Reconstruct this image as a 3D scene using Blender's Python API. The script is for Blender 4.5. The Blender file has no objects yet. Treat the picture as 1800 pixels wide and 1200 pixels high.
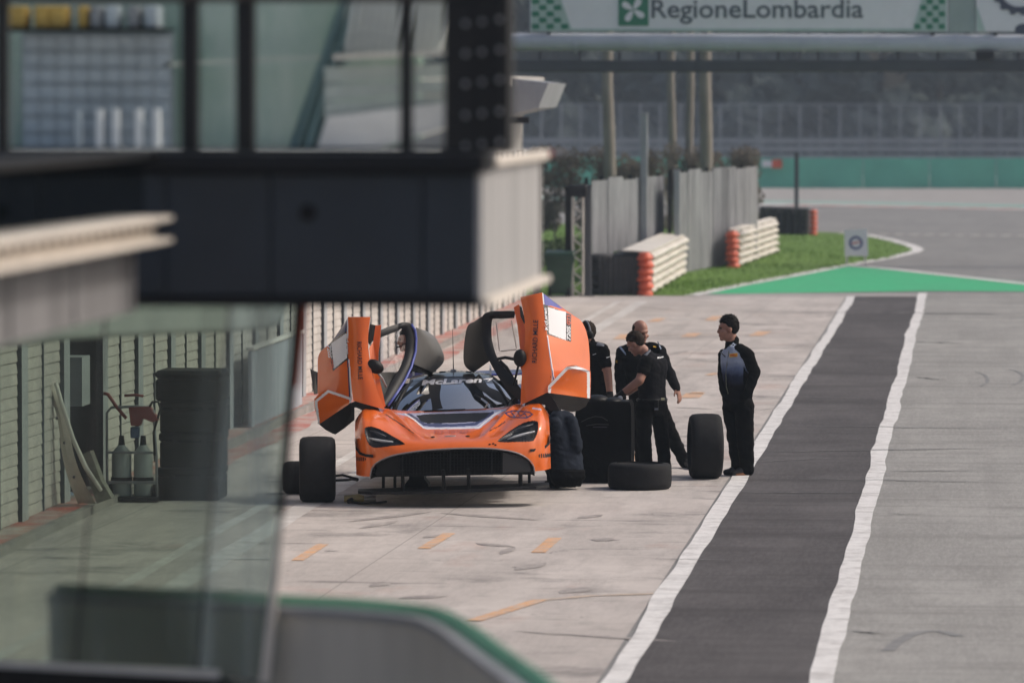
import bpy, math, random
import numpy as np
from mathutils import Vector, Matrix, noise

random.seed(7)
S = bpy.context.scene
COL = S.collection
R = math.radians

# ------------------------------------------------------------------ camera, sky, sun, exposure
F = 9450.0                      # focal length in pixels of the 1800 x 1200 photograph
CAM_H = 4.09
PITCH = math.atan(428.0 / F)
YAW = math.atan(813.0 * math.cos(PITCH) / F)
cam_data = bpy.data.cameras.new('camera')
cam_data.sensor_width = 36.0
cam_data.lens = 36.0 * F / 1800.0
cam_data.clip_start = 0.5
cam_data.clip_end = 5000
cam_data.dof.use_dof = True
cam_data.dof.focus_distance = 56.2
cam_data.dof.aperture_fstop = 2.5
camera = bpy.data.objects.new('camera', cam_data)
COL.objects.link(camera)
camera.location = (0, 0, CAM_H)
camera.rotation_euler = (R(90) - PITCH, 0, YAW)
S.camera = camera
FWD = Vector((-math.sin(YAW) * math.cos(PITCH), math.cos(YAW) * math.cos(PITCH), -math.sin(PITCH)))
RGT = Vector((math.cos(YAW), math.sin(YAW), 0))
UPV = RGT.cross(FWD)
EYE = Vector((0, 0, CAM_H))

SUN_AZ, SUN_EL = R(76), R(44)   # azimuth from +Y (down the lane) towards +X
world = bpy.data.worlds.new('World')
S.world = world
world.use_nodes = True
wn = world.node_tree
sky = wn.nodes.new('ShaderNodeTexSky')
sky.sky_type = 'NISHITA'
sky.sun_disc = False
sky.sun_elevation = SUN_EL
sky.sun_rotation = SUN_AZ
sky.air_density = 1.0
sky.dust_density = 6.0
sky.ozone_density = 1.0
bg = wn.nodes['Background']
bg.inputs['Strength'].default_value = 0.14
wn.links.new(sky.outputs[0], bg.inputs['Color'])
sun_l = bpy.data.lights.new('sun', 'SUN')
sun_l.energy = 2.1
sun_l.angle = R(8)
sun_l.color = (1.0, 0.94, 0.86)
sun_o = bpy.data.objects.new('sun', sun_l)
COL.objects.link(sun_o)
sd = Vector((math.sin(SUN_AZ) * math.cos(SUN_EL), math.cos(SUN_AZ) * math.cos(SUN_EL), math.sin(SUN_EL)))
sun_o.rotation_euler = sd.to_track_quat('Z', 'Y').to_euler()
S.view_settings.view_transform = 'Standard'
S.view_settings.look = 'None'
S.view_settings.gamma = 1
S.view_settings.exposure = -0.22
S.view_settings.use_curve_mapping = False
S.cycles.max_bounces = 10
S.cycles.transparent_max_bounces = 16
S.cycles.volume_bounces = 0
S.cycles.use_denoising = True

# ------------------------------------------------------------------ from a picture point to the place
def ray(px, py):
    return RGT * ((px - 900) / F) - UPV * ((py - 600) / F) + FWD
def P(px, py, Y):
    d = ray(px, py)
    return EYE + d * (Y / d.y)
def G(px, py, z=0.0):
    d = ray(px, py)
    return EYE + d * ((z - CAM_H) / d.z)
def proj(v):
    d = Vector(v) - EYE
    w = d.dot(FWD)
    return 900 + F * d.dot(RGT) / w, 600 - F * d.dot(UPV) / w

# ------------------------------------------------------------------ mesh collecting
class MB:
    def __init__(self):
        self.v = []; self.f = []; self.m = []
    def add(self, vs, fs, mi=0):
        o = len(self.v)
        self.v += [tuple(v) for v in vs]
        for f in fs:
            self.f.append(tuple(i + o for i in f)); self.m.append(mi)
        return self
    def box(self, a, b, mi=0, rot=None, piv=None):
        x0, y0, z0 = a; x1, y1, z1 = b
        vs = [Vector(p) for p in ((x0,y0,z0),(x1,y0,z0),(x1,y1,z0),(x0,y1,z0),(x0,y0,z1),(x1,y0,z1),(x1,y1,z1),(x0,y1,z1))]
        if rot is not None:
            piv = Vector(piv) if piv is not None else (vs[0] + vs[6]) / 2
            vs = [rot @ (v - piv) + piv for v in vs]
        return self.add(vs, [(0,3,2,1),(4,5,6,7),(0,1,5,4),(1,2,6,5),(2,3,7,6),(3,0,4,7)], mi)
    def bbox(self, a, b, r=0.01, mi=0, rot=None, piv=None):
        """box with chamfered vertical and horizontal edges"""
        c = [(a[i] + b[i]) / 2 for i in range(3)]; h = [abs(b[i] - a[i]) / 2 for i in range(3)]
        r = min(r, min(h) * 0.9)
        vs = []; 
        for sx in (-1, 1):
            for sy in (-1, 1):
                for sz in (-1, 1):
                    for k in range(3):
                        p = []
                        for i, s in enumerate((sx, sy, sz)):
                            p.append(c[i] + s * (h[i] if i == k else h[i] - r))
                        vs.append(Vector(p))
        if rot is not None:
            pv = Vector(piv) if piv is not None else Vector(c)
            vs = [rot @ (v - pv) + pv for v in vs]
        def ix(sx, sy, sz, k): return ((sx > 0) * 4 + (sy > 0) * 2 + (sz > 0)) * 3 + k
        fs = []
        q = ((-1,-1),(1,-1),(1,1),(-1,1))
        for s in (-1, 1):
            f = [ix(s, a_, b_, 0) for a_, b_ in q]; fs.append(f if s > 0 else f[::-1])
            f = [ix(a_, s, b_, 1) for a_, b_ in q]; fs.append(f[::-1] if s > 0 else f)
            f = [ix(a_, b_, s, 2) for a_, b_ in q]; fs.append(f if s > 0 else f[::-1])
        for s in (-1, 1):
            for t in (-1, 1):
                fs.append([ix(-1,s,t,1), ix(1,s,t,1), ix(1,s,t,2), ix(-1,s,t,2)])
                fs.append([ix(s,-1,t,0), ix(s,1,t,0), ix(s,1,t,2), ix(s,-1,t,2)])
                fs.append([ix(s,t,-1,0), ix(s,t,1,0), ix(s,t,1,1), ix(s,t,-1,1)])
        for sx in (-1, 1):
            for sy in (-1, 1):
                for sz in (-1, 1):
                    fs.append([ix(sx,sy,sz,0), ix(sx,sy,sz,1), ix(sx,sy,sz,2)])
        return self.add(vs, fs, mi)
    def loft(self, rings, mi=0, closed=True, caps=True):
        n = len(rings[0]); vs = [p for r_ in rings for p in r_]; fs = []
        for i in range(len(rings) - 1):
            for j in range(n if closed else n - 1):
                k = (j + 1) % n
                fs.append((i*n+j, i*n+k, (i+1)*n+k, (i+1)*n+j))
        if caps and closed:
            fs.append(tuple(range(n))[::-1]); fs.append(tuple((len(rings)-1)*n + j for j in range(n)))
        return self.add(vs, fs, mi)
    def tube(self, pts, rad, n=10, mi=0, caps=True):
        pts = [Vector(p) for p in pts]
        if not hasattr(rad, '__len__'): rad = [rad] * len(pts)
        rings = []; ref = None
        for i, p in enumerate(pts):
            t = (pts[min(i+1, len(pts)-1)] - pts[max(i-1, 0)]).normalized()
            if ref is None:
                ref = Vector((0,0,1)) if abs(t.z) < 0.9 else Vector((1,0,0))
            a = t.cross(ref).normalized(); b = t.cross(a).normalized(); ref = -b if b.length else ref
            ref = a.cross(t).normalized()
            rings.append([p + a * math.cos(2*math.pi*k/n) * rad[i] + b * math.sin(2*math.pi*k/n) * rad[i] for k in range(n)])
        return self.loft(rings, mi, True, caps)
    def ellipsoid(self, c, ax, n=16, m=10, mi=0):
        c = Vector(c); ax = [Vector(a) for a in ax]
        vs = [c + ax[2]]; fs = []
        for i in range(1, m):
            th = math.pi * i / m
            for j in range(n):
                ph = 2 * math.pi * j / n
                vs.append(c + ax[0]*math.sin(th)*math.cos(ph) + ax[1]*math.sin(th)*math.sin(ph) + ax[2]*math.cos(th))
        vs.append(c - ax[2]); L = len(vs) - 1
        for j in range(n):
            k = (j + 1) % n
            fs.append((0, 1 + j, 1 + k)); fs.append((L, L - n + k, L - n + j))
            for i in range(m - 2):
                fs.append((1+i*n+j, 1+(i+1)*n+j, 1+(i+1)*n+k, 1+i*n+k))
        return self.add(vs, fs, mi)
    def prism(self, pts, vec, mi=0, mi_side=None):
        """closed polygon (3D points) swept along vec"""
        vec = Vector(vec); n = len(pts); pts = [Vector(p) for p in pts]
        vs = pts + [p + vec for p in pts]
        self.add(vs, [tuple(range(n)), tuple(range(2*n-1, n-1, -1))], mi)
        return self.add(vs, [(i, i + n, (i+1) % n + n, (i+1) % n) for i in range(n)], mi if mi_side is None else mi_side)
    def poly(self, pts, mi=0):
        return self.add(pts, [tuple(range(len(pts)))], mi)
    def lathe(self, prof, n=32, axis='Z', c=(0,0,0), mi=0, closed=True):
        """prof: list of (radius, height)"""
        rings = []
        for r_, h in prof:
            ring = []
            for k in range(n):
                a = 2*math.pi*k/n
                if axis == 'Z': p = (r_*math.cos(a), r_*math.sin(a), h)
                elif axis == 'X': p = (h, r_*math.cos(a), r_*math.sin(a))
                else: p = (r_*math.cos(a), h, r_*math.sin(a))
                ring.append(Vector(p) + Vector(c))
            rings.append(ring)
        if closed: rings.append(rings[0])
        return self.loft(rings, mi, True, False)

def mesh_of(name, mb, mats, smooth=None, origin=(0,0,0)):
    me = bpy.data.meshes.new(name)
    o = Vector(origin)
    me.from_pydata([tuple(Vector(v) - o) for v in mb.v], [], mb.f)
    if not isinstance(mats, (list, tuple)): mats = [mats]
    for m in mats: me.materials.append(m)
    if len(mats) > 1: me.polygons.foreach_set('material_index', mb.m)
    me.update()
    import bmesh
    bm = bmesh.new(); bm.from_mesh(me)
    bmesh.ops.recalc_face_normals(bm, faces=bm.faces)
    bm.to_mesh(me); bm.free()
    if smooth:
        me.polygons.foreach_set('use_smooth', [True] * len(me.polygons))
        if smooth is not True:
            try: me.set_sharp_from_angle(angle=R(smooth))
            except Exception: pass
    return me

class Thing:
    """an Empty at the base of a thing; parts are meshes parented to it"""
    def __init__(self, name, label, cat, loc, group=None, rz=0, kind=None):
        self.o = bpy.data.objects.new(name, None); COL.objects.link(self.o)
        self.loc = Vector(loc); self.o.location = self.loc; self.o.rotation_euler = (0, 0, rz)
        if label: self.o['label'] = label
        if cat: self.o['category'] = cat
        if group: self.o['group'] = group
        if kind: self.o['kind'] = kind
        self.o.empty_display_size = 0.1
    def part(self, name, mb, mats, smooth=None, sub=None, local=False, label=None):
        me = mesh_of(name, mb, mats, smooth, (0,0,0) if local else self.loc)
        return self.link(name, me, sub, label)
    def link(self, name, me, sub=None, label=None, loc=None, rot=None):
        o = bpy.data.objects.new(name, me); COL.objects.link(o)
        o.parent = sub if sub is not None else self.o
        if label: o['label'] = label
        if loc is not None: o.location = loc
        if rot is not None: o.rotation_euler = rot
        return o

def solo(name, mb, mats, label=None, cat=None, group=None, kind=None, smooth=None, origin=(0,0,0)):
    me = mesh_of(name, mb, mats, smooth, origin)
    o = bpy.data.objects.new(name, me); COL.objects.link(o); o.location = origin
    if label: o['label'] = label
    if cat: o['category'] = cat
    if group: o['group'] = group
    if kind: o['kind'] = kind
    return o

def text_mb(txt, origin, ex, ez, height, shear=0.0, bold=0.0, width=None, depth=0.004, spacing=1.0, warp=None):
    """flat lettering as a mesh, running along ex with its up direction along ez"""
    cu = bpy.data.curves.new('lettering', 'FONT')
    cu.body = txt; cu.size = 1.0; cu.shear = shear; cu.offset = bold; cu.align_x = 'CENTER'; cu.align_y = 'CENTER'
    cu.space_character = spacing; cu.resolution_u = 3
    ob = bpy.data.objects.new('lettering', cu); COL.objects.link(ob)
    dg = bpy.context.evaluated_depsgraph_get(); dg.update()
    me = bpy.data.meshes.new_from_object(ob.evaluated_get(dg))
    co = np.array([v.co[:] for v in me.vertices]); fs = [tuple(p.vertices) for p in me.polygons]
    bpy.data.objects.remove(ob); bpy.data.curves.remove(cu); bpy.data.meshes.remove(me)
    ex = Vector(ex).normalized(); ez = Vector(ez).normalized(); o = Vector(origin)
    w = co[:,0].max() - co[:,0].min(); h = co[:,1].max() - co[:,1].min()
    cx = (co[:,0].max() + co[:,0].min()) / 2; cy = (co[:,1].max() + co[:,1].min()) / 2
    sy = height / h; sx = sy if width is None else width / w
    mb = MB()
    vs = []
    for c in co:
        a, b = (c[0] - cx) * sx, (c[1] - cy) * sy
        vs.append(warp(a, b) if warp else o + ex * a + ez * b)
    mb.add(vs, fs)
    return mb

# ------------------------------------------------------------------ materials
def mat(name, col, rough=0.6, metal=0.0, var=0.0, scale=3.0, bump=0.0, bscale=40.0, coat=0.0, col2=None, spec=None, aniso=None, detail=6.0, world=False, emit=None):
    m = bpy.data.materials.new(name); m.use_nodes = True
    nt = m.node_tree; b = nt.nodes['Principled BSDF']
    b.inputs['Base Color'].default_value = (*col, 1)
    b.inputs['Roughness'].default_value = rough
    b.inputs['Metallic'].default_value = metal
    b.inputs['Coat Weight'].default_value = coat
    b.inputs['Coat Roughness'].default_value = 0.06
    if spec is not None: b.inputs['Specular IOR Level'].default_value = spec
    if var or bump:
        if world:
            g = nt.nodes.new('ShaderNodeNewGeometry'); src = g.outputs['Position']
        else:
            tc = nt.nodes.new('ShaderNodeTexCoord'); src = tc.outputs['Object']
        mp = nt.nodes.new('ShaderNodeMapping')
        if aniso: mp.inputs['Scale'].default_value = aniso
        nt.links.new(src, mp.inputs['Vector'])
    if var:
        n = nt.nodes.new('ShaderNodeTexNoise'); n.inputs['Scale'].default_value = scale; n.inputs['Detail'].default_value = detail
        n.inputs['Roughness'].default_value = 0.65
        nt.links.new(mp.outputs[0], n.inputs['Vector'])
        r_ = nt.nodes.new('ShaderNodeMapRange'); r_.inputs['From Min'].default_value = 0.3; r_.inputs['From Max'].default_value = 0.7
        nt.links.new(n.outputs['Fac'], r_.inputs['Value'])
        mx = nt.nodes.new('ShaderNodeMix'); mx.data_type = 'RGBA'
        c2 = col2 if col2 else tuple(max(0, c * (1 - var)) for c in col)
        c1 = col if col2 else tuple(min(1, c * (1 + var * 0.6)) for c in col)
        mx.inputs['A'].default_value = (*c2, 1); mx.inputs['B'].default_value = (*c1, 1)
        nt.links.new(r_.outputs[0], mx.inputs['Factor'])
        nt.links.new(mx.outputs['Result'], b.inputs['Base Color'])
    if bump:
        n2 = nt.nodes.new('ShaderNodeTexNoise'); n2.inputs['Scale'].default_value = bscale; n2.inputs['Detail'].default_value = 4
        nt.links.new(mp.outputs[0], n2.inputs['Vector'])
        bp = nt.nodes.new('ShaderNodeBump'); bp.inputs['Strength'].default_value = bump; bp.inputs['Distance'].default_value = 0.02
        nt.links.new(n2.outputs['Fac'], bp.inputs['Height']); nt.links.new(bp.outputs[0], b.inputs['Normal'])
    return m

def glass_mat(name, tint=(0.8, 0.9, 0.86), refl=1.0, rough=0.0, base=0.03, refl_streaks=0.0):
    """clear sheet: tinted see-through with a fresnel reflection"""
    m = bpy.data.materials.new(name); m.use_nodes = True
    nt = m.node_tree; nt.nodes.remove(nt.nodes['Principled BSDF'])
    out = nt.nodes['Material Output']
    t = nt.nodes.new('ShaderNodeBsdfTransparent'); t.inputs['Color'].default_value = (*tint, 1)
    g = nt.nodes.new('ShaderNodeBsdfGlossy'); g.inputs['Roughness'].default_value = rough
    fr = nt.nodes.new('ShaderNodeLayerWeight'); fr.inputs['Blend'].default_value = 0.5
    pw = nt.nodes.new('ShaderNodeMath'); pw.operation = 'POWER'; pw.inputs[1].default_value = 4.0
    nt.links.new(fr.outputs['Facing'], pw.inputs[0])
    mu = nt.nodes.new('ShaderNodeMath'); mu.operation = 'MULTIPLY_ADD'; mu.inputs[1].default_value = refl; mu.inputs[2].default_value = base
    mu.use_clamp = True
    nt.links.new(pw.outputs[0], mu.inputs[0])
    mx = nt.nodes.new('ShaderNodeMixShader')
    nt.links.new(mu.outputs[0], mx.inputs[0]); nt.links.new(t.outputs[0], mx.inputs[1]); nt.links.new(g.outputs[0], mx.inputs[2])
    fin = mx.outputs[0]
    if refl_streaks:  # pale diffuse streaks imitate reflections on the glass
        df = nt.nodes.new('ShaderNodeBsdfDiffuse'); df.inputs['Color'].default_value = (.62, .70, .68, 1)
        tc = nt.nodes.new('ShaderNodeTexCoord'); mp = nt.nodes.new('ShaderNodeMapping'); mp.inputs['Scale'].default_value = (7, 7, .5)
        nz = nt.nodes.new('ShaderNodeTexNoise'); nz.inputs['Scale'].default_value = 1.0; nz.inputs['Detail'].default_value = 4
        nt.links.new(tc.outputs['Object'], mp.inputs[0]); nt.links.new(mp.outputs[0], nz.inputs['Vector'])
        mr = nt.nodes.new('ShaderNodeMapRange'); mr.inputs['From Min'].default_value = .48; mr.inputs['From Max'].default_value = .66; mr.inputs['To Min'].default_value = refl_streaks * .15; mr.inputs['To Max'].default_value = refl_streaks * 2.4
        nt.links.new(nz.outputs['Fac'], mr.inputs['Value'])
        m2 = nt.nodes.new('ShaderNodeMixShader'); nt.links.new(mr.outputs[0], m2.inputs[0]); nt.links.new(fin, m2.inputs[1]); nt.links.new(df.outputs[0], m2.inputs[2]); fin = m2.outputs[0]
    nt.links.new(fin, out.inputs['Surface'])
    return m

class NT:
    """small helper for longer node graphs"""
    def __init__(self, name):
        self.m = bpy.data.materials.new(name); self.m.use_nodes = True
        self.t = self.m.node_tree; self.b = self.t.nodes['Principled BSDF']
    def n(self, typ, **kw):
        nd = self.t.nodes.new('ShaderNode' + typ)
        for k, v in kw.items():
            if k in nd.inputs.keys(): nd.inputs[k].default_value = v
            else: setattr(nd, k, v)
        return nd
    def l(self, a, b): self.t.links.new(a, b)
    def pos(self, scale=(1,1,1)):
        g = self.n('NewGeometry'); mp = self.n('Mapping'); mp.inputs['Scale'].default_value = scale
        self.l(g.outputs['Position'], mp.inputs['Vector']); return mp.outputs[0]
    def noise(self, vec, scale, detail=6, rough=0.6, lo=0.35, hi=0.65):
        n = self.n('TexNoise'); n.inputs['Scale'].default_value = scale; n.inputs['Detail'].default_value = detail; n.inputs['Roughness'].default_value = rough
        self.l(vec, n.inputs['Vector'])
        r_ = self.n('MapRange'); r_.inputs['From Min'].default_value = lo; r_.inputs['From Max'].default_value = hi
        self.l(n.outputs['Fac'], r_.inputs['Value']); return r_.outputs[0]
    def mix(self, fac, a, b):
        mx = self.n('Mix'); mx.data_type = 'RGBA'
        if isinstance(fac, (int, float)): mx.inputs['Factor'].default_value = fac
        else: self.l(fac, mx.inputs['Factor'])
        for k, c in (('A', a), ('B', b)):
            if isinstance(c, tuple): mx.inputs[k].default_value = (*c, 1)
            else: self.l(c, mx.inputs[k])
        return mx.outputs['Result']
    def mul(self, a, k):
        mm = self.n('Math'); mm.operation = 'MULTIPLY'; self.l(a, mm.inputs[0])
        if isinstance(k, (int, float)): mm.inputs[1].default_value = k
        else: self.l(k, mm.inputs[1])
        return mm.outputs[0]
    def bump(self, h, st=0.3, dist=0.02):
        bp = self.n('Bump'); bp.inputs['Strength'].default_value = st; bp.inputs['Distance'].default_value = dist
        self.l(h, bp.inputs['Height']); self.l(bp.outputs[0], self.b.inputs['Normal'])

M = {}
M['orange'] = mat('orange_paint', (0.76, 0.132, 0.002), 0.40, coat=1.0, spec=0.3, var=0.10, scale=2.0, bump=0.015, bscale=6.0)
M['orange_dark'] = mat('orange_inner', (0.42, 0.075, 0.008), 0.5, var=0.15)
M['white_decal'] = mat('white_decal', (0.78, 0.78, 0.80), 0.35, coat=0.5, var=0.05)
M['lavender'] = mat('lavender_decal', (0.46, 0.46, 0.62), 0.35, coat=0.6, var=0.1)
M['blue'] = mat('blue_decal', (0.06, 0.07, 0.36), 0.35, coat=0.6, var=0.15)
M['navy'] = mat('navy_decal', (0.022, 0.022, 0.10), 0.35, coat=0.6, var=0.2)
M['black_gloss'] = mat('black_gloss', (0.012, 0.012, 0.014), 0.25, coat=0.6)
M['black_satin'] = mat('black_satin', (0.006, 0.006, 0.007), 0.5, var=0.3, bump=0.05, spec=0.2)
M['carbon'] = mat('carbon_matt', (0.010, 0.010, 0.012), 0.5, var=0.3, scale=30, spec=0.25)
M['grey_roof'] = mat('grey_roof_panel', (0.13, 0.125, 0.118), 0.45, var=0.12, scale=6, bump=0.02, coat=0.2)
M['rubber'] = mat('tyre_rubber', (0.014, 0.014, 0.0155), 0.8, var=0.35, scale=9, bump=0.12, bscale=60, spec=0.22)
M['rubber_old'] = mat('tyre_rubber_dusty', (0.045, 0.045, 0.048), 0.85, var=0.4, scale=5, bump=0.12, bscale=40)
M['rim'] = mat('wheel_rim_dark', (0.03, 0.03, 0.033), 0.35, 0.8)
M['steel'] = mat('bare_steel', (0.5, 0.5, 0.5), 0.35, 0.9, var=0.2)
M['dark_steel'] = mat('dark_painted_steel', (0.012, 0.013, 0.016), 0.5, var=0.25, scale=4, bump=0.05, spec=0.25)
M['panel_blue'] = mat('dark_blue_grey_cladding', (0.025, 0.034, 0.048), 0.42, var=0.22, scale=2.2, bump=0.03, bscale=8)
M['white_paint'] = mat('weathered_white_paint', (0.66, 0.63, 0.59), 0.55, var=0.18, scale=5, bump=0.05, aniso=(1, 1, 0.35))
M['white_clean'] = mat('white_board', (0.78, 0.78, 0.80), 0.5, var=0.05)
M['zinc'] = mat('galvanised_sheet', (0.34, 0.35, 0.375), 0.55, 0.2, var=0.28, scale=1.3, bump=0.05, aniso=(1, 1, 0.25))
M['glass'] = glass_mat('green_tinted_glass', (0.56, 0.63, 0.585), 0.9, base=0.05, refl_streaks=0.05)
M['glass_refl_streaks'] = glass_mat('green_glass_refl_streaks', (0.66, 0.735, 0.72), 0.9, base=0.08, refl_streaks=0.15)  # paler pane, reflections put in as streaks
M['glass_dark'] = glass_mat('dark_tinted_glass', (0.50, 0.57, 0.56), 0.8, base=0.03)
M['glass_clear'] = glass_mat('clear_glass', (0.93, 0.96, 0.945), 0.8, base=0.04)
M['polycarb'] = glass_mat('polycarbonate_window', (0.95, 0.95, 0.96), 0.7, base=0.05)
M['windscreen'] = glass_mat('windscreen_glass', (0.45, 0.47, 0.52), 1.6, base=0.62)
M['green_paint'] = mat('green_painted_cap', (0.09, 0.27, 0.18), 0.55, var=0.2, scale=4, bump=0.04)
M['skin'] = mat('skin', (0.34, 0.165, 0.115), 0.55, var=0.15, scale=14)
M['lips'] = mat('lips', (0.28, 0.11, 0.09), 0.5)
M['hair'] = mat('dark_brown_hair', (0.007, 0.005, 0.004), 0.7, var=0.5, scale=40, bump=0.35, bscale=60, spec=0.12)
M['hair2'] = mat('short_brown_hair', (0.028, 0.017, 0.011), 0.7, var=0.5, scale=40, bump=0.35, bscale=60, spec=0.12)
M['black_cloth'] = mat('black_cloth', (0.0035, 0.0035, 0.0042), 0.9, var=0.3, scale=8, bump=0.5, bscale=13, spec=0.08)
M['black_cloth2'] = mat('charcoal_cloth', (0.009, 0.009, 0.0115), 0.9, var=0.3, scale=8, bump=0.5, bscale=13, spec=0.1)
M['navy_cloth'] = mat('dark_navy_cloth', (0.019, 0.024, 0.036), 0.88, var=0.3, scale=7, bump=0.6, bscale=11, spec=0.1)
M['grey_cloth'] = mat('grey_cloth_inset', (0.17, 0.18, 0.21), 0.85, var=0.15, bump=0.2, bscale=14)
M['ltblue_cloth'] = mat('pale_blue_cloth_inset', (0.30, 0.36, 0.48), 0.8, var=0.1)
M['shoe'] = mat('dark_shoe', (0.02, 0.017, 0.016), 0.6)
M['sole'] = mat('tan_shoe_sole', (0.42, 0.17, 0.07), 0.7)
M['yellow'] = mat('yellow_badge', (0.80, 0.45, 0.02), 0.5)
M['red'] = mat('red_print', (0.6, 0.03, 0.02), 0.5)
M['red_orange'] = mat('red_orange_reflection', (0.66, 0.11, 0.045), 0.45, var=0.2, scale=4, bump=0.05)
HAZE = 0.0005
# ------------------------------------------------------------------ ground materials
def asphalt_mat(name, c1, c2, streak=0.25, blotch=0.5):
    k = NT(name)
    v = k.pos()
    a = k.noise(k.pos((1, .35, 1)), 0.5, 8, 0.7, 0.40, 0.60)
    bl = k.noise(k.pos((1, .22, 1)), 1.7, 8, 0.75, 0.44, 0.60)
    grain = k.noise(k.pos((1, .10, 1)), 26, 4, 0.8, 0.40, 0.64)
    fine = k.noise(v, 45, 4, 0.7, 0.25, 0.75)
    st = k.noise(k.pos((0.16, 1.1, 1)), 0.9, 7, 0.7, 0.50, 0.64)
    st2 = k.noise(k.pos((0.10, .6, 1)), 2.3, 6, 0.7, 0.54, 0.64)
    sk = k.noise(k.pos((1.6, .05, 1)), 1.0, 6, 0.65, 0.50, 0.64)
    c = k.mix(a, c2, c1)
    c = k.mix(k.mul(bl, blotch), c, tuple(x * 0.72 for x in c1))
    c = k.mix(k.mul(grain, 0.35), c, tuple(min(1, x * 1.35) for x in c1))
    c = k.mix(k.mul(fine, 0.25), c, tuple(x * 0.6 for x in c1))
    c = k.mix(k.mul(st, streak), c, tuple(x * 0.40 for x in c1))
    c = k.mix(k.mul(st2, streak * .8), c, tuple(x * 0.45 for x in c1))
    c = k.mix(k.mul(sk, streak * .6), c, tuple(x * 0.55 for x in c1))
    k.l(c, k.b.inputs['Base Color']); k.b.inputs['Roughness'].default_value = 0.9; k.b.inputs['Specular IOR Level'].default_value = 0.12
    k.bump(fine, 0.25, 0.01)
    return k.m
def concrete_mat(name, c1, c2):
    k = NT(name)
    v = k.pos()
    a = k.noise(k.pos((1, .4, 1)), 0.45, 8, 0.7, 0.40, 0.60)
    b_ = k.noise(k.pos((1, .20, 1)), 2.0, 8, 0.75, 0.45, 0.60)
    grain = k.noise(k.pos((1, .10, 1)), 22, 4, 0.8, 0.42, 0.64)
    fine = k.noise(v, 40, 4, 0.7, 0.25, 0.75)
    c = k.mix(a, c2, c1)
    c = k.mix(k.mul(b_, 0.55), c, (0.33, 0.30, 0.285))
    c = k.mix(k.mul(grain, 0.25), c, (0.58, 0.53, 0.50))
    # dark skids and dirty drags
    d1 = k.noise(k.pos((0.34, 0.55, 1)), 1.3, 8, 0.75, 0.545, 0.68)
    c = k.mix(k.mul(d1, 0.85), c, (0.10, 0.094, 0.092))
    d2 = k.noise(k.pos((0.9, 0.10, 1)), 1.1, 7, 0.72, 0.545, 0.70)
    c = k.mix(k.mul(d2, 0.55), c, (0.17, 0.155, 0.15))
    d4 = k.noise(k.pos((0.20, 0.9, 1)), 2.6, 7, 0.7, 0.585, 0.68)
    c = k.mix(k.mul(d4, 0.75), c, (0.08, 0.074, 0.072))
    d3 = k.noise(k.pos((1, 0.4, 1)), 3.4, 5, 0.6, 0.67, 0.75)
    c = k.mix(k.mul(d3, 0.85), c, (0.05, 0.045, 0.045))
    rd = k.noise(k.pos((1, .5, 1)), 0.8, 6, 0.65, 0.585, 0.70)
    c = k.mix(k.mul(rd, 0.32), c, (0.36, 0.17, 0.12))
    pl = k.noise(k.pos((.6, .3, 1)), 1.9, 6, 0.65, 0.57, 0.70)
    c = k.mix(k.mul(pl, 0.45), c, (0.62, 0.58, 0.55))
    c = k.mix(k.mul(fine, 0.16), c, (0.22, 0.2, 0.19))
    # slab joints
    bt = k.n('TexBrick'); bt.offset = 0.0
    bt.inputs['Scale'].default_value = 1.0; bt.inputs['Mortar Size'].default_value = 0.008; bt.inputs['Mortar Smooth'].default_value = 0.3
    bt.inputs['Brick Width'].default_value = 3.1; bt.inputs['Row Height'].default_value = 5.2; bt.inputs['Bias'].default_value = -1
    mp = k.n('Mapping'); mp.inputs['Rotation'].default_value = (0, 0, 0.02); k.l(v, mp.inputs['Vector']); k.l(mp.outputs[0], bt.inputs['Vector'])
    c = k.mix(k.mul(bt.outputs['Fac'], 0.55), c, (0.12, 0.11, 0.10))
    k.l(c, k.b.inputs['Base Color']); k.b.inputs['Roughness'].default_value = 0.8
    k.bump(fine, 0.15, 0.01)
    return k.m
def worn_paint(name, col, under, lo=0.35, hi=0.5, amt=0.6, sc=1.6):
    k = NT(name)
    v = k.pos((1, 1, 1))
    w = k.noise(v, sc, 8, 0.75, lo, hi)
    s_ = k.noise(k.pos((0.35, 2.0, 1)), 1.5, 6, 0.7, 0.5, 0.72)
    c = k.mix(k.mul(w, 1.0), under, col) if amt >= 1 else k.mix(amt, col, k.mix(w, under, col))
    c = k.mix(k.mul(s_, 0.45), c, tuple(x * 0.45 for x in col))
    g_ = k.noise(k.pos((1, .12, 1)), 9, 6, 0.8, 0.45, 0.75); c = k.mix(k.mul(g_, 0.4), c, tuple(x * 0.6 for x in col))
    k.l(c, k.b.inputs['Base Color']); k.b.inputs['Roughness'].default_value = 0.7
    return k.m
def grass_mat():
    k = NT('grass_sward'); v = k.pos()
    a = k.noise(v, 0.5, 8, 0.7, 0.3, 0.7); b_ = k.noise(v, 14, 6, 0.7, 0.3, 0.7)
    c = k.mix(a, (0.085, 0.175, 0.016), (0.135, 0.26, 0.028)); c = k.mix(k.mul(b_, 0.4), c, (0.09, 0.13, 0.035))
    k.l(c, k.b.inputs['Base Color']); k.b.inputs['Roughness'].default_value = 0.9; k.bump(b_, 0.3, 0.03)
    return k.m
M['asphalt'] = asphalt_mat('track_asphalt', (0.265, 0.262, 0.26), (0.225, 0.222, 0.222), 0.22)
M['asphalt_lane'] = asphalt_mat('pit_asphalt', (0.345, 0.338, 0.325), (0.262, 0.257, 0.249), 0.38, 0.6)
M['asphalt_dark'] = asphalt_mat('dark_strip', (0.118, 0.111, 0.114), (0.066, 0.062, 0.065), 0.45, 0.6)
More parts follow.
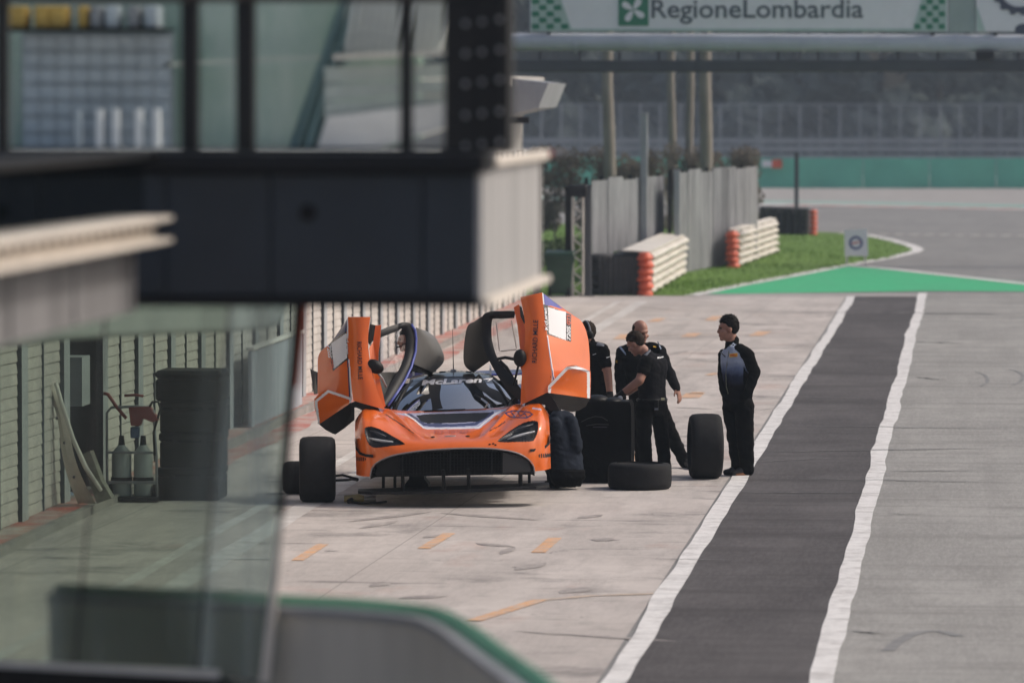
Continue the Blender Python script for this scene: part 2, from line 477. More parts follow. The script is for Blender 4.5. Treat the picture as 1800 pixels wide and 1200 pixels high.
M['concrete'] = concrete_mat('stained_concrete', (0.545, 0.495, 0.465), (0.415, 0.375, 0.352))
M['runoff'] = asphalt_mat('runoff', (0.36, 0.345, 0.335), (0.31, 0.30, 0.295), 0.1)
M['line'] = worn_paint('white_line_paint', (0.72, 0.705, 0.695), (0.42, 0.40, 0.39), 0.38, 0.52, 0.75, 3.2)
M['line_faint'] = worn_paint('faint_white_line', (0.62, 0.60, 0.58), (0.44, 0.41, 0.39), 0.42, 0.6, 0.9, 1.6)
M['orange_mark'] = worn_paint('orange_mark', (0.72, 0.37, 0.15), (0.46, 0.40, 0.36), 0.38, 0.62, 1.0, 7.0)
M['yellow_mark'] = worn_paint('yellow_mark', (0.56, 0.43, 0.32), (0.48, 0.42, 0.38), 0.38, 0.60, 1.0, 4.0)
M['green_track'] = worn_paint('green_track_paint', (0.028, 0.43, 0.18), (0.08, 0.36, 0.19), 0.35, 0.6, 0.6, 0.7)
M['teal_line'] = worn_paint('teal_paint', (0.22, 0.47, 0.40), (0.3, 0.36, 0.34), 0.3, 0.6, 0.6, 0.7)
M['kerb_red'] = worn_paint('worn_red_kerb', (0.42, 0.10, 0.075), (0.42, 0.37, 0.34), 0.42, 0.6, 1.0, 1.3)
M['kerb'] = mat('kerb_concrete', (0.27, 0.25, 0.235), 0.85, var=0.3, scale=2, bump=0.1, world=True)
M['grass'] = grass_mat()

# ------------------------------------------------------------------ ground sheets
def sheet(name, pts, z, m, kind='structure', label=None, cat=None, group=None):
    mb = MB().poly([(p[0], p[1], z) for p in pts])
    return solo(name, mb, m, label, cat, group, kind)
sheet('ground', [(-900, -60), (900, -60), (900, 1500), (-900, 1500)], 0.0, M['asphalt'])
Yend = G(1300, 521).y
XA = -2.62          # left edge of the white line between apron and lane
sheet('concrete_apron', [(-9.2, 8), (XA, 8), (XA, Yend), (-9.2, Yend)], 0.004, M['concrete'])
XL1, XL2 = -2.50, -1.06
sheet('dark_lane_strip', [(XL1, 8), (XL2, 8), (XL2, Yend), (XL1, Yend)], 0.008, M['asphalt_dark'])
sheet('pit_lane', [(XL2, 8), (40, 8), (40, Yend + 2), (XL2, Yend + 2)], 0.005, M['asphalt_lane'])
sheet('apron_edge_road', [(-14, Yend), (XL2, Yend), (XL2, Yend + 2), (-14, Yend + 2)], 0.004, M['runoff'])

def wavy_line(name, x_of, y0, y1, w, z, m, amp=0.03, seed=0, step=0.35, kind='structure'):
    mb = MB(); vs = []; n = int((y1 - y0) / step)
    for i in range(n + 1):
        y = y0 + (y1 - y0) * i / n
        j1 = noise.noise(Vector((y * 0.22, seed, 0.3))) * amp + noise.noise(Vector((y * 0.7, seed, 5.3))) * amp * 0.5
        j2 = j1 * .6 + noise.noise(Vector((y * 0.22, seed, 7.1))) * amp * .5 + noise.noise(Vector((y * 0.7, seed, 9.3))) * amp * 0.5
        vs += [(x_of(y) - w / 2 + j1, y, z), (x_of(y) + w / 2 + j2, y, z)]
    mb.add(vs, [(2*i, 2*i+1, 2*i+3, 2*i+2) for i in range(n)])
    return solo(name, mb, m, kind=kind)
wavy_line('lane_line', lambda y: -2.50, 30, Yend, 0.175, 0.012, M['line'], 0.038, 1)
wavy_line('lane_line', lambda y: -1.06, 30, Yend + 2, 0.18, 0.012, M['line'], 0.045, 2)
wavy_line('apron_line', lambda y: -6.65, 36, Yend - 3, 0.24, 0.0075, M['line_faint'], 0.03, 3)
wavy_line('apron_line', lambda y: -7.10, 36, Yend - 3, 0.13, 0.0075, M['line_faint'], 0.03, 4)

def gsheet(name, px, z, m, kind='structure'):
    return sheet(name, [G(*p)[:2] for p in px], z, m, kind)
# green painted wedge and its white edges
gsheet('green_painted_wedge', [(1232, 517.5), (1490, 468), (1640, 480), (1950, 512), (1950, 513.5), (1640, 512)], 0.009, M['green_track'])
def gline(name, px, w, z, m, tag=None, taper=False):
    w0 = w; pts = [G(*p) for p in px]; mb = MB(); vs = []
    for i, p in enumerate(pts):
        t = (pts[min(i+1, len(pts)-1)] - pts[max(i-1, 0)]); t.z = 0; t.normalize()
        if taper: w = w0 * max(.02, math.sin(math.pi * i / (len(pts) - 1))) * (1 + .5 * noise.noise(Vector((p.x * 3, p.y * .7, w0))))
        s = Vector((t.y, -t.x, 0)) * (w / 2)
        vs += [(p.x - s.x, p.y - s.y, z), (p.x + s.x, p.y + s.y, z)]
    mb.add(vs, [(2*i, 2*i+1, 2*i+3, 2*i+2) for i in range(len(pts) - 1)])
    return solo(name, mb, m, kind='structure')
gline('wedge_edge_line', [(1216, 520.2), (1300, 502), (1400, 484), (1487, 467), (1560, 455), (1606, 444), (1614, 439), (1600, 432), (1560, 421), (1525, 414), (1480, 410)], 0.34, 0.016, M['line'])
gline('wedge_edge_line', [(1492, 467.5), (1560, 473), (1660, 484), (1760, 495), (1900, 511)], 0.34, 0.0165, M['line'])
gline('track_stop_line', [(1480, 410), (1520, 411.5)], 0.5, 0.012, M['line'])
for i in range(12):
    x = 1545 + i * 27
    gline('track_dash', [(x, 412.4 + i * 0.25), (x + 15, 412.5 + i * 0.25)], 0.9, 0.012, M['line_faint'])
gsheet('lawn', [(700, 519), (1216, 520.5), (1487, 467.5), (1560, 455.5), (1606, 444), (1613, 439), (1600, 432.5), (1560, 421.5), (1520, 413), (1480, 410), (1425, 407.5), (1330, 404), (1100, 395), (600, 390)], 0.012, M['grass'])
gsheet('runoff_strip', [(500, 363), (1330, 359), (1800, 363), (2600, 372), (2600, 332), (1300, 328), (500, 328)], 0.008, M['runoff'])
gline('track_edge_line', [(900, 352), (1330, 360), (1500, 362.5), (1800, 368.5), (2300, 378)], 2.4, 0.02, M['line'])
gline('track_teal_line', [(900, 348), (1330, 354.5), (1500, 357), (1800, 363), (2300, 371)], 2.8, 0.016, M['teal_line'])
for i in range(9):
    x = 1395 + i * 52
    gline('kerb_red_block', [(x, 361.1 + i * 0.95), (x + 20, 361.5 + i * 0.95)], 1.3, 0.026, M['red_orange'])

# painted service marks on the apron, and wheel-rubber arcs on the lane
def dash(px, w, m, z=0.0095):
    return gline('apron_mark', px, w, z, m)
for a, b, w in [((1162, 560), (1148, 566), .20), ((1104, 588), (1090, 597), .26), ((1222, 586), (1208, 593), .24), ((1344, 583), (1328, 591), .24),
                ((1262, 556), (1248, 564), .2), ((1222, 692), (1212, 700), .26), ((1262, 656), (1246, 660), .14), ((1228, 690), (1222, 693), .2),
                ((568, 957), (522, 986), .11), ((790, 938), (745, 965), .12), ((976, 946), (946, 972), .13), ((950, 1055), (832, 1092), .13), ((1128, 795), (1122, 812), .16)]:
    dash([a, b], w, M['orange_mark'])
dash([(1150, 1044), (1040, 1048), (945, 1056)], 0.10, M['yellow_mark'], 0.0088)
dash([(1120, 590), (1340, 588)], 0.10, worn_paint('pale_orange_trace', (0.56, 0.42, 0.34), (0.46, 0.41, 0.38), 0.3, 0.6, 0.9, 2.0), 0.0085)
dash([(1165, 563), (1215, 563)], 0.30, M['line_faint'], 0.0088)
dash([(385, 983), (480, 983)], 0.12, M['line_faint'], 0.0088)
M['skid'] = worn_paint('rubber_skid', (0.10, 0.098, 0.10), (0.24, 0.235, 0.23), 0.35, 0.6, 0.9, 3.0)
M['skid_pale'] = worn_paint('faint_rubber_arc', (0.19, 0.188, 0.186), (0.25, 0.247, 0.243), 0.35, 0.6, 0.9, 3.0)
def arc(cx, cy, rx, ry, a0, a1, w, m):
    gline('rubber_arc', [(cx + rx * math.cos(R(a0 + (a1 - a0) * i / 14)), cy + ry * math.sin(R(a0 + (a1 - a0) * i / 14))) for i in range(15)], w, 0.0085, m)
M['smear'] = worn_paint('smear', (0.25, 0.225, 0.215), (0.43, 0.39, 0.365), 0.40, 0.62, 1.0, 5.0)
arc(1712, 668, 24, 13, -85, 60, 0.05, M['skid_pale']); arc(1770, 664, 28, 14, -85, 70, 0.05, M['skid_pale'])
arc(1640, 1180, 90, 70, -150, -60, 0.10, M['skid_pale'])
for a, b, w in [((1212, 616), (1172, 625), .10), ((1250, 634), (1192, 631), .12), ((970, 955), (905, 1002), .0), ((1010, 745), (960, 990), .0), ((960, 990), (905, 1003), .14), ((1070, 946), (1050, 952), .2), ((1660, 990), (1560, 972), .0),
                ((760, 900), (610, 918), .12), ((1190, 1128), (900, 1110), .10), ((1040, 1032), (985, 1044), .16), ((790, 1048), (700, 1052), .2), ((880, 975), (905, 962), .1), ((700, 916), (630, 930), .12), ((950, 915), (770, 902), .14), ((1060, 905), (1015, 912), .12), ((905, 962), (835, 955), .14), ((685, 1025), (650, 1032), .12), ((1195, 740), (1150, 752), .12), ((1260, 720), (1180, 716), .08), ((1250, 770), (1200, 766), .08), ((1440, 610), (1400, 606), .2), ((1270, 560), (1225, 562), .2), ((1185, 545), (1120, 540), .25), ((780, 940), (745, 946), .1)]:
    if w: gline('rubber_smear', [(a[0] + (b[0]-a[0]) * q / 14, a[1] + (b[1]-a[1]) * q / 14) for q in range(15)], w * 1.3, 0.0083, M['smear'], taper=True)

# cracks and seams across the lanes
rs = random.Random(5)
M['crack'] = worn_paint('dark_seam', (0.075, 0.072, 0.072), (0.25, 0.245, 0.24), 0.36, 0.62, 1.0, 4.0)
for y_, xa, xb, w in ((571, 1230, 1420, .10), (603, 1590, 1720, .12), (551, 1380, 1800, .30), (666, 1600, 1665, .08), (700, 1390, 1560, .08), (752, 1345, 1800, .09), (792, 1330, 1780, .10), (829, 1560, 1720, .07), (846, 1380, 1800, .07), (867, 1250, 1560, .06), (1113, 1490, 1560, .06), (722, 1240, 1390, .07), (636, 1200, 1360, .10), (660, 1225, 1420, .07), (905, 1560, 1640, .05), (985, 1150, 1290, .05), (810, 1300, 1480, .06)):
    n_ = 24; sl = rs.uniform(-8, 8); pts = [(xa + (xb - xa) * q / n_, y_ + sl * (q / n_ - .5) + 1.2 * noise.noise(Vector((q * .35, y_, 0)))) for q in range(n_ + 1)]
    gline('lane_seam', pts, w * .8, 0.0135, M['crack'], taper=True)
# kerb along the garages
kb = MB().box((-9.15, 6, 0), (-8.62, 106, 0.085)); solo('garage_kerb', kb, M['kerb'], kind='structure')
kb = MB().poly([(-9.0, 6, 0.089), (-8.70, 6, 0.089), (-8.70, 106, 0.089), (-9.0, 106, 0.089)]); solo('kerb_paint', kb, M['kerb_red'], kind='structure')
wavy_line('kerb_red_edge', lambda y: -8.42, 58, 106, 0.34, 0.0078, M['kerb_red'], 0.12, 8)

# grass blades on the lawn
mb = MB(); poly = [(700, 519), (1216, 520), (1487, 468), (1560, 456), (1606, 443), (1600, 433), (1520, 414), (1330, 405), (1100, 396), (700, 396)]
def inside(px, py, pl):
    c = False; j = len(pl) - 1
    for i in range(len(pl)):
        if (pl[i][1] > py) != (pl[j][1] > py) and px < (pl[j][0]-pl[i][0]) * (py-pl[i][1]) / (pl[j][1]-pl[i][1]) + pl[i][0]: c = not c
        j = i
    return c
n = 0
while n < 30000:
    px, py = random.uniform(930, 1612), random.uniform(396, 520)
    if not inside(px, py, poly): continue
    n += 1
    g = G(px, py); h = random.uniform(0.02, 0.06); a = random.uniform(0, 6.28); w = 0.012
    if noise.noise(Vector((g.x*0.6, g.y*0.15, 2))) > 0.15: h *= 1.5
    dx, dy = math.cos(a) * w, math.sin(a) * w
    mb.add([(g.x - dx, g.y - dy, 0.01), (g.x + dx, g.y + dy, 0.01), (g.x + random.uniform(-.04, .04), g.y + random.uniform(-.04, .04), h)], [(0, 1, 2)])
solo('grass', mb, mat('grass_blades', (0.13, 0.25, 0.028), 0.8, var=0.4, scale=0.8, world=True), label='short green grass blades on the verge beside the track', cat='grass', kind='stuff')

# ------------------------------------------------------------------ garages
WX = -9.0
PIT = 2.37
M['door_slat'] = mat('ribbed_door_slat', (0.54, 0.505, 0.47), 0.6, var=0.22, scale=2.5, bump=0.06, world=True)
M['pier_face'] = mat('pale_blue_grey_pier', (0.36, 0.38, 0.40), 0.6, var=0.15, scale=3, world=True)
M['pier_side'] = mat('shaded_pier_side', (0.045, 0.055, 0.068), 0.6, var=0.25)  # shade on the piers' camera-facing sides put into the colour
M['dark_room'] = mat('dark_interior', (0.015, 0.016, 0.017), 0.8)
M['wall_conc'] = mat('building_concrete', (0.40, 0.385, 0.365), 0.8, var=0.2, scale=1.2, world=True, bump=0.05)
M['door_gap'] = mat('door_gap', (.16, .15, .14), .7)
pitb = Thing('pit_building', 'long pit garage building with ribbed roller doors and piers with painted-in side shade', 'building', (-9.5, 70, 0))
ys = [73.96 - PIT * k for k in range(13, -15, -1)]      # piers from near to far
mb = MB(); mb.box((-15, 30, 0), (-14.8, 107.2, 4.3)); mb.box((-15, 107, 0), (-9.0, 107.2, 4.3)); mb.box((-15, 30, 3.05), (-9.0, ys[0], 4.3)); mb.box((-15, 30, 0), (-9.0, ys[0] - 0.3, 3.05))
pitb.part('wall', mb, M['wall_conc'])
mb = MB().box((-14.8, ys[0], 3.05), (-9.02, 107, 3.35)); mb.box((-9.3, ys[0], 3.35), (-9.01, 107, 4.3)); pitb.part('lintel', mb, M['wall_conc'])
mb = MB().box((-15.2, 29.5, 4.302), (-8.6, 107.6, 4.5)); pitb.part('roof', mb, M['wall_conc'])
mb = MB().box((-14.8, 49, -0.05), (-9.0, 58, 0.004)); pitb.part('garage_floor', mb, M['dark_room'])
# one pier and one slat, shared by all
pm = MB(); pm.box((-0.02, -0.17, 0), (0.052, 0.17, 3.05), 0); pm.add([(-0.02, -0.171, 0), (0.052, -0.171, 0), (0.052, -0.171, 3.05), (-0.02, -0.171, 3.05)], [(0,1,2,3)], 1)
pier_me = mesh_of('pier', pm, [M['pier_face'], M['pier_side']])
SL_H = 0.108; wdt = PIT - 0.34
sm = MB(); rings = []
prof = [(0.0, 0.0), (0.010, 0.004), (0.012, 0.014), (0.009, 0.055), (0.003, 0.101), (0.0, 0.1045)]
for y in np.linspace(-wdt / 2, wdt / 2, 7):
    wv = 0.0035 * math.sin(y * 5.0)
    rings.append([Vector((px_, y, pz_ + wv)) for px_, pz_ in prof])
sm.loft(rings, 0, True, True)
slat_me = mesh_of('slat', sm, M['door_slat'])
n_slat = 0
for k, y0 in enumerate(ys):
    pitb.link('pier', pier_me, loc=Vector((WX, y0, 0)) - pitb.loc)
    if k == len(ys) - 1: break
    yc = y0 + PIT / 2
    openbay = (k == 4)
    if openbay:
        mbx = MB(); mbx.box((-12, y0 + .17, 0.01), (-11.9, y0 + PIT - .17, 3.05)); mbx.box((-12, y0 + .1, 0.01), (WX - 0.01, y0 + .17, 3.05)); mbx.box((-12, y0 + PIT - .17, 0.01), (WX - .01, y0 + PIT - .1, 3.05))
        d = pitb.part('open_bay', mbx, M['dark_room'])
        mbx = MB().box((-9.25, y0 + 1.5, .95), (-9.05, y0 + 2.0, 1.45)); b_ = pitb.part('switch_box', mbx, M['pier_face'], sub=d)
        continue
    # backing sheet with a dark centre guide
    mbx = MB(); mbx.box((WX - 0.06, y0 + .17, 0.02), (WX - 0.002, y0 + PIT - .17, 3.05)); 
    door = pitb.part('garage_door', mbx, M['door_gap'])
    mbx = MB().box((WX + 0.002, yc - 0.02, 0.05), (WX + 0.026, yc + 0.02, 3.05)); pitb.part('guide_rail', mbx, M['pier_side'], sub=door)
    rows = 27
    if n_slat + rows <= 300:
        for r_ in range(rows):
            o = pitb.link('slat', slat_me, sub=door, loc=Vector((WX, yc, 0.09 + r_ * SL_H)) - pitb.loc)
            o.rotation_euler = (random.uniform(-.004, .004), random.uniform(-.03, .03), 0); n_slat += 1
    else:
        mbx = MB()
        for r_ in range(rows):
            mbx.add([(WX + v[0], yc + v[1], v[2] + 0.09 + r_ * SL_H) for v in sm.v], sm.f)
        o = pitb.part('slats', mbx, M['door_slat'], sub=door); o['kind'] = 'stuff'

# pale hoarding panel leaning at the garage doors
hx = WX + 0.22
h = Thing('hoarding_panel', 'pale grey-blue hoarding panel standing against the garage doors, behind the glass', 'panel', (hx, 67, 0.085))
M['hoarding'] = mat('pale_blue_grey_sheet', (0.36, 0.38, 0.42), 0.6, var=0.25, scale=1.6, world=True, aniso=(1, 3, 0.3))
y0h, y1h = 64.7, 69.6
for i in range(4):
    ya, yb = y0h + (y1h - y0h) * i / 4 + .012, y0h + (y1h - y0h) * (i + 1) / 4
    h.part('panel', MB().bbox((hx, ya, 0.085), (hx + 0.05, yb, 1.02), .01), M['hoarding'])
h.part('top_rail', MB().bbox((hx - .02, y0h, 1.024), (hx + 0.08, y1h, 1.07), .01), M['white_paint'])

# ------------------------------------------------------------------ beyond the apron
M['fence_sheet'] = mat('weathered_corrugated_sheet', (0.27, 0.275, 0.295), 0.6, 0.1, var=0.5, scale=2.2, bump=0.05, aniso=(1.5, 1.5, 0.22))
def corrugated(name, label, A, B, hgt, sheets, base=0.0, lean=0.0):
    t = Thing(name, label, 'fence', A)
    d = (B - A); L = d.length; u = d.normalized(); nrm = Vector((u.y, -u.x, 0))
    for s_ in range(sheets):
        mb = MB(); a0 = L * s_ / sheets; a1 = L * (s_ + 1) / sheets + 0.04
        dz = random.uniform(-0.05, 0.05); rings = []
        nn = int((a1 - a0) / 0.045)
        for sd_ in (0, 1):
            pass
        front = []; 
        for i in range(nn + 1):
            a = a0 + (a1 - a0) * i / nn
            off = 0.03 * math.sin(a * 2 * math.pi / 0.19) + (s_ % 2) * 0.012
            p = A + u * a + nrm * off
            front.append((p.x, p.y))
        vs = [(x, y, base) for x, y in front] + [(x + nrm.x * lean, y + nrm.y * lean, hgt + dz) for x, y in front]
        m_ = nn + 1
        mb.add(vs, [(i, i+1, m_+i+1, m_+i) for i in range(nn)])
        vs2 = [(v[0] + nrm.x * 0.004, v[1] + nrm.y * 0.004, v[2]) for v in vs]
        mb.add(vs2, [(i, m_+i, m_+i+1, i+1) for i in range(nn)])
        t.part('sheet', mb, M['fence_sheet'], smooth=True)
    for i in range(sheets + 1):
        p = A + u * (L * i / sheets) - nrm * 0.12
        t.part('post', MB().box((p.x - .04, p.y - .04, 0), (p.x + .04, p.y + .04, hgt + .05)), M['dark_steel'])
    return t
cA, cB = G(1040, 497), G(1165, 480)
corrugated('corrugated_fence', 'shorter grey corrugated sheet fence behind the nearest tyre barrier and green bin', cA, cB, 2.28, 5)
cC, cD = G(1186, 482), G(1330, 458)
corrugated('corrugated_fence', 'taller grey corrugated sheet fence behind the middle tyre barrier', cC, cD, 2.36, 7)

M['white_rail'] = mat('dirty_white_rail', (0.66, 0.62, 0.56), 0.6, var=0.25, scale=2, bump=0.06, world=True)
def tyre_mesh(Ro, w, ri, n=28, shoulder=0.05, rows=1):
    """upright tyre about the X axis, standing on z = -Ro"""
    s = shoulder; prof = [(ri, -w/2*0.80), (ri + 0.02, -w/2*0.92), (Ro - s*1.4, -w/2), (Ro - s*.5, -w/2*0.95), (Ro - s*0.12, -w/2*0.80), (Ro, -w/2*0.5), (Ro + 0.002, 0), (Ro, w/2*0.5), (Ro - s*0.12, w/2*0.80), (Ro - s*.5, w/2*.95), (Ro - s*1.4, w/2), (ri + 0.02, w/2*0.92), (ri, w/2*0.80)]
    return MB().lathe(prof, n, 'X')
def rail_barrier(name, label, px_l, px_near, px_far, hgt, tyres=True):
    A = G(*px_near); B = G(*px_far); A0 = G(*px_l)
    t = Thing(name, label, 'tyre barrier', A)
    rows = 5; rh = hgt / rows; L = (B - A).length; u = (B - A).normalized(); nr = Vector((u.y, -u.x, 0))
    # dark tyre body
    wd = (A - A0).length
    nt_ = max(1, int(round(wd / 0.32)))
    tm = MB().lathe([(0.10, 0), (0.30, 0.01), (0.335, 0.05), (0.335, rh - 0.06), (0.30, rh - 0.012), (0.10, rh)], 12, 'Z')
    tme = mesh_of('tyre', tm, M['rubber_old'], smooth=40)
    nrow = int(L / 0.72)
    for i in range(0, min(nrow, 14) if tyres else 0):
        for r_ in range(rows):
            for j in range(2 if i == 0 else 1):
                c = A + u * (0.38 + i * (L - 0.7) / max(1, nrow - 1)) - nr * (0.42 + 0.60 * j)
                o = t.link('tyre', tme, loc=c + Vector((0, 0, r_ * rh)) - t.loc)
    # dark rubber belt over the end facing the lane exit
    e0 = A + u * 0.02; mbe = MB()
    rings = []
    for i in range(18):
        q = e0 - nr * (0.06 + (wd - 0.06) * i / 17) - u * (0.02 + 0.025 * (i % 2))
        rings.append([Vector((q.x, q.y, 0.0)), Vector((q.x, q.y, hgt * 0.93)), Vector((q.x + u.x*.03, q.y + u.y*.03, hgt * 0.93)), Vector((q.x + u.x*.03, q.y + u.y*.03, 0.0))])
    mbe.loft(rings); t.part('end_belt', mbe, M['rubber_old'])
    # white rails with scallops, one per row
    for r_ in range(rows):
        mb = MB(); rings = []; n = int(L / 0.18); z0 = r_ * rh
        for i in range(n + 1):
            a = L * i / n
            sc = 0.035 * math.sin(a * 2 * math.pi / 2.3 + r_ * 0.4) + 0.02 * noise.noise(Vector((a, r_, 0)))
            p = A + u * a + nr * (0.02 + sc)
            prof = [(0, 0.01), (0.07, 0.03), (0.115, 0.35 * rh), (0.115, 0.55 * rh), (0.05, rh * 0.86), (0.0, rh * 0.93), (-0.04, rh * 0.93), (-0.04, .01)]
            dz = 0.02 * math.sin(a * 2 * math.pi / 2.3 + 1.2)
            rings.append([Vector((p.x + nr.x * q[0], p.y + nr.y * q[0], z0 + q[1] + dz + 0.01)) for q in prof])
        mb.loft(rings); t.part('rail', mb, M['white_rail'], smooth=50)
    mb = MB(); rings = []
    for i in range(12):
        a = L * i / 11; p = A + u * a; rings.append([Vector((p.x + nr.x*.06, p.y + nr.y*.06, hgt + .02)), Vector((p.x + nr.x*.06, p.y + nr.y*.06, hgt + .05)), Vector((p.x - nr.x*(.5 if tyres else .12), p.y - nr.y*(.5 if tyres else .12), hgt + .09)), Vector((p.x - nr.x*(.5 if tyres else .12), p.y - nr.y*(.5 if tyres else .12), hgt + .06))])
    mb.loft(rings); t.part('top_cover', mb, M['white_rail'])
    # orange end bumpers
    om = MB().lathe([(0.0, 0.0), (0.13, 0.0), (0.17, 0.03), (0.165, rh * 0.45), (0.12, rh * 0.8), (0.11, rh), (0.0, rh)], 14, 'Z', closed=False)
    ome = mesh_of('bumper', om, M['red_orange'], smooth=45)
    for r_ in range(rows + 1):
        c = A - u * 0.10 - nr * 0.02
        o = t.link('bumper', ome, loc=c + Vector((random.uniform(-.02, .02), 0, r_ * rh * 0.86)) - t.loc, rot=(random.uniform(-.12, .12), random.uniform(-.12, .12), 0)); o.scale = (1.0, 1.0, 0.88)
    return t
rail_barrier('tyre_barrier', 'nearest tyre barrier with white rails and an orange end, beside the green bin', (1087, 517), (1136, 519.5), (1199, 482), 0.86)
rail_barrier('tyre_barrier', 'middle tyre barrier with white rails and an orange end on the grass', (1285, 470.8), (1290, 471), (1361, 445), 0.86, False)
t = Thing('tyre_barrier', 'farthest low barrier of stacked black tyres with an orange end', 'tyre barrier', G(1375, 412))
rh = 0.16
tme = mesh_of('tyre', MB().lathe([(0.05, 0), (0.09, 0.004), (0.105, 0.03), (0.105, rh - 0.03), (0.09, rh - 0.004), (0.05, rh)], 10, 'Z'), M['rubber_old'], smooth=40)
A = G(1334, 410); B = G(1422, 413.5); L = (B - A).length
for i in range(7):
    for r_ in range(5):
        c = A.lerp(B, (i + 0.5) / 7); o = t.link('tyre', tme, loc=c + Vector((random.uniform(-.02, .02), 0, r_ * rh)) - t.loc); o.scale = (1.02, 1.02, 1)
        if r_ == 0: pass
for i in range(7):
    c = A.lerp(B, (i + 0.5) / 7) + Vector((0, .24, 0)); mb = MB().box((c.x - .1, c.y - .05, 0), (c.x + .1, c.y + .5, .8)); t.part('backing_block', mb, M['rubber_old'])
om = mesh_of('bumper', MB().lathe([(0.0, 0.0), (0.10, 0.0), (0.13, 0.03), (0.125, .08), (0.09, .14), (0.0, .15)], 12, 'Z', closed=False), M['red_orange'], smooth=45)
for r_ in range(5): t.link('bumper', om, loc=B + Vector((0.13, -.04, r_ * 0.155)) - t.loc)

# wheelie bin
bp = G(985, 521); bx, by = bp.x, bp.y
t = Thing('wheelie_bin', 'dark green wheelie bin beside the corrugated fence', 'bin', (bx, by, 0))
M['bin'] = mat('dark_green_plastic', (0.016, 0.055, 0.032), 0.5, var=0.25, scale=4)
mb = MB(); rings = []
for z, w, d in ((0.06, .21, .22), (0.10, .225, .24), (0.78, .28, .32), (0.80, .30, .34), (0.84, .30, .34)):
    rings.append([Vector((bx + sx * w, by + sy * d, z)) for sx, sy in ((-1,-1),(-.3,-1.04),(.3,-1.04),(1,-1),(1,1),(-1,1))])
mb.loft(rings); t.part('tub', mb, M['bin'])
mb = MB(); rings = []
for y, z in ((-.37, .86), (-.34, .90), (0, .94), (.30, .94), (.38, .89)):
    rings.append([Vector((bx + sx, by + y, z + dz)) for sx, dz in ((-.31, -.02), (-.29, .012), (.29, .012), (.31, -.02))])
mb.loft(rings); t.part('lid', mb, M['bin'], smooth=40)
for s in (-1, 1): t.part('wheel', MB().lathe([(.02, -.03), (.09, -.03), (.10, -.015), (.10, .015), (.09, .03), (.02, .03)], 16, 'X', (bx + s * .20, by - .24, .10)), M['rubber'])
t.part('handle', MB().tube([(bx - .26, by + .40, .86), (bx + .26, by + .40, .86)], .016, 8), M['bin'])

# lattice mast and posts
lp = G(1016, 521)
t = Thing('lattice_mast', 'pale lattice truss mast standing between the bin and the dark post', 'mast', lp)
for sx in (-.11, .11):
    for sy in (-.11, .11): t.part('chord', MB().tube([(lp.x + sx, lp.y + sy, 0), (lp.x + sx, lp.y + sy, 2.05)], .024, 8), M['white_rail'])
mb = MB()
for i in range(12):
    z0, z1 = i * .17, (i + 1) * .17; s = 1 if i % 2 else -1
    mb.tube([(lp.x - .11 * s, lp.y - .11, z0), (lp.x + .11 * s, lp.y - .11, z1)], .014, 6); mb.tube([(lp.x - .11 * s, lp.y + .11, z0), (lp.x + .11 * s, lp.y + .11, z1)], .014, 6)
t.part('lacing', mb, M['white_rail'])
t.part('backing_post', MB().box((lp.x - .28, lp.y + .15, 0), (lp.x - .14, lp.y + .3, 2.25)), M['dark_steel'])
t.part('head_box', MB().bbox((lp.x - .20, lp.y - .16, 2.06), (lp.x + .20, lp.y + .16, 2.3), .03), M['dark_steel'])
def post(name, label, px, py, top_py, w, m, cat='post'):
    g = G(px, py); zt = P(px, top_py, g.y).z
    t = Thing(name, label, cat, g)
    t.part('shaft', MB().bbox((g.x - w/2, g.y - w/2, 0), (g.x + w/2, g.y + w/2, zt), .012), m)
    t.part('cap', MB().bbox((g.x - w/2 - .01, g.y - w/2 - .01, zt - .03), (g.x + w/2 + .01, g.y + w/2 + .01, zt + .015), .008), m)
    t.part('base_plate', MB().bbox((g.x - w, g.y - w, 0.0), (g.x + w, g.y + w, .03), .008), m)
M['post_dark'] = mat('dark_grey_post', (0.06, 0.065, 0.075), 0.55, var=.2)
M['post_grey'] = mat('grey_post', (0.30, 0.31, 0.33), 0.6, var=.2)
post('fence_post', 'tall dark grey post at the corner of the shorter corrugated fence', 1033, 521, 326, .15, M['post_dark'])
post('lamp_post', 'slim grey pole rising above the shorter corrugated fence', 1132, 486, 200, .16, M['post_grey'], 'pole')
post('marker_post', 'slim dark post behind the farthest tyre barrier', 1400, 400, 268, .13, M['post_dark'])
post('fence_post', 'pale grey fence post left of the taller corrugated fence', 1190, 484, 300, .14, M['zinc'])
post('fence_post', 'brownish post beside the white end of the terrace', 943, 522, 262, .15, mat('brown_post', (.17, .15, .13), .7, var=.2))

# sign board with a cog emblem
sg = G(1506, 466); s_ = (466 - 172) / CAM_H
t = Thing('sign_board', 'white standing sign with a blue cog ring and red dash on the green wedge', 'sign', sg)
Yg = sg.y
def Q(px, py, dy=0.0): return P(px, py, Yg + dy)
mb = MB().prism([Q(1485, 450), Q(1526, 450), Q(1524, 403), Q(1484, 404)], (0, .05, 0)); t.part('board', mb, M['white_clean'])
for x0, x1 in ((1487, 1490), (1519, 1524)): 
    mb = MB().prism([Q(x0, 467), Q(x0 + 3.2, 467), Q(x0 + 3.2, 450.5), Q(x0, 450.5)], (0, .05, 0)); t.part('leg', mb, M['white_paint'])
    mb = MB().prism([Q(x0, 464, .3), Q(x0 + 3, 464, .3), Q(x0 + 3, 430, .12), Q(x0, 430, .12)], (0, .04, 0)); t.part('leg', mb, M['white_paint'])
mb = MB(); c = Q(1504.5, 427, -.006); ro, ri_ = .155, .115; n = 48; vs = []
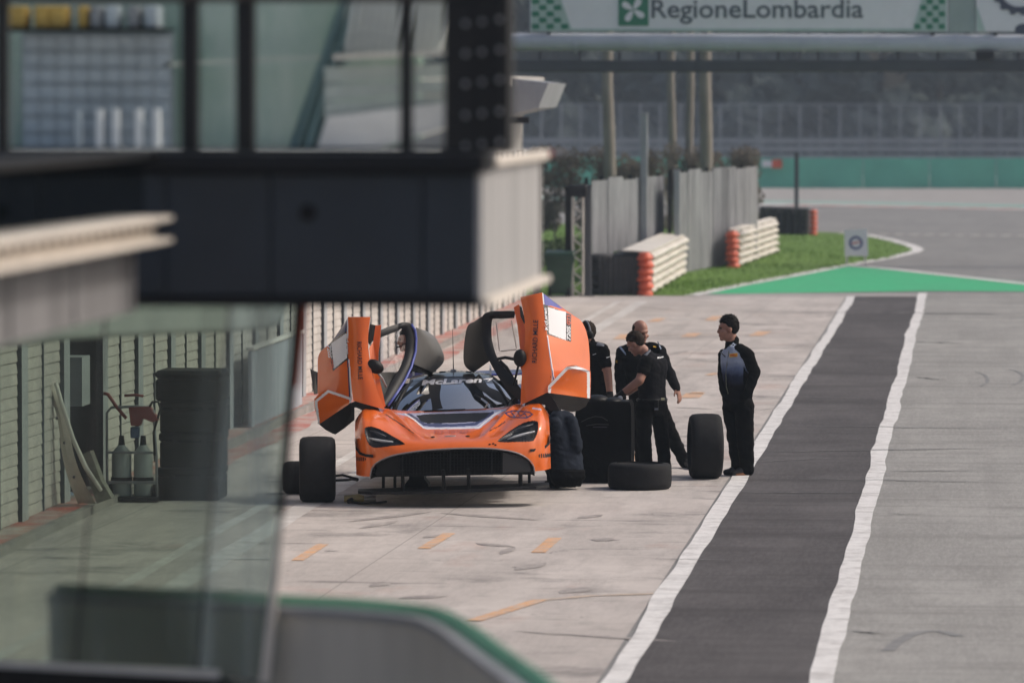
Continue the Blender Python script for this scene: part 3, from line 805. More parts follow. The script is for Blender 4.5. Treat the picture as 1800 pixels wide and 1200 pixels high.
for i in range(n):
    a = 2 * math.pi * i / n; rr = ro + (.022 if (i // 2) % 2 else 0)
    vs += [(c.x + rr * math.cos(a), c.y, c.z + rr * math.sin(a)), (c.x + ri_ * math.cos(a), c.y, c.z + ri_ * math.sin(a))]
mb.add(vs, [(2*i, 2*i+1, (2*i+3) % (2*n), (2*i+2) % (2*n)) for i in range(n)])
t.part('cog_emblem', mb, mat('cog_blue', (.03, .06, .22), .5))
mb = MB().prism([Q(1497, 429, -.01), Q(1512, 426, -.01), Q(1512, 424, -.01), Q(1497, 427, -.01)], (0, .003, 0)); t.part('red_dash', mb, M['red'])

# green fabric wall with catch fence above
gy = G(1500, 331).y
M['green_fab'] = mat('green_windbreak', (0.14, 0.52, 0.38), 0.8, var=0.2, scale=.35, world=True, bump=.1, bscale=1.2)
t = Thing('catch_fence', 'far catch fence of grey posts and mesh above a green windbreak', 'fence', (0, gy, 0))
x0, x1 = -26.0, 22.0; nseg = 16; sgw = (x1 - x0) / nseg
for i in range(nseg):
    a, b = x0 + sgw * i, x0 + sgw * (i + 1); mb = MB(); rings = []
    for j in range(9):
        x = a + (b - a - .03) * j / 8; off = .05 * math.sin(j * math.pi / 4 + i)
        rings.append([Vector((x, gy + off + .15 * math.sin(x * .2), 0)), Vector((x, gy + off + .1 * math.sin(x * .2), 1.36 + random.uniform(-.02, .02))), Vector((x, gy + .03 + off + .1 * math.sin(x * .2), 1.36)), Vector((x, gy + .03 + off + .15 * math.sin(x * .2), 0))])
    mb.loft(rings); t.part('windbreak_sheet', mb, M['green_fab'], smooth=40)
M['fence_grey'] = mat('fence_grey', (.30, .32, .35), .5, .3)
for i in range(54):
    x = x0 + (x1 - x0) * i / 53
    mb = MB().box((x - .045, gy + .45, 0), (x + .045, gy + .55, 3.75)); t.part('post', mb, M['fence_grey'])
mb = MB()
for i in range(18): z = 1.2 + i * .15; mb.box((x0, gy + .44, z), (x1, gy + .445, z + .018))
for i in range(240): x = x0 + (x1 - x0) * i / 240; mb.box((x, gy + .435, 1.2), (x + .016, gy + .44, 3.75))
w = t.part('wire_mesh', mb, M['fence_grey'])
for z in (2.2, 3.75): t.part('rail', MB().box((x0, gy + .56, z), (x1, gy + .62, z + .06)), M['fence_grey'])
t = Thing('guard_rail', 'grey guard rail behind the green windbreak fence', 'guard rail', (0, gy + 14, 0))
for z in (.4, .75, 1.1, 1.5, 1.9): t.part('beam', MB().box((x0 - 6, gy + 14, z), (x1 + 8, gy + 14.06, z + .28)), M['zinc'])
for i in range(20): x = x0 + i * 2.6; t.part('post', MB().box((x - .05, gy + 14.07, 0), (x + .05, gy + 14.17, 2.3)), M['fence_grey'])
mk = P(1357, 288, gy - .3); t = Thing('marker_board', 'small orange and white marker on the green windbreak', 'marker', (mk.x, mk.y, mk.z - .25))
t.part('orange_half', MB().box((mk.x, mk.y, mk.z - .2), (mk.x + .45, mk.y + .05, mk.z + .2)), M['red_orange']); t.part('white_half', MB().box((mk.x - .45, mk.y, mk.z - .15), (mk.x - .002, mk.y + .05, mk.z + .15)), M['white_clean'])
t.part('bracket', MB().box((mk.x - .02, mk.y + .052, mk.z - .2), (mk.x + .02, mk.y + .35, mk.z + .1)), M['post_dark'])

# ------------------------------------------------------------------ trees
def leaf_cloud(mb, c, r, n, size, flat=0.8, bias=(0, 0, 0)):
    for _ in range(n):
        while True:
            v = Vector((random.uniform(-1, 1), random.uniform(-1, 1), random.uniform(-1, 1)))
            if 0.15 < v.length < 1: break
        p = Vector(c) + Vector((v.x * r[0], v.y * r[1], v.z * r[2]))
        a = Vector((random.gauss(0, 1) + bias[0], random.gauss(0, 1) + bias[1], random.gauss(0, 1) * flat + bias[2])).normalized(); b = a.orthogonal().normalized(); b = Matrix.Rotation(random.uniform(0, 6.28), 3, a) @ b; cc = a.cross(b)
        s1 = size * random.uniform(.5, 1.3); s2 = s1 * random.uniform(.4, .8)
        mb.add([p - b * s1, p + cc * s2, p + b * s1, p - cc * s2], [(0, 1, 2, 3)])
def leafy(m):
    nt = m.node_tree; b = nt.nodes['Principled BSDF']; tr = nt.nodes.new('ShaderNodeBsdfTranslucent'); mx = nt.nodes.new('ShaderNodeMixShader'); mx.inputs[0].default_value = .45
    src = b.inputs['Base Color'].links[0].from_socket; nt.links.new(src, tr.inputs['Color'])
    nt.links.new(b.outputs[0], mx.inputs[1]); nt.links.new(tr.outputs[0], mx.inputs[2]); nt.links.new(mx.outputs[0], nt.nodes['Material Output'].inputs['Surface']); return m
M['bark'] = mat('pine_bark', (.24, .215, .19), .9, var=.4, scale=2.5, bump=.4, bscale=9, aniso=(1, 1, .3))
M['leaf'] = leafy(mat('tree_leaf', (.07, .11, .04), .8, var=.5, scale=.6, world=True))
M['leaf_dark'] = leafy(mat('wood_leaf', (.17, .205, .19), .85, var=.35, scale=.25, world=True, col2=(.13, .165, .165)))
M['leaf_brown'] = leafy(mat('dry_hedge_leaf', (.20, .175, .145), .9, var=.45, scale=.9, world=True))
labs = ['thick tan tree trunk rising behind the shorter corrugated fence', 'thin tan tree trunk left of the paired trunks', 'tan tree trunk, left one of the close pair behind the taller fence', 'dark tan tree trunk, right one of the close pair behind the taller fence']
for i, (px, w, Y) in enumerate([(1070, .36, 148), (1181, .28, 165), (1212, .26, 158), (1241, .40, 152)]):
    b = P(px, 300, Y); b.z = 0
    t = Thing('pine_tree', labs[i], 'tree', b, 'tall trees behind the corrugated fences')
    pts = []; rad = []
    for j in range(9):
        z = j * 1.5; pts.append((b.x + .10 * noise.noise(Vector((z * .3, i, 0))), b.y, z)); rad.append(w / 2 * (1 - j * .05))
    tr = t.part('trunk', MB().tube(pts, rad, 12), M['bark'], smooth=True)
    mb = MB()
    for j in range(5):
        a = j * 1.3 + i; z = 7.2 + j * .9; mb.tube([(b.x, b.y, z), (b.x + math.cos(a) * 1.2, b.y + math.sin(a) * 1.2, z + .6), (b.x + math.cos(a) * 2.2, b.y + math.sin(a) * 2.2, z + .9)], [.08, .05, .02], 6)
    t.part('limb', mb, M['bark'], sub=tr)
    mb = MB()
    for j in range(14):
        a = random.uniform(0, 6.28); rr = random.uniform(.4, 2.4); leaf_cloud(mb, (b.x + math.cos(a) * rr, b.y + math.sin(a) * rr, random.uniform(8.4, 13)), (1.0, 1.0, .6), 130, .16)
    t.part('crown', mb, M['leaf'])
# far wood
mb = MB()
for i in range(560):
    x = random.uniform(-62, 40); y = random.uniform(330, 385); z = random.uniform(.3, 16.5)
    if i % 4 == 0: z = random.uniform(.3, 3)
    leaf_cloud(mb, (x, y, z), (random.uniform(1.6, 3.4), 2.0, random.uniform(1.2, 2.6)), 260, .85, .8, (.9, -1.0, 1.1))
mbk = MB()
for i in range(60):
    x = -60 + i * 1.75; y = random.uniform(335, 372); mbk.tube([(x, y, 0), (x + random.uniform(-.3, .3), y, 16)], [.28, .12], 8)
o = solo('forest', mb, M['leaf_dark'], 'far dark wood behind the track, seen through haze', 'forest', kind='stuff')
o2 = solo('forest_trunks', mbk, mat('dark_trunk', (.04, .035, .03), .9), 'far tree trunks inside the dark wood', 'forest', kind='stuff')
# brown hedge on top of the corrugated fences
for (pa, pb, Y, lab) in [(945, 1165, 152, 'brown dry hedge above the shorter corrugated fence'), (1175, 1328, 158, 'brown dry hedge above the taller corrugated fence')]:
    mb = MB(); a = P(pa, 290, Y); b = P(pb, 290, Y); t = Thing('hedge', lab, 'hedge', (a.x, Y, 0)); L = b.x - a.x
    for j in range(int(L * 26)):
        leaf_cloud(mb, (a.x + random.uniform(0, L), Y + random.uniform(-.5, .5), random.uniform(.5, 2.55)), (.30, .4, .30), 130, .06)
    t.part('foliage', mb, M['leaf_brown'])
    mb = MB()
    for j in range(int(L * 2)): x = a.x + L * j / (L * 2); mb.tube([(x, Y, 0), (x + random.uniform(-.2, .2), Y, 2.2)], [.03, .012], 5)
    t.part('stems', mb, M['bark'])
# scrubby weeds at the foot of the first barrier
mb = MB()
for j in range(26): g = G(random.uniform(1040, 1130), random.uniform(488, 516)); leaf_cloud(mb, (g.x, g.y, random.uniform(.1, .5)), (.25, .4, .25), 60, .06)
for j in range(24): g = G(random.uniform(948, 1005), random.uniform(440, 480)); leaf_cloud(mb, (g.x, g.y, random.uniform(.1, .3)), (.4, .6, .2), 60, .07)
solo('weeds', mb, mat('weed_leaf', (.05, .085, .02), .85, var=.5, scale=1.0, world=True), 'scrubby weeds in front of the shorter corrugated fence', 'weeds', kind='stuff')

# ------------------------------------------------------------------ gantry and its boards
Yg = 132.0
def Q(px, py, dy=0.0): return P(px, py, Yg + dy)
M['gantry_pipe'] = mat('blue_grey_gantry_pipe', (.46, .49, .55), .5, var=.15, scale=1)
M['gantry_dark'] = mat('dark_gantry_beam', (.05, .055, .065), .5, var=.2)
xl = Q(880, 77).x; xr = Q(1713 + 9.0 / Yg * F, 77).x
t = Thing('gantry', 'blue-grey pipe gantry spanning the pit exit under the advertising boards', 'gantry', (0, Yg, 0))
zc = Q(1350, 77).z; r_ = (Q(1350, 60).z - Q(1350, 91).z) / 2
t.part('main_pipe', MB().tube([(xl, Yg, zc + .05), (0, Yg, zc), (xr, Yg, zc - .02)], r_, 20), M['gantry_pipe'], smooth=40)
zb0, zb1 = Q(1350, 127).z, Q(1350, 106).z
t.part('lower_beam', MB().bbox((xl, Yg - .15, zb0), (xr, Yg + .15, zb1), .03), M['gantry_dark'])
for i in range(22):
    x = xl + (xr - xl) * i / 21; t.part('hanger', MB().box((x - .035, Yg - .04, zb1 + .002), (x + .035, Yg + .04, zc - r_ * .9)), M['gantry_dark'])
for i in range(12):
    x = xl + (xr - xl) * i / 11; t.part('clamp', MB().lathe([(r_ + .004, -.03), (r_ + .02, -.03), (r_ + .02, .03), (r_ + .004, .03)], 20, 'X', (x, Yg, zc)), M['gantry_pipe'])
for x in (xl, xr):
    t.part('leg', MB().bbox((x - .2, Yg - .2, 0), (x + .2, Yg + .2, 7.4), .03), M['gantry_dark'])
t.part('upper_pipe', MB().tube([(xl, Yg, 7.2), (xr, Yg, 7.2)], .12, 14), M['gantry_pipe'], smooth=40)
for px in (1240, 1700, 1000): 
    x = Q(px, 60).x; t.part('brace', MB().tube([(x, Yg + .2, zc), (x + .1, Yg + .2, 7.2)], .05, 8), M['gantry_dark'])
x = Q(1730, 98).x; t.part('camera_box', MB().bbox((x - .2, Yg - .3, zb1 + .01), (x + .25, Yg + .1, zb1 + .2), .03), M['dark_steel'])
def board(label, xa, xb, top=-75, bot=56):
    t = Thing('advertising_board', label, 'board', Q((xa + xb) / 2, bot))
    t.part('panel', MB().prism([Q(xa, bot, -.2), Q(xb, bot, -.2), Q(xb, top, -.2), Q(xa, top, -.2)], (0, .08, 0)), M['white_clean'])
    t.part('bracket', MB().box((Q(xa + 30, bot).x, Yg - .11, Q(0, bot).z - .15), (Q(xa + 30, bot).x + .1, Yg - .02, 7.1)), M['gantry_dark'])
    t.part('bracket', MB().box((Q(xb - 30, bot).x, Yg - .11, Q(0, bot).z - .15), (Q(xb - 30, bot).x + .1, Yg - .02, 7.1)), M['gantry_dark'])
    return t
M['board_green'] = mat('board_green', (.02, .20, .11), .5, var=.1); M['board_pale'] = mat('board_pale_green', (.42, .55, .50), .5, var=.1)
t = board('white advertising board reading Regione Lombardia between green chequered ends', 932, 1666)
def flat(px, d, dep=.006): return MB().prism([Q(p[0], p[1], d) for p in px], (0, dep, 0))
t.part('chequered_end', flat([(934, 55), (1006, 55), (960, -74), (934, -74)], -.212), M['board_pale'])
t.part('chequered_end', flat([(1604, 55), (1664, 55), (1664, -74), (1640, -74)], -.212), M['board_pale'])
for sx, xa, xb in ((0, 936, 1000), (1, 1608, 1662)):
    mb = MB()
    for i in range(5):
        for j in range(7):
            if (i + j) % 2: continue
            x = xa + (xb - xa) * i / 5; y = 52 - j * 11; w = (xb - xa) / 5
            if sx == 0 and x + w > 1004 - (55 - y) * .36: continue
            if sx == 1 and x < 1606 + (55 - y) * .28: continue
            mb.prism([Q(x, y, -.222), Q(x + w, y - 1, -.222), Q(x + w - 2, y - 10, -.222), Q(x - 2, y - 9, -.222)], (0, .005, 0))
    t.part('chequer', mb, M['board_green'])
t.part('lower_edge', flat([(934, 55.5), (1664, 55.5), (1664, 51), (934, 51)], -.213), M['board_pale'])
t.part('green_square', flat([(1087, 46), (1140, 46), (1140, -30), (1087, -30)], -.215), M['board_green'])
mb = MB(); c = Q(1113, 18, -.226)
for k in range(4):
    a = R(45 + 90 * k + 12); 
    for e in range(1): 
        ex = Vector((math.cos(a), 0, math.sin(a))); ez = Vector((-math.sin(a), 0, math.cos(a)))
        vs = []
        for i in range(16):
            b_ = 2 * math.pi * i / 16; vs.append(c + ex * (.17 + .15 * math.cos(b_)) + ez * (.075 * math.sin(b_) * (1 + .4 * math.cos(b_))))
        mb.prism(vs, (0, .004 + k * .0005, 0))
t.part('flower_emblem', mb, M['white_clean'])
M['board_text'] = mat('board_lettering', (.09, .11, .13), .5)
zt = Q(1330, 18).z
t.part('lettering', text_mb('RegioneLombardia', Q(1331, 21, -.214), (1, 0, 0), (0, 0, 1), .60, bold=.012, width=(1517 - 1146) / F * Yg), M['board_text'])
t = board('white advertising board with part of a dark cog emblem at the upper right', 1716, 2060)
t.part('green_corner', flat([(1717, 55), (1732, 55), (1717, 10)], -.215), M['board_pale'])
mb = MB(); c = Q(1792, -22, -.226); n = 60; vs = []
for i in range(n):
    a = 2 * math.pi * i / n; rr = .62 + (.07 if (i // 2) % 2 else 0); vs += [(c.x + rr * math.cos(a), c.y, c.z + rr * math.sin(a)), (c.x + .48 * math.cos(a), c.y, c.z + .48 * math.sin(a))]
mb.add(vs, [(2*i, 2*i+1, (2*i+3) % (2*n), (2*i+2) % (2*n)) for i in range(n)]); t.part('cog_emblem', mb, mat('cog_navy', (.05, .06, .10), .5))
mb = MB().ellipsoid(Q(1800, 52, -.214), [(.22, 0, 0), (0, .006, 0), (0, 0, .14)]); t.part('dark_dot', mb, mat('cog_navy2', (.05, .06, .10), .5))
t = Thing('pale_filler_board', 'pale grey-green board between the two advertising boards', 'board', Q(1690, 56))
t.part('panel', MB().prism([Q(1668, 57, -.15), Q(1714, 57, -.15), Q(1714, -75, -.15), Q(1668, -75, -.15)], (0, .08, 0)), mat('pale_grey_green', (.33, .40, .38), .6, var=.1))
# pale awning far along the building
a = P(925, 168, 100)
t = Thing('awning', 'pale awning edge beyond the terrace, left of the gantry', 'awning', (a.x, 100, a.z))
mb = MB().prism([P(880, 205, 100), P(946, 190, 100), P(964, 146, 100), P(880, 136, 100)], (-.2, 7, 0)); t.part('sheet', mb, M['zinc'])
mb = MB().box((-9.2, 103, 3.6), (a.x - .2, 103.12, 3.72)); t.part('arm', mb, M['dark_steel'])
# ------------------------------------------------------------------ terrace in the foreground
Yt = 20.0
def T(px, py, dy=0.0): return P(px, py, Yt + dy)
xe = T(846, 400).x                      # outer end of the terrace
zt, zb = T(846, 291).z, T(846, 539).z
y2 = 22.75
ter = Thing('terrace', 'dark clad terrace with a white steel end above the pit garages', 'terrace', (xe - 1.5, Yt, 0))
# dark front cladding, panel by panel (seams at the places seen)
seams = [-300, 120, 290, 475, 742, 846]
for i in range(len(seams) - 1):
    a = T(seams[i], 400).x + .002; b = T(seams[i + 1], 400).x - .002
    ter.part('cladding_panel', MB().bbox((a, Yt, zb + .035), (b, Yt + .05, zt - .03), .006), M['panel_blue'])
ter.part('backing', MB().box((-9.0, Yt + .055, zb + .01), (xe - .03, y2 - .02, zt - .02)), M['dark_steel'])
ter.part('bottom_trim', MB().bbox((-9.0, Yt - .03, zb - .002), (xe, Yt + .052, zb + .03), .006), M['dark_steel'])
ter.part('floor_edge', MB().bbox((-9.0, Yt - .06, zt - .025), (xe + .02, Yt + .4, zt + .045), .01), M['dark_steel'])
hc = T(541, 374, -.012)
ter.part('cable_hole', MB().lathe([(0, 0), (.026, 0), (.032, -.012), (.022, -.016), (0, -.016)], 16, 'Y', (hc.x, hc.y + .013, hc.z), closed=False), M['black_satin'])
# white steel end
mb = MB().box((xe - .02, Yt - .001, zb + .03), (xe, y2, zt)); ter.part('end_web', mb, mat('streaked_grey_web', (.40, .395, .395), .55, var=.4, scale=5, aniso=(1, 1.6, .12), bump=.03))
M['cream_paint'] = mat('cream_painted_flange', (.70, .64, .57), .55, var=.2, scale=6, bump=.05)
ter.part('bottom_flange', MB().bbox((xe - .01, Yt - .005, zb - .004), (xe + .038, y2 + .1, zb + .026), .004), M['cream_paint'])
ter.part('top_flange', MB().bbox((xe - .01, Yt + .36, zt - .01), (xe + .03, y2 + .1, zt + .03), .004), M['cream_paint'])
ter.part('red_cap', MB().bbox((xe + .030, y2 + .101, zt + .005), (xe + .046, y2 + .14, zt + .028), .004), M['red'])
ter.part('far_rail', MB().tube([(xe + .02, y2 + .11, zt + .02), (xe + .10, y2 + .11, zt + .022)], .009, 8), M['zinc'])
# posts, column and glazing above
zc = 6.2
def post_px(xa, xb, name, m, dy=0.0, d=.08):
    a, b = T(xa, 150, dy).x, T(xb, 150, dy).x
    return ter.part(name, MB().bbox((a, Yt + dy, zt + .05), (b, Yt + dy + d, zc), .004), m)
M['black_metal'] = mat('black_metal', (.006, .006, .007), .5, var=.2)
for xa, xb in ((-8, 12), (318, 347), (414, 446), (703, 723)): post_px(xa, xb, 'mullion', M['black_metal'])
colm = post_px(781, 895, 'column', M['black_metal'], -.02, .22)
for j, px in enumerate((818, 847, 878)):
    for i, py in enumerate((95, 148, 203, 257, 42)):
        c = T(px, py - (px - 818) * .12, -.024); ter.part('bolt', MB().ellipsoid(c, [(.010, 0, 0), (0, .006, 0), (0, 0, .010)], 10, 6), M['zinc'], sub=colm, smooth=True)
for px in (838, 866):
    a = T(px, 150, -.02).x; ter.part('joint_strip', MB().box((a - .003, Yt - .026, zt + .05), (a + .003, Yt - .0205, zc)), M['dark_steel'], sub=colm)
ter.part('head_rail', MB().bbox((-9, Yt - .02, T(0, 4).z), (xe, Yt + .1, T(0, -40).z), .01), mat('brown_grey_rail', (.06, .048, .043), .6, var=.2))
for xa, xb in ((13, 317), (348, 413), (447, 702), (724, 780)):
    a, b = T(xa, 100).x, T(xb, 100).x; ter.part('window_pane', MB().box((a, Yt + .03, zt + .05), (b, Yt + .042, T(0, 3).z)), M['glass_clear'])
# room behind the glazing
Yr = 25.0
def T2(px, py, dy=0.0): return P(px, py, Yr + dy)
zf = zt + .03
room = Thing('terrace_room', 'glazed terrace room with a pale gridded blind and reflections modelled as shapes and wall colour', 'room', (xe - 2, Yr, zf))
room.part('floor_slab', MB().box((-9.0, Yt + .42, zf - .06), (T2(775, 100).x, Yr + .9, zf - .01)), M['white_clean'])
room.part('floor_nosing', MB().box((-9.0, Yt + .402, zf - .065), (xe - .02, Yt + .418, zf + .03)), M['dark_steel'])
M['room_refl_green'] = mat('reflected_tree_green', (.62, .68, .62), .6, var=.5, scale=2.2, world=True, aniso=(1.6, 1, .5), col2=(.32, .46, .38))  # reflected trees put into the wall colour
room.part('back_wall', MB().box((-9.0, Yr + .5, zf - .01), (T2(720, 100).x, Yr + .6, 6.0)), M['room_refl_green'])
M['blind'] = mat('blue_grey_blind', (.46, .51, .56), .6, var=.2, scale=2, world=True)
mbs = 0
for i in range(9):
    for j in range(7):
        xa = 22 + i * 29; ya = 62 + j * 29
        a = T2(xa, ya + 26); b = T2(xa + 27, ya)
        room.part('blind_panel', MB().box((a.x, Yr + .3, a.z), (b.x, Yr + .32, b.z)), M['blind'])
room.part('blind_backing', MB().box((T2(16, 0).x, Yr + .33, T2(0, 266).z), (T2(286, 0).x, Yr + .36, T2(0, 56).z)), mat('blind_gap', (.36, .40, .43), .7))
for i, px in enumerate((168, 197, 237, 269, 130)):
    a = T2(px - 6, 262); b = T2(px + 6, 192); room.part('white_upright', MB().bbox((a.x, Yr + .1, a.z), (b.x, Yr + .16, b.z), .006), M['white_clean'] if i < 4 else M['blind'])
room.part('shelf', MB().box((T2(0, 0).x, Yr + .05, T2(0, 55).z), (T2(290, 0).x, Yr + .3, T2(0, 50).z)), M['black_satin'])
for i, (px, wd, c) in enumerate(((20, 34, 'yellow'), (66, 26, 'yellow'), (95, 28, 'yellow'), (138, 16, 'yellow'), (162, 20, 'zinc'), (190, 22, 'blind'), (228, 20, 'zinc'), (260, 24, 'blind'))):
    a = T2(px - wd / 2, 49.5); b = T2(px + wd / 2, 10); room.part('shelf_box', MB().bbox((a.x, Yr + .1, a.z), (b.x, Yr + .28, b.z), .008), {'yellow': mat('ochre_box', (.55, .36, .09), .7, var=.2), 'zinc': M['zinc'], 'blind': M['blind']}[c])
# made-up band, stripes and sheets standing in for reflections in the glazing
M['reflected_band'] = mat('dark_teal_reflection', (.24, .34, .34), .7, var=.3, scale=3, world=True, aniso=(3, 1, .4))
mb = MB(); rings = []
for i in range(9):
    f = i / 8; off = .03 * math.sin(i * 2.4)
    rings.append([T2(545 + 42 * f + 60, -20, .2 + off), T2(505 + 62 * f, 262, .2 + off), T2(505 + 62 * f, 262, .23 + off), T2(545 + 42 * f + 60, -20, .23 + off)])
mb.loft(rings); room.part('reflected_band', mb, M['reflected_band'])
M['pale_reflected_stripe'] = mat('pale_reflected_stripe', (.80, .80, .77), .6, var=.15)
for i in range(13):
    x = 606 + i * 13.5
    p = [T2(x, 92, .1), T2(x + 6.5, 92, .1), T2(x + 24, -15, .1), T2(x + 17, -15, .1)]
    room.part('reflected_stripe', MB().prism(p, (0, .06, 0)), M['pale_reflected_stripe'])
room.part('reflected_stripe_backing', MB().box((T2(596, 0).x, Yr + .2, T2(0, 94).z), (T2(800, 0).x, Yr + .24, 5.8)), mat('reflected_stripe_gap', (.45, .48, .45), .7))
room.part('beige_rail', MB().prism([T2(585, 106), T2(785, 98), T2(785, 88), T2(585, 96)], (0, .1, 0)), mat('beige_rail', (.75, .68, .60), .6, var=.15))  # beige band of the reflection in the glazing, not a rail
room.part('beige_rail', MB().prism([T2(290, 117, .3), T2(560, 104, .3), T2(560, 98, .3), T2(290, 110, .3)], (0, .06, 0)), mat('reflected_beige_band_b', (.6, .62, .54), .6, var=.15))  # second beige band of the reflection, not a rail
M['reflected_grey'] = mat('grey_green_reflection', (.50, .53, .49), .6, var=.25, scale=3, world=True)
for i in range(3): room.part('reflected_grey_band', MB().prism([T2(570, 118 + i * 31 + 28, .08), T2(790, 112 + i * 28 + 24, .08), T2(790, 112 + i * 28, .08), T2(570, 118 + i * 31, .08)], (0, .05, 0)), M['reflected_grey'])
room.part('reflected_pale_patch', MB().prism([T2(555, 268, .04), T2(640, 268, .04), T2(790, 222, .04), T2(790, 180, .04), T2(575, 205, .04)], (0, .03, 0)), mat('pale_pink_reflection', (.8, .75, .72), .7, var=.15, scale=3))
room.part('reflected_dark_wedge', MB().prism([T2(642, 270, .0), T2(792, 270, .0), T2(792, 225, .0)], (0, .03, 0)), mat('grey_reflection', (.30, .29, .29), .7))  # darker wedge of the reflection in the glazing
# white flanged edge beam running back to the terrace, with glass above and grey fascia below
yA, yB = 9.0, 19.75
def along(px1, py1, y1, px2, py2, y2): return P(px1, py1, y1), P(px2, py2, y2)
b1 = P(296, 430, yB); t1 = P(296, 373, yB); xw = b1.x
mb = MB()
zb_, zt_ = 3.555, 3.655
mb.bbox((xw - .12, yA, zt_ - .02), (xw + .02, yB, zt_), .004); mb.bbox((xw - .12, yA, zb_), (xw + .02, yB, zb_ + .018), .004); mb.box((xw - .07, yA, zb_ + .018), (xw - .05, yB, zt_ - .02))
M['fascia'] = mat('mid_grey_fascia', (.20, .195, .20), .6, var=.4, scale=3, aniso=(1, 1.4, .3))
edge = ter.part('edge_beam', mb, M['cream_paint'])
for i in range(60):
    y = yA + .1 + i * .18; ter.part('slot', MB().box((xw - .051, y, zt_ - .05), (xw - .0485, y + .09, zt_ - .035)), mat('slot_brown', (.16, .11, .09), .7) if i == 0 else bpy.data.materials['slot_brown'], sub=edge)
ter.part('edge_fascia', MB().box((xw - .18, yA, 3.30), (xw - .122, yB, zb_ - .002)), M['fascia'])
for i in range(9): y = yA + .6 + i * 1.25; ter.part('fascia_rib', MB().box((xw - .1215, y, 3.31), (xw - .112, y + .05, zb_ - .004)), M['fascia'])
for i in range(4):
    ya = yA + (yB - yA) * i / 4 + .01; yb = yA + (yB - yA) * (i + 1) / 4 - .01
    ter.part('balustrade_pane', MB().box((xw - .10, ya, zt_ + .004), (xw - .09, yb, 3.86)), M['glass_dark'])
ter.part('balustrade_rail', MB().bbox((xw - .13, yA, 3.862), (xw - .06, yB + .2, 3.90), .01), M['dark_steel'])

# glass wind screen hanging under the terrace (leaning panes)
Yw = 20.6
def W(px, py, dy=0.0): return P(px, py, Yw + dy)
scr = Thing('glass_screen', 'green tinted glass screen hanging below the terrace', 'glass screen', W(250, 1180))
def lean(x0, y): return x0 - (y - 545) * (58 / 655.0)
edges = [-60, 186, 402, 527]
for i in range(3):
    a, b = edges[i] + 2, edges[i + 1] - (3 if i < 2 else 6)
    q = [W(lean(a, 1168), 1168 + (i * 9)), W(lean(b, 1178), 1178 + i * 9), W(lean(b, 527), 527), W(lean(a, 527), 527)]
    scr.part('glass_pane', MB().prism(q, (0, .012, 0)), M['glass'] if i < 2 else M['glass_refl_streaks'])
for i, x in enumerate(edges[1:3]):
    q = [W(lean(x - 1.8, 1180), 1180, -.004), W(lean(x + 1.8, 1180), 1180, -.004), W(lean(x + 1.8, 527), 527, -.004), W(lean(x - 1.8, 527), 527, -.004)]
    scr.part('joint_seal', MB().prism(q, (0, .02, 0)), M['dark_steel'])
q = [W(lean(519, 905), 905, -.006), W(lean(531, 905), 905, -.006), W(lean(531, 527), 527, -.006), W(lean(516, 527), 527, -.006)]
scr.part('edge_seal', MB().prism(q, (0, .03, 0)), M['black_satin'])
q = [W(lean(514, 1200), 1200, -.006), W(lean(531, 1200), 1200, -.006), W(lean(531, 907), 907, -.006), W(lean(521, 907), 907, -.006)]
scr.part('edge_strip', MB().prism(q, (0, .03, 0)), M['cream_paint'])
q = [W(lean(532, 680), 680, -.002), W(lean(537, 680), 680, -.002), W(lean(540, 527), 527, -.002), W(lean(532, 527), 527, -.002)]
scr.part('orange_reflection', MB().prism(q, (0, .01, 0)), M['red_orange'])  # car door's reflection on the glass edge, put in as a strip
scr.part('top_clamp', MB().box((W(-60, 527).x, Yw - .03, W(0, 528).z), (W(531, 527).x, Yw + .06, zb + .008)), M['dark_steel'])
mb = MB().prism([W(-80, 1168, -.01), W(385, 1192, -.01), W(385, 1178, -.01), W(-80, 1158, -.01)], (0, .06, 0)); scr.part('bottom_strip', mb, M['white_paint'])
mb = MB().prism([W(-80, 1240, -.02), W(470, 1240, -.02), W(385, 1193, -.02), W(-80, 1168.5, -.02)], (0, .08, 0)); scr.part('bottom_rail', mb, M['black_satin'])


# white valance seen through the screen
Yv = 27.0
def V(px, py, dy=0.0): return P(px, py, Yv + dy)
q = [V(-60, 612), V(105, 592), V(190, 586), V(310, 580), V(410, 577), V(470, 572), V(488, 566), V(494, 556), V(495, 520), V(-60, 520)]
k = NT('white_valance_cloth'); k.b.inputs['Base Color'].default_value = (.8, .8, .77, 1); k.b.inputs['Roughness'].default_value = .8
tl = k.n('BsdfTranslucent'); tl.inputs['Color'].default_value = (.8, .8, .77, 1); mxs = k.n('MixShader'); mxs.inputs[0].default_value = .5
k.l(k.b.outputs[0], mxs.inputs[1]); k.l(tl.outputs[0], mxs.inputs[2]); k.l(mxs.outputs[0], k.t.nodes['Material Output'].inputs['Surface']); M['valance'] = k.m
mb = MB(); nq = 8; low = q[:8]; up_ = [p + Vector((0, 2.4, .62)) for p in low]
mb.add(low + up_ + [p - Vector((0, 0, .02)) for p in low + up_], [(i, i+1, nq+i+1, nq+i) for i in range(nq - 1)] + [(2*nq+i, 3*nq+i, 3*nq+i+1, 2*nq+i+1) for i in range(nq - 1)] + [(i, 2*nq+i, 2*nq+i+1, i+1) for i in range(nq - 1)])
solo('awning', mb, M['valance'], 'pale sloping awning below the terrace, seen through the glass screen', 'awning', origin=V(300, 520))

# curved barrier with a green cap, low in the foreground
Yc = 22.0
cur = [(86, 1030), (300, 1040), (480, 1050), (600, 1056), (690, 1064), (740, 1072), (775, 1088), (810, 1112), (850, 1142), (890, 1170), (935, 1206), (985, 1245)]
base = []
for i, (px, py) in enumerate(cur):
    base.append(G(px, py, 2.15))
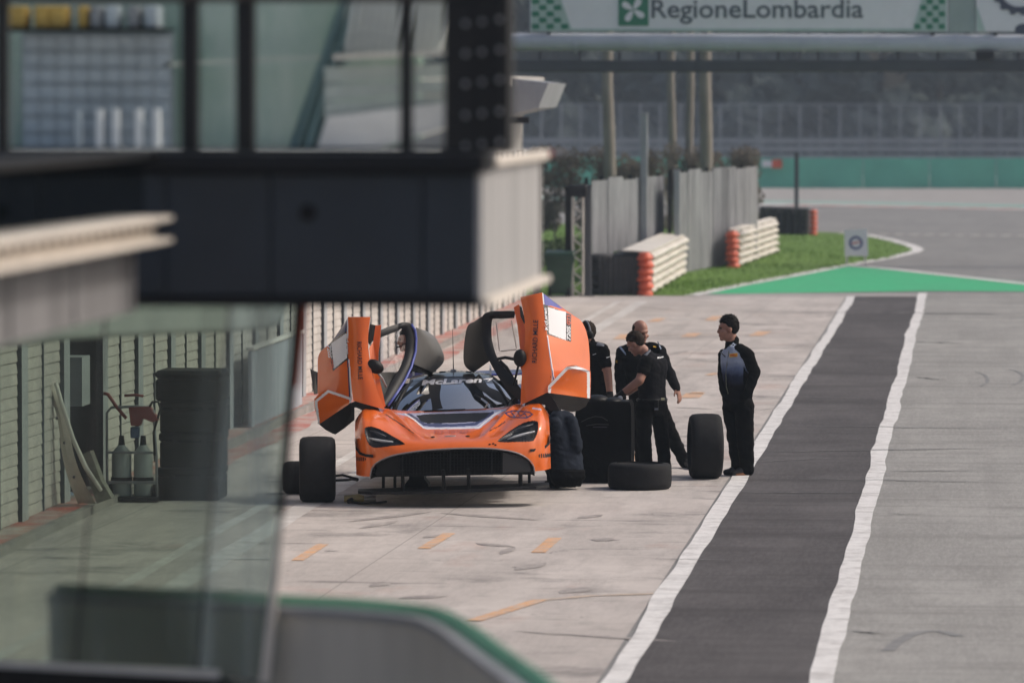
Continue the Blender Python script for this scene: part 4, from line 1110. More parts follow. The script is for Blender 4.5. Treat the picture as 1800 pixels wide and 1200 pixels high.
# smooth resample
def cr(pts, n):
    out = []
    for i in range(len(pts) - 1):
        p0 = pts[max(i-1, 0)]; p1 = pts[i]; p2 = pts[i+1]; p3 = pts[min(i+2, len(pts)-1)]
        for k in range(n):
            t_ = k / n
            out.append(0.5 * ((2*p1) + (p2-p0)*t_ + (2*p0-5*p1+4*p2-p3)*t_*t_ + (3*p1-p0-3*p2+p3)*t_**3))
    out.append(pts[-1]); return out
cp = cr(base, 4)
cw = Thing('curved_barrier', 'curved grey barrier with a green painted cap in the lower foreground', 'barrier', cp[len(cp) // 2].xy.to_3d())
M['barrier_grey'] = mat('brown_grey_barrier', (.58, .54, .47), .5, var=.12, scale=2.0, world=True, aniso=(2, 2, .3))
def ring_at(i, prof):
    p = cp[i]; tgt = (cp[min(i+1, len(cp)-1)] - cp[max(i-1, 0)]); tgt.z = 0; tgt.normalize(); nr = Vector((-tgt.y, tgt.x, 0))
    return [Vector((p.x + nr.x * a, p.y + nr.y * a, z)) for a, z in prof]
mb = MB(); mb.loft([ring_at(i, [(0, 0), (0, 2.085), (.16, 2.085), (.16, 0)]) for i in range(len(cp))]); cw.part('wall', mb, M['barrier_grey'], smooth=40)
mb = MB(); mb.loft([ring_at(i, [(-.02, 2.09), (-.02, 2.118), (.02, 2.122), (.02, 2.09)]) for i in range(len(cp))]); cw.part('edge_trim', mb, M['zinc'], smooth=40)
mb = MB(); mb.loft([ring_at(i, [(.021, 2.09), (.021, 2.124), (.045, 2.145), (.08, 2.155), (.105, 2.14), (.105, 2.09)]) for i in range(len(cp))]); cw.part('cap', mb, M['green_paint'], smooth=40)

# ------------------------------------------------------------------ things behind the glass screen
def case(label, xa, xb, ya, yb, Yb, dep, r=.03, ribs=True):
    a = P(xa, yb, Yb); b = P(xb, ya, Yb)
    t = Thing('equipment_case', label, 'case', ((a.x + b.x) / 2, Yb, a.z), 'black cases stacked by the garages')
    h = b.z - a.z
    t.part('body', MB().bbox((a.x, Yb, a.z), (b.x, Yb + dep, a.z + h * .745), r * .5), M['black_satin'], smooth=30)
    t.part('lid', MB().bbox((a.x - .01, Yb - .01, a.z + h * .75), (b.x + .01, Yb + dep + .01, b.z), r * .6), M['black_satin'], smooth=30)
    for k in (.25, .75): c = a.x + (b.x - a.x) * k; t.part('latch', MB().bbox((c - .03, Yb - .02, a.z + h * .66), (c + .03, Yb - .0102, a.z + h * .8), .004), M['dark_steel'])
    return t
Yb = G(330, 880).y
case('black plastic equipment case, bottom of the stack beside the gas trolley', 276, 383, 822, 880, Yb, .7)
case('black equipment case, second from the bottom of the stack', 281, 385, 761, 821.5, Yb + .02, .65)
case('black equipment case, third from the bottom of the stack', 281, 387, 706, 760.5, Yb + .03, .62)
case('rounded black equipment case on top of the stack', 273, 388, 652, 705.5, Yb + .02, .66, .05)

# gas bottle trolley
Yq = G(232, 882).y
def K(px, py, dy=0.0): return P(px, py, Yq + dy)
M['bottle'] = mat('pale_gas_bottle', (.46, .50, .50), .4, var=.15, scale=6)
gt = Thing('gas_trolley', 'gas bottle trolley with red handles and pale bottles beside the black cases', 'trolley', G(232, 882))
for i, (px, w) in enumerate(((214, 22), (252, 21))):
    c = K(px, 880, .1); r_ = w * 1.0 / F * Yq * .5; zt_ = K(px, 782).z
    r_ *= 1.6
    gt.part('gas_bottle', MB().lathe([(0, .05), (r_ * .9, .05), (r_, .08), (r_, zt_ * .78), (r_ * .9, zt_ * .88), (r_ * .55, zt_ * .95), (.03, zt_), (0, zt_)], 24, 'Z', (c.x, c.y, 0), closed=False), M['bottle'], smooth=40)
    gt.part('valve', MB().tube([(c.x, c.y, zt_ - .01), (c.x, c.y, zt_ + .09)], [.035, .025], 10), M['dark_steel'])
    gt.part('strap', MB().lathe([(r_ + .002, zt_ * .35), (r_ + .01, zt_ * .35), (r_ + .01, zt_ * .43), (r_ + .002, zt_ * .43)], 24, 'Z', (c.x, c.y, 0)), M['black_satin'])
fr = MB(); fr.tube([K(189, 880), K(188, 800), K(188, 725), K(196, 716), K(240, 714), K(262, 715)], .014, 8); gt.part('frame', fr, M['zinc'], smooth=True)
fr = MB(); fr.tube([K(276, 880), K(275, 800), K(270, 720)], .014, 8); gt.part('frame', fr, M['zinc'], smooth=True)
M['red_tube'] = mat('worn_red_tube', (.26, .035, .03), .5, var=.3)
gt.part('handle', MB().tube([K(182, 691), K(190, 693), K(205, 715), K(222, 735)], .018, 8), M['red_tube'], smooth=True)
gt.part('handle', MB().tube([K(219, 695), K(240, 694), K(252, 696)], .014, 8), M['red_tube'], smooth=True)
gt.part('red_bag', MB().prism([K(226, 716, -.05), K(262, 714, -.05), K(278, 738, -.05), K(268, 742, -.05), K(250, 735, -.05), K(246, 748, -.05), K(230, 748, -.05)], (0, .12, 0)), M['red_tube'])
gt.part('blue_box', MB().bbox(tuple(K(229, 770, -.04)), tuple(K(246, 749, .06)), .01), mat('faded_blue', (.06, .11, .22), .6))
gt.part('hose', MB().tube([K(262, 716, -.03), K(268, 706, -.03), K(278, 706, -.03), K(282, 718, -.03), K(270, 760, -.03), K(272, 800, -.03)], .012, 8), M['black_satin'], smooth=True)
gt.part('cross_bar', MB().box(tuple(K(190, 797, -.02)), tuple(K(276, 793, .02))), M['zinc']); gt.part('cross_bar', MB().box(tuple(K(190, 850, -.02)), tuple(K(276, 845, .02))), M['zinc'])
gt.part('base', MB().box((K(186, 880).x, Yq - .12, .02), (K(280, 880).x, Yq + .3, .06)), M['dark_steel'])
for px in (192, 272): gt.part('wheel', MB().lathe([(.02, -.03), (.08, -.03), (.09, 0), (.08, .03), (.02, .03)], 16, 'X', (K(px, 880).x, Yq + .1, .09)), M['rubber'])

# bent white bodywork panel leaning against the doors
lc = cr([P(78, 640, 52.0), P(92, 690, 52.0), P(108, 740, 52.05), P(118, 800, 52.1), P(132, 845, 52.2), P(150, 884, 52.3)], 4)
lw = [6, 10, 16, 18, 20, 26, 30]
t = Thing('bodywork_panel', 'long bent off-white bodywork panel leaning by the garage doors', 'panel', (lc[-1].x, lc[-1].y, 0))
mb = MB(); rings = []
for i, p in enumerate(lc):
    w = (.03 + .15 * i / len(lc)); rings.append([p + Vector((-w * .5, .05, 0)), p + Vector((0, -.02, .02)), p + Vector((w * .6, .0, 0)), p + Vector((w * .6, .02, -.01)), p + Vector((0, .0, 0)), p + Vector((-w * .5, .07, -.01))])
mb.loft(rings); t.part('skin', mb, M['cream_paint'], smooth=50)
mb = MB().tube([P(98, 672, 51.95), P(110, 715, 51.95), P(128, 770, 52.0), P(150, 820, 52.05), P(178, 862, 52.1)], [.02, .022, .022, .024, .02], 8); t.part('edge_tube', mb, M['white_paint'], smooth=True)
mb = MB().prism([P(140, 800, 52.05), P(158, 792, 52.05), P(178, 845, 52.1), P(196, 875, 52.1), P(170, 884, 52.1)], (.02, .10, 0)); t.part('torn_end', mb, mat('dirty_composite', (.20, .19, .16), .8, var=.4, scale=14))
for px, py in ((100, 735), (113, 778), (130, 838)): t.part('bolt', MB().ellipsoid(P(px, py, 51.93), [(.014, 0, 0), (0, .03, 0), (0, 0, .016)], 8, 6), M['dark_steel'])
hp = G(121, 884)
t = Thing('hard_hat', 'small pale blue helmet lying on the kerb by the bodywork panel', 'helmet', hp)
t.part('shell', MB().ellipsoid(hp + Vector((0, 0, .0)), [(.09, 0, 0), (0, .11, 0), (0, 0, .12)], 16, 10), mat('pale_blue_plastic', (.30, .36, .50), .4), smooth=True)
t.part('brim', MB().lathe([(.08, .0), (.115, .0), (.112, .015), (.08, .02)], 20, 'Z', hp), mat('pale_blue_plastic2', (.30, .36, .50), .4), smooth=True)
# ------------------------------------------------------------------ the race car
O = G(796, 893); O.z = 0
KS, LIFT = 0.966, 0.142            # car scale and how far the jacks raise it
bk = Vector((O.x, O.y, 0)).normalized()
rt = Vector((bk.y, -bk.x, 0))
ROLL = R(1.9)
rr_ = rt * math.cos(ROLL) + Vector((0, 0, 1)) * math.sin(ROLL); uu_ = Vector((0, 0, 1)) * math.cos(ROLL) - rt * math.sin(ROLL)
PIV = O + Vector((0, 0, 0.45 * KS + LIFT))
def C(u, d, z): return PIV + (rr_ * u + bk * d + uu_ * (z - 0.45)) * KS
def D(px, py, d):
    r_ = ray(px, py); k = (d * KS - (EYE - O).dot(bk)) / r_.dot(bk)
    return EYE + r_ * k
car = Thing('race_car', 'orange race car with both doors raised, facing the camera on the apron', 'race car', O)

def on_part(px, py, obj, lift=.007):
    d = ray(px, py).normalized(); ok, loc, nn, i = obj.ray_cast(EYE - car.loc, d)
    if not ok: return None
    return loc + car.loc - d * lift
def lettering(txt, h, w, cx, cy, ang, objs, m, parent, name='door_lettering', bold=.01, shear=0.0, slope=0.0):
    bpy.context.view_layer.update()
    ca, sa = math.cos(R(ang)), math.sin(R(ang)); last = [None]
    def wp(a, b):
        px = cx + a * ca + b * sa; py = cy + a * sa * 1.0 - b * ca
        if ang: px, py = cx + a * ca - b * -sa, cy + a * sa - b * ca
        for o in objs:
            p = on_part(px, py, o, .011)
            if p is not None: last[0] = (p - O).dot(bk) / KS; return p
        return D(px, py, (last[0] if last[0] is not None else 1.2))
    return car.part(name, text_mb(txt, (0,0,0), (1,0,0), (0,0,1), h, width=w, bold=bold, shear=shear, warp=wp), m, sub=parent)
def crv(xs, ys, x):
    """monotone-ish cubic through (xs, ys)"""
    xs = np.asarray(xs, float); ys = np.asarray(ys, float)
    m = np.gradient(ys, xs, axis=0)
    i = np.clip(np.searchsorted(xs, x) - 1, 0, len(xs) - 2); h = xs[i+1] - xs[i]; t = (x - xs[i]) / h
    if ys.ndim > 1: t = t[..., None] if hasattr(t, '__len__') else t; h = h[..., None] if hasattr(h, '__len__') else h
    return (2*t**3 - 3*t**2 + 1) * ys[i] + (t**3 - 2*t**2 + t) * h * m[i] + (-2*t**3 + 3*t**2) * ys[i+1] + (t**3 - t**2) * h * m[i+1]
st_u = [0, .25, .50, .70, .85, .96, 1.015]
st_p = [  # (d, z) from the lip up over the nose to the cowl
 [(0, .195), (-.015, .30), (0, .42), (.06, .505), (.18, .555), (.50, .625), (.80, .70), (1.08, .775), (1.22, .80)],
 [(.01, .195), (-.005, .30), (.01, .42), (.07, .505), (.19, .555), (.50, .625), (.80, .70), (1.08, .775), (1.22, .80)],
 [(.05, .195), (.035, .30), (.05, .42), (.10, .50), (.20, .57), (.50, .66), (.80, .745), (1.08, .80), (1.22, .81)],
 [(.11, .195), (.10, .30), (.11, .42), (.15, .51), (.24, .60), (.50, .715), (.80, .80), (1.08, .838), (1.28, .835)],
 [(.20, .195), (.19, .30), (.20, .42), (.23, .53), (.31, .64), (.53, .765), (.82, .838), (1.10, .85), (1.33, .838)],
 [(.34, .195), (.33, .30), (.34, .43), (.36, .54), (.42, .65), (.60, .757), (.86, .815), (1.12, .825), (1.36, .81)],
 [(.54, .195), (.53, .30), (.535, .43), (.55, .53), (.58, .61), (.68, .68), (.90, .725), (1.13, .735), (1.38, .72)]]
NU, NP = 270, 190
us = np.linspace(-1.015, 1.015, NU + 1); ts = np.linspace(0, 8, NP + 1)
tab = np.array(st_p)                       # station, point, (d, z)
grid = np.zeros((NU + 1, NP + 1, 3))
for i, u in enumerate(us):
    pr = crv(st_u, tab.reshape(len(st_u), -1), abs(u)).reshape(-1, 2)
    q = crv(np.arange(9), pr, ts)
    for j in range(NP + 1):
        d_, z_ = q[j]; ur = .36 + .30 * (d_ - .30) / .75
        w_ = max(0., min(1., (d_ - .16) / .2)) * max(0., min(1., (1.2 - d_) / .2))
        a_ = abs(u) - ur
        z_ += w_ * (.020 * math.exp(-(a_ / .035)**2) - .014 * math.exp(-((a_ - .10) / .07)**2) - .012 * math.exp(-((a_ + .11) / .07)**2))
        grid[i, j] = C(u, d_, z_)
def proj_np(p):
    d = p - np.array(EYE); w = d @ np.array(FWD)
    return 900 + F * (d @ np.array(RGT)) / w, 600 - F * (d @ np.array(UPV)) / w
def in_poly(X, Y, pl):
    c = np.zeros(X.shape, bool); j = len(pl) - 1
    for i in range(len(pl)):
        xi, yi = pl[i]; xj, yj = pl[j]
        if yi != yj:
            c ^= ((yi > Y) != (yj > Y)) & (X < (xj - xi) * (Y - yi) / (yj - yi) + xi)
        j = i
    return c
def near_line(X, Y, pl, w):
    c = np.zeros(X.shape, bool)
    for (x0, y0), (x1, y1) in zip(pl[:-1], pl[1:]):
        L2 = (x1-x0)**2 + (y1-y0)**2 + 1e-9; t = np.clip(((X-x0)*(x1-x0) + (Y-y0)*(y1-y0)) / L2, 0, 1)
        c |= (X - x0 - t*(x1-x0))**2 + (Y - y0 - t*(y1-y0))**2 < w*w
    return c
def smooth_poly(pl, n=6):
    v = [Vector((x, y, 0)) for x, y in pl]; out = []
    L = len(v)
    for i in range(L):
        p0, p1, p2, p3 = v[i-1], v[i], v[(i+1) % L], v[(i+2) % L]
        for k in range(n):
            t = k / n; out.append(tuple((0.5*((2*p1)+(p2-p0)*t+(2*p0-5*p1+4*p2-p3)*t*t+(3*p1-p0-3*p2+p3)*t**3))[:2]))
    return out
MOUTH = [(651, 842), (653, 825), (662, 813), (685, 802), (712, 796), (750, 791), (800, 788), (850, 787.5), (885, 790.5), (912, 797), (930, 808), (938, 820), (940, 836)]
HL = smooth_poly([(641, 753), (648, 749.5), (658, 750.5), (672, 756), (690, 766), (710.5, 778.5), (706, 781.5), (688, 783.5), (662, 786.5), (649.5, 782), (643, 768)])
HR = smooth_poly([(875, 775), (885, 765.5), (905, 751), (923, 742), (939, 739), (946, 743), (945.5, 757), (940, 771), (933, 775.5), (905, 776.5), (888, 777)])
VENT = [(731, 730), (752, 727.5), (800, 726), (862, 724.5), (853, 734), (840, 741), (800, 743), (752, 744), (741, 741)]
LAV = [(694, 726), (720, 726), (800, 722), (892, 719), (870, 731), (858, 742), (843, 753), (800, 754), (750, 754), (738, 745), (722, 733)]
WHT_ = [(712, 727), (728, 737), (744, 751), (752, 753), (800, 752.5), (842, 751), (852, 742), (868, 729), (880, 722)]
Xf, Yf = proj_np((grid[:-1, :-1] + grid[1:, 1:] + grid[:-1, 1:] + grid[1:, :-1]) / 4)
mask = np.zeros(Xf.shape, int)
mask[in_poly(Xf, Yf, LAV)] = 2
mask[near_line(Xf, Yf, [(716, 727), (732, 736), (746, 746), (770, 747.5), (800, 747), (836, 745), (848, 737), (866, 725)], 2.6) & (mask == 2)] = 4
mask[in_poly(Xf, Yf, [(762, 742), (776, 742), (778, 750), (764, 751)])] = 4
mask[near_line(Xf, Yf, WHT_, 1.25)] = 3
mask[in_poly(Xf, Yf, VENT)] = 1
# driver number outline and sponsor strips on the wing
NUMR = [(888, 726), (900, 721.5), (930, 724), (936, 728), (926, 734), (898, 733), (888, 726)]
mask[near_line(Xf, Yf, NUMR, 1.1) & (Yf > 719)] = 4
mask[near_line(Xf, Yf, [(898, 724), (904, 731)], 1.0) | near_line(Xf, Yf, [(910, 723), (914, 731), (922, 726), (926, 732)], 1.0)] = 4
mask[in_poly(Xf, Yf, [(936, 715.5), (952, 718), (952, 721), (935, 718.5)])] = 2
mask[near_line(Xf, Yf, [(678, 728), (700, 742), (727, 761)], .75)] = 5
mask[near_line(Xf, Yf, [(888, 741), (876, 749), (860, 757)], .75)] = 5
mask[near_line(Xf, Yf, [(625, 806), (640, 806.5)], 3.4) & (np.abs((Xf * .9) % 3.2) > .9)] = 1
mask[near_line(Xf, Yf, [(950, 801), (966, 799.5)], 3.4) & (np.abs((Xf * .9) % 3.2) > .9)] = 1
cut = in_poly(Xf, Yf, MOUTH) | in_poly(Xf, Yf, HL) | in_poly(Xf, Yf, HR)
vi = lambda i, j: i * (NP + 1) + j
mb = MB(); mb.v = [tuple(p) for p in grid.reshape(-1, 3)]
recess = {1: MB(), 2: MB()}
for i in range(NU):
    for j in range(NP):
        f = (vi(i, j), vi(i+1, j), vi(i+1, j+1), vi(i, j+1))
        if not cut[i, j]:
            mb.f.append(f); mb.m.append(int(mask[i, j]))
bm_mats = [M['orange'], M['carbon'], M['lavender'], M['white_decal'], M['navy'], M['dark_steel']]
used = sorted({i for f in mb.f for i in f}); mp_ = {o: n for n, o in enumerate(used)}; mb.v = [mb.v[i] for i in used]; mb.f = [tuple(mp_[i] for i in f) for f in mb.f]
body = car.part('body', mb, bm_mats, smooth=True)
def on_nose(px, py):
    """point on the body skin under a picture point"""
    k = np.argmin((Xf - px)**2 + (Yf - py)**2); i, j = np.unravel_index(k, Xf.shape); return Vector(grid[i, j])
# headlights: dark bowls set back behind the skin, with a light blade and lower fin
M['lamp_bowl'] = mat('headlight_bowl', (.006, .006, .007), .35, spec=.3)
M['lamp_blade'] = mat('headlight_blade', (.42, .43, .45), .3)
M['lamp_lens'] = glass_mat('headlight_lens', (.92, .92, .94), .25, base=.012)
for k, pl in enumerate((HL, HR)):
    sel = in_poly(Xf, Yf, pl); mbl = MB(); mbl.v = []; idx = {}
    lens = MB(); idl = {}
    for i, j in zip(*np.nonzero(sel)):
        f = []; g = []
        for a, b in ((i, j), (i+1, j), (i+1, j+1), (i, j+1)):
            key = (a, b)
            if key not in idx:
                p = Vector(grid[a, b]); x, y = proj(p)
                # deeper away from the outline
                dm = min(math.hypot(x - q[0], y - q[1]) for q in pl)
                idx[key] = len(mbl.v); mbl.v.append(tuple(p + bk * (.012 + .07 * min(1, dm / 9))))
                idl[key] = len(lens.v); lens.v.append(tuple(p + bk * .006))
            f.append(idx[key]); g.append(idl[key])
        mbl.f.append(tuple(f)); mbl.m.append(0); lens.f.append(tuple(g)); lens.m.append(0)
    hl = car.part('headlight', mbl, M['lamp_bowl'], smooth=True)
    cen = Vector(mbl.v[0])
    dl = .50 if k == 0 else .48
    pts = [(648, 769), (660, 772.5), (675, 775), (692, 776.5)] if k == 0 else [(893, 771.5), (906, 767), (922, 762), (941, 757.5)]
    car.part('light_blade', MB().tube([on_nose(x, y) + bk * .012 for x, y in pts], [.006, .013, .013, .006], 8), M['lamp_blade'], smooth=True, sub=hl)
    pts = [(650, 757), (664, 761), (678, 767)] if k == 0 else [(905, 757), (922, 750), (938, 745)]
    car.part('light_fin', MB().tube([on_nose(x, y) + bk * .03 for x, y in pts], [.006, .014, .006], 8), mat('lamp_fin', (.05, .05, .055), .4) if k == 0 else bpy.data.materials['lamp_fin'], smooth=True, sub=hl)
    car.part('lens', lens, M['lamp_lens'], smooth=True, sub=hl)
    # thin rim
    rim = [D(x, y, 0) for x, y in pl]
# mouth: dark duct, mesh and vanes
mb = MB(); n = 24; top = []; 
mt = [(v.x, v.y) for v in cr([Vector((a, b, 0)) for a, b in MOUTH], 3)]
def d0(px): 
    u = abs(px - 796) / 170; return float(crv(st_u, tab[:, 2, 0], min(u, 1.0)))
outer = [D(x, y, d0(x) + .01) for x, y in mt]; inner = [D(800 + (x - 800) * .94, 815 + (y - 815) * .86, d0(x) * .6 + .34) for x, y in mt]
nn = len(mt)
mb.add(outer + inner, [(i, i+1, nn+i+1, nn+i) for i in range(nn - 1)]); mb.add(inner, [tuple(range(nn))])
duct = car.part('air_intake', mb, M['carbon'])
mb = MB()
for i in range(46):
    x = 660 + i * 6.0
    if x < 934: 
        yt_ = np.interp(x, [p[0] for p in mt[3:-3]], [p[1] for p in mt[3:-3]]) + 2
        mb.tube([D(x, 834, d0(x) + .12), D(x, yt_, d0(x) + .12)], .004, 5)
for j in range(8):
    y = 794 + j * 5.6; xs_ = [p[0] for p in mt if p[1] < y]
    if len(xs_) > 1: mb.tube([D(x, y, d0(x) + .125) for x in np.linspace(min(xs_) + 2, max(xs_) - 2, 14)], .004, 5)
car.part('grille_mesh', mb, mat('grille_wire', (.006, .006, .007), .6, spec=.15), sub=duct)
for x in (706, 790, 864): car.part('vane', MB().prism([D(x, 835, .06), D(x + 2, 835, .06), D(x + 2, 793, .08), D(x, 793, .08)], bk * .2), M['carbon'], sub=duct)
car.part('brake_duct', MB().prism([D(884, 831, .12), D(934, 829, .2), D(930, 812, .2), D(914, 801, .14), D(884, 795, .1)], bk * .03), mat('grey_duct', (.028, .028, .031), .5), sub=duct)
car.part('brake_duct', MB().prism([D(660, 834, .2), D(702, 835, .1), D(702, 800, .1), D(680, 806, .14), D(664, 816, .2)], bk * .03), mat('black_duct', (.007, .007, .008), .6, spec=.15), sub=duct)
M['edge_grey'] = mat('grey_edge_trim', (.25, .22, .22), .4)
car.part('intake_trim', MB().tube([D(x, y, d0(x) - .004) for x, y in mt[1:-1]], .008, 8), M['edge_grey'], smooth=True)
# canards, bonnet pins, nose badge, tow slots
for pts in ([(623.5, 772), (625, 786), (632, 796), (644, 800), (656, 801)], [(968, 765), (966, 778), (957, 786), (944, 790), (932, 791)]):
    dd = [.52, .46, .38, .28, .20]; mb = MB(); rings = []
    for (x, y), q in zip(pts, dd):
        p = D(x, y, q - .02); rings.append([p + uu_ * .014 - bk * .035, p + uu_ * .010 + bk * .05, p - uu_ * .010 + bk * .05, p - uu_ * .014 - bk * .035])
    mb.loft(rings); car.part('canard', mb, M['carbon'])
def on_nose(px, py):
    """point on the body skin under a picture point"""
    k = np.argmin((Xf - px)**2 + (Yf - py)**2); i, j = np.unravel_index(k, Xf.shape); return Vector(grid[i, j])
for px, py in ((762, 768), (822, 766.5)):
    p = on_nose(px, py); car.part('nose_slot', MB().ellipsoid(p, [rr_ * .024, bk * .02, (uu_ * .8 + bk * .6) * .012], 14, 8), M['black_satin'], smooth=True)
p = on_nose(792, 766.5); car.part('nose_badge', MB().ellipsoid(p, [rr_ * .058, bk * .012, (uu_ + bk).normalized() * .014], 18, 8), mat('badge_grey', (.35, .30, .28), .3, .5), smooth=True)
car.part('nose_lettering', text_mb('RICHARD MILLE', (0,0,0), (1,0,0), (0,0,1), 6.0, width=60, warp=lambda a, b: on_nose(795 + a, 758.5 - b - a * .03) - bk * .006 + uu_ * .006), mat('dull_red_print', (.42, .07, .02), .5))
mb = MB()
for x, y in ((862, 780), (868, 779), (872, 781)): mb.ellipsoid(on_nose(x, y) - bk * .004, [rr_ * .012, bk * .01, uu_ * .008], 8, 6)
car.part('tow_strap', mb, M['black_satin'])
# hidden structure behind the nose, arch liners
mb = MB().box((-.01,-.01,-.01), (.01,.01,.01)); mb = MB()
mb.add([C(u, d, z) for u, d, z in ((-.8,.62,.24),(.8,.62,.24),(.8,1.18,.24),(-.8,1.18,.24),(-.8,.62,.52),(.8,.62,.52),(.8,1.18,.66),(-.8,1.18,.66))], [(0,3,2,1),(4,5,6,7),(0,1,5,4),(1,2,6,5),(2,3,7,6),(3,0,4,7)])
car.part('chassis', mb, M['carbon'])
for s in (-1, 1):
    mb = MB(); rings = []
    for a in range(11):
        th = math.pi * a / 10; rings.append([C(s * .80, .95 - .36 * math.cos(th), .36 + .33 * math.sin(th)), C(s * 1.0, .95 - .36 * math.cos(th), .36 + .33 * math.sin(th)), C(s * 1.0, .95 - .38 * math.cos(th), .36 + .35 * math.sin(th)), C(s * .80, .95 - .38 * math.cos(th), .36 + .35 * math.sin(th))])
    mb.loft(rings); car.part('arch_liner', mb, M['carbon'])
    mb = MB().lathe([(0, 0), (.06, 0), (.06, .05), (.17, .05), (.17, .075), (0, .075)], 24, 'X', closed=False)
    c0 = C(s * .80, .95, .34); mb.v = [tuple(c0 + rr_ * v[0] * s + bk * v[1] + uu_ * v[2]) for v in mb.v]; car.part('brake_disc', mb, M['dark_steel'], smooth=40)
# splitter on the ground, stays, jack
mb = MB()
zsp = .035
mb.prism([C(u, d, .012) for u, d in ((-1.0, .34), (-.85, .12), (-.4, .0), (0, -.03), (.4, 0), (.85, .12), (.99, .34), (.99, .62), (-1.0, .62))], uu_ * .03)
car.part('splitter', mb, M['carbon'])
for px, t_ in ((706, 834), (778, 834), (822, 834), (914, 831)):
    u = (px - 796) / 170
    dq = .20 if abs(u) > .4 else .10; q = C(u, dq, .03); top = C(u, dq, .25)
    car.part('splitter_stay', MB().tube([q, top], .019, 8), M['black_satin'])
for px, y_, hw in ((684, 866, .06), (922, 858, .05)):
    q = G(px, y_)
    for dx in (-hw, hw): car.part('jack_leg', MB().tube([(q.x + dx, q.y, 0), (q.x + dx, q.y, .27)], .016, 8), M['dark_steel'])
    car.part('jack_head', MB().bbox((q.x - .10, q.y - .05, .27), (q.x + .10, q.y + .05, .34), .015), M['dark_steel']); car.part('jack_foot', MB().bbox((q.x - .12, q.y - .08, 0.0), (q.x + .12, q.y + .08, .02), .005), M['dark_steel'])
q = G(734, 857); mb = MB(); mb.loft([[Vector((q.x + a, q.y + b_, z)) for a, b_ in ((-w, -.1), (w, -.1), (w, .12), (-w, .12))] for z, w in ((.0, .13), (.05, .12), (.10, .08), (.30, .07))]); car.part('jack_stand', mb, M['black_satin'])
# underfloor, sills, bulkhead
mb = MB(); F6 = [(0,3,2,1),(4,5,6,7),(0,1,5,4),(1,2,6,5),(2,3,7,6),(3,0,4,7)]
def cbox(u0, u1, d0_, d1_, z0, z1): return [C(u, d, z) for u, d, z in ((u0,d0_,z0),(u1,d0_,z0),(u1,d1_,z0),(u0,d1_,z0),(u0,d0_,z1),(u1,d0_,z1),(u1,d1_,z1),(u0,d1_,z1))]
car.part('underfloor', MB().add(cbox(-.9, .9, 1.2, 4.5, .20, .24), F6), M['carbon'])
for s in (-1, 1): car.part('sill', MB().add(cbox(s * .72, s * .96, 1.38, 2.75, .20, .46), F6), M['black_satin'])
car.part('bulkhead', MB().add(cbox(-.72, .72, 2.62, 2.70, .25, 1.02), F6), M['carbon'])
mb = MB(); rings = []
for d, z in ((1.16, .70), (1.24, .785), (1.42, .80), (1.5, .74), (1.5, .5)): rings.append([C(-.66, d, z), C(.66, d, z), C(.66, d + .02, z - .05), C(-.66, d + .02, z - .05)])
mb.loft(rings); car.part('dashboard', mb, mat('dashboard_black', (.03, .032, .036), .6))
mb = MB(); rings = []
for d, z, w in ((1.95, .30, .22), (2.02, .42, .26), (2.2, .50, .26), (2.36, .72, .25), (2.44, .92, .18), (2.46, 1.0, .14)): rings.append([C(.33 - w, d, z), C(.33 - w * .8, d - .06, z + .02), C(.33 + w * .8, d - .06, z + .02), C(.33 + w, d, z), C(.33, d + .08, z)])
mb.loft(rings); car.part('seat', mb, M['black_cloth'])
c0 = C(.33, 1.62, .72); car.part('steering_wheel', MB().tube([c0 + rr_ * .15 * math.cos(a) + uu_ * .11 * math.sin(a) + bk * .04 * math.sin(a) for a in np.linspace(0, 2 * math.pi, 20)], .018, 8), M['black_satin'], smooth=True)
# roll cage
mb = MB(); 
for s in (-1, 1):
    mb.tube([C(s * .64, 1.26, .76), C(s * .50, 1.70, .99), C(s * .41, 2.0, 1.06), C(s * .41, 2.5, 1.08), C(s * .55, 2.58, .60), C(s * .62, 2.58, .26)], .026, 8)
mb.tube([C(-.41, 2.5, 1.08), C(.41, 2.5, 1.08)], .026, 8); mb.tube([C(-.41, 1.98, 1.055), C(.41, 1.98, 1.055)], .024, 8); mb.tube([C(-.5, 2.56, .45), C(.41, 2.5, 1.05)], .024, 8)
car.part('roll_cage', mb, M['black_satin'], smooth=True)
# windscreen
NWU, NWV = 40, 24; ws = np.zeros((NWU + 1, NWV + 1, 3))
for i in range(NWU + 1):
    a = -1 + 2 * i / NWU
    for j in range(NWV + 1):
        t = j / NWV
        hw = .675 * (1 - t) + .44 * t; d_ = (1.16 + .20 * a * a) * (1 - t) + (1.88 + .10 * a * a) * t; z = (.805 - .01 * a * a) * (1 - t) + (1.115 - .045 * a * a) * t + .035 * math.sin(math.pi * t)
        ws[i, j] = C(hw * a + .012, d_, z)
mb = MB(); mb.v = [tuple(p) for p in ws.reshape(-1, 3)]; mb2 = MB(); mb2.v = [tuple(np.array(p) - np.array(bk) * .003) for p in ws.reshape(-1, 3)]
J = 16
for i in range(NWU):
    for j in range(NWV):
        f = (i*(NWV+1)+j, (i+1)*(NWV+1)+j, (i+1)*(NWV+1)+j+1, i*(NWV+1)+j+1)
        (mb2 if j >= J + 2 else mb).f.append(f); (mb2 if j >= J + 2 else mb).m.append(0)
def tidy(m_):
    used = sorted({i for f in m_.f for i in f}); mp = {o: n for n, o in enumerate(used)}; m_.v = [m_.v[i] for i in used]; m_.f = [tuple(mp[i] for i in f) for f in m_.f]; return m_
tidy(mb); tidy(mb2)
wsc = car.part('windscreen', mb, M['windscreen'], smooth=True)
strip = car.part('sun_strip', mb2, mat('sun_strip_black', (.022, .022, .026), .30, coat=.5), smooth=True, sub=wsc)
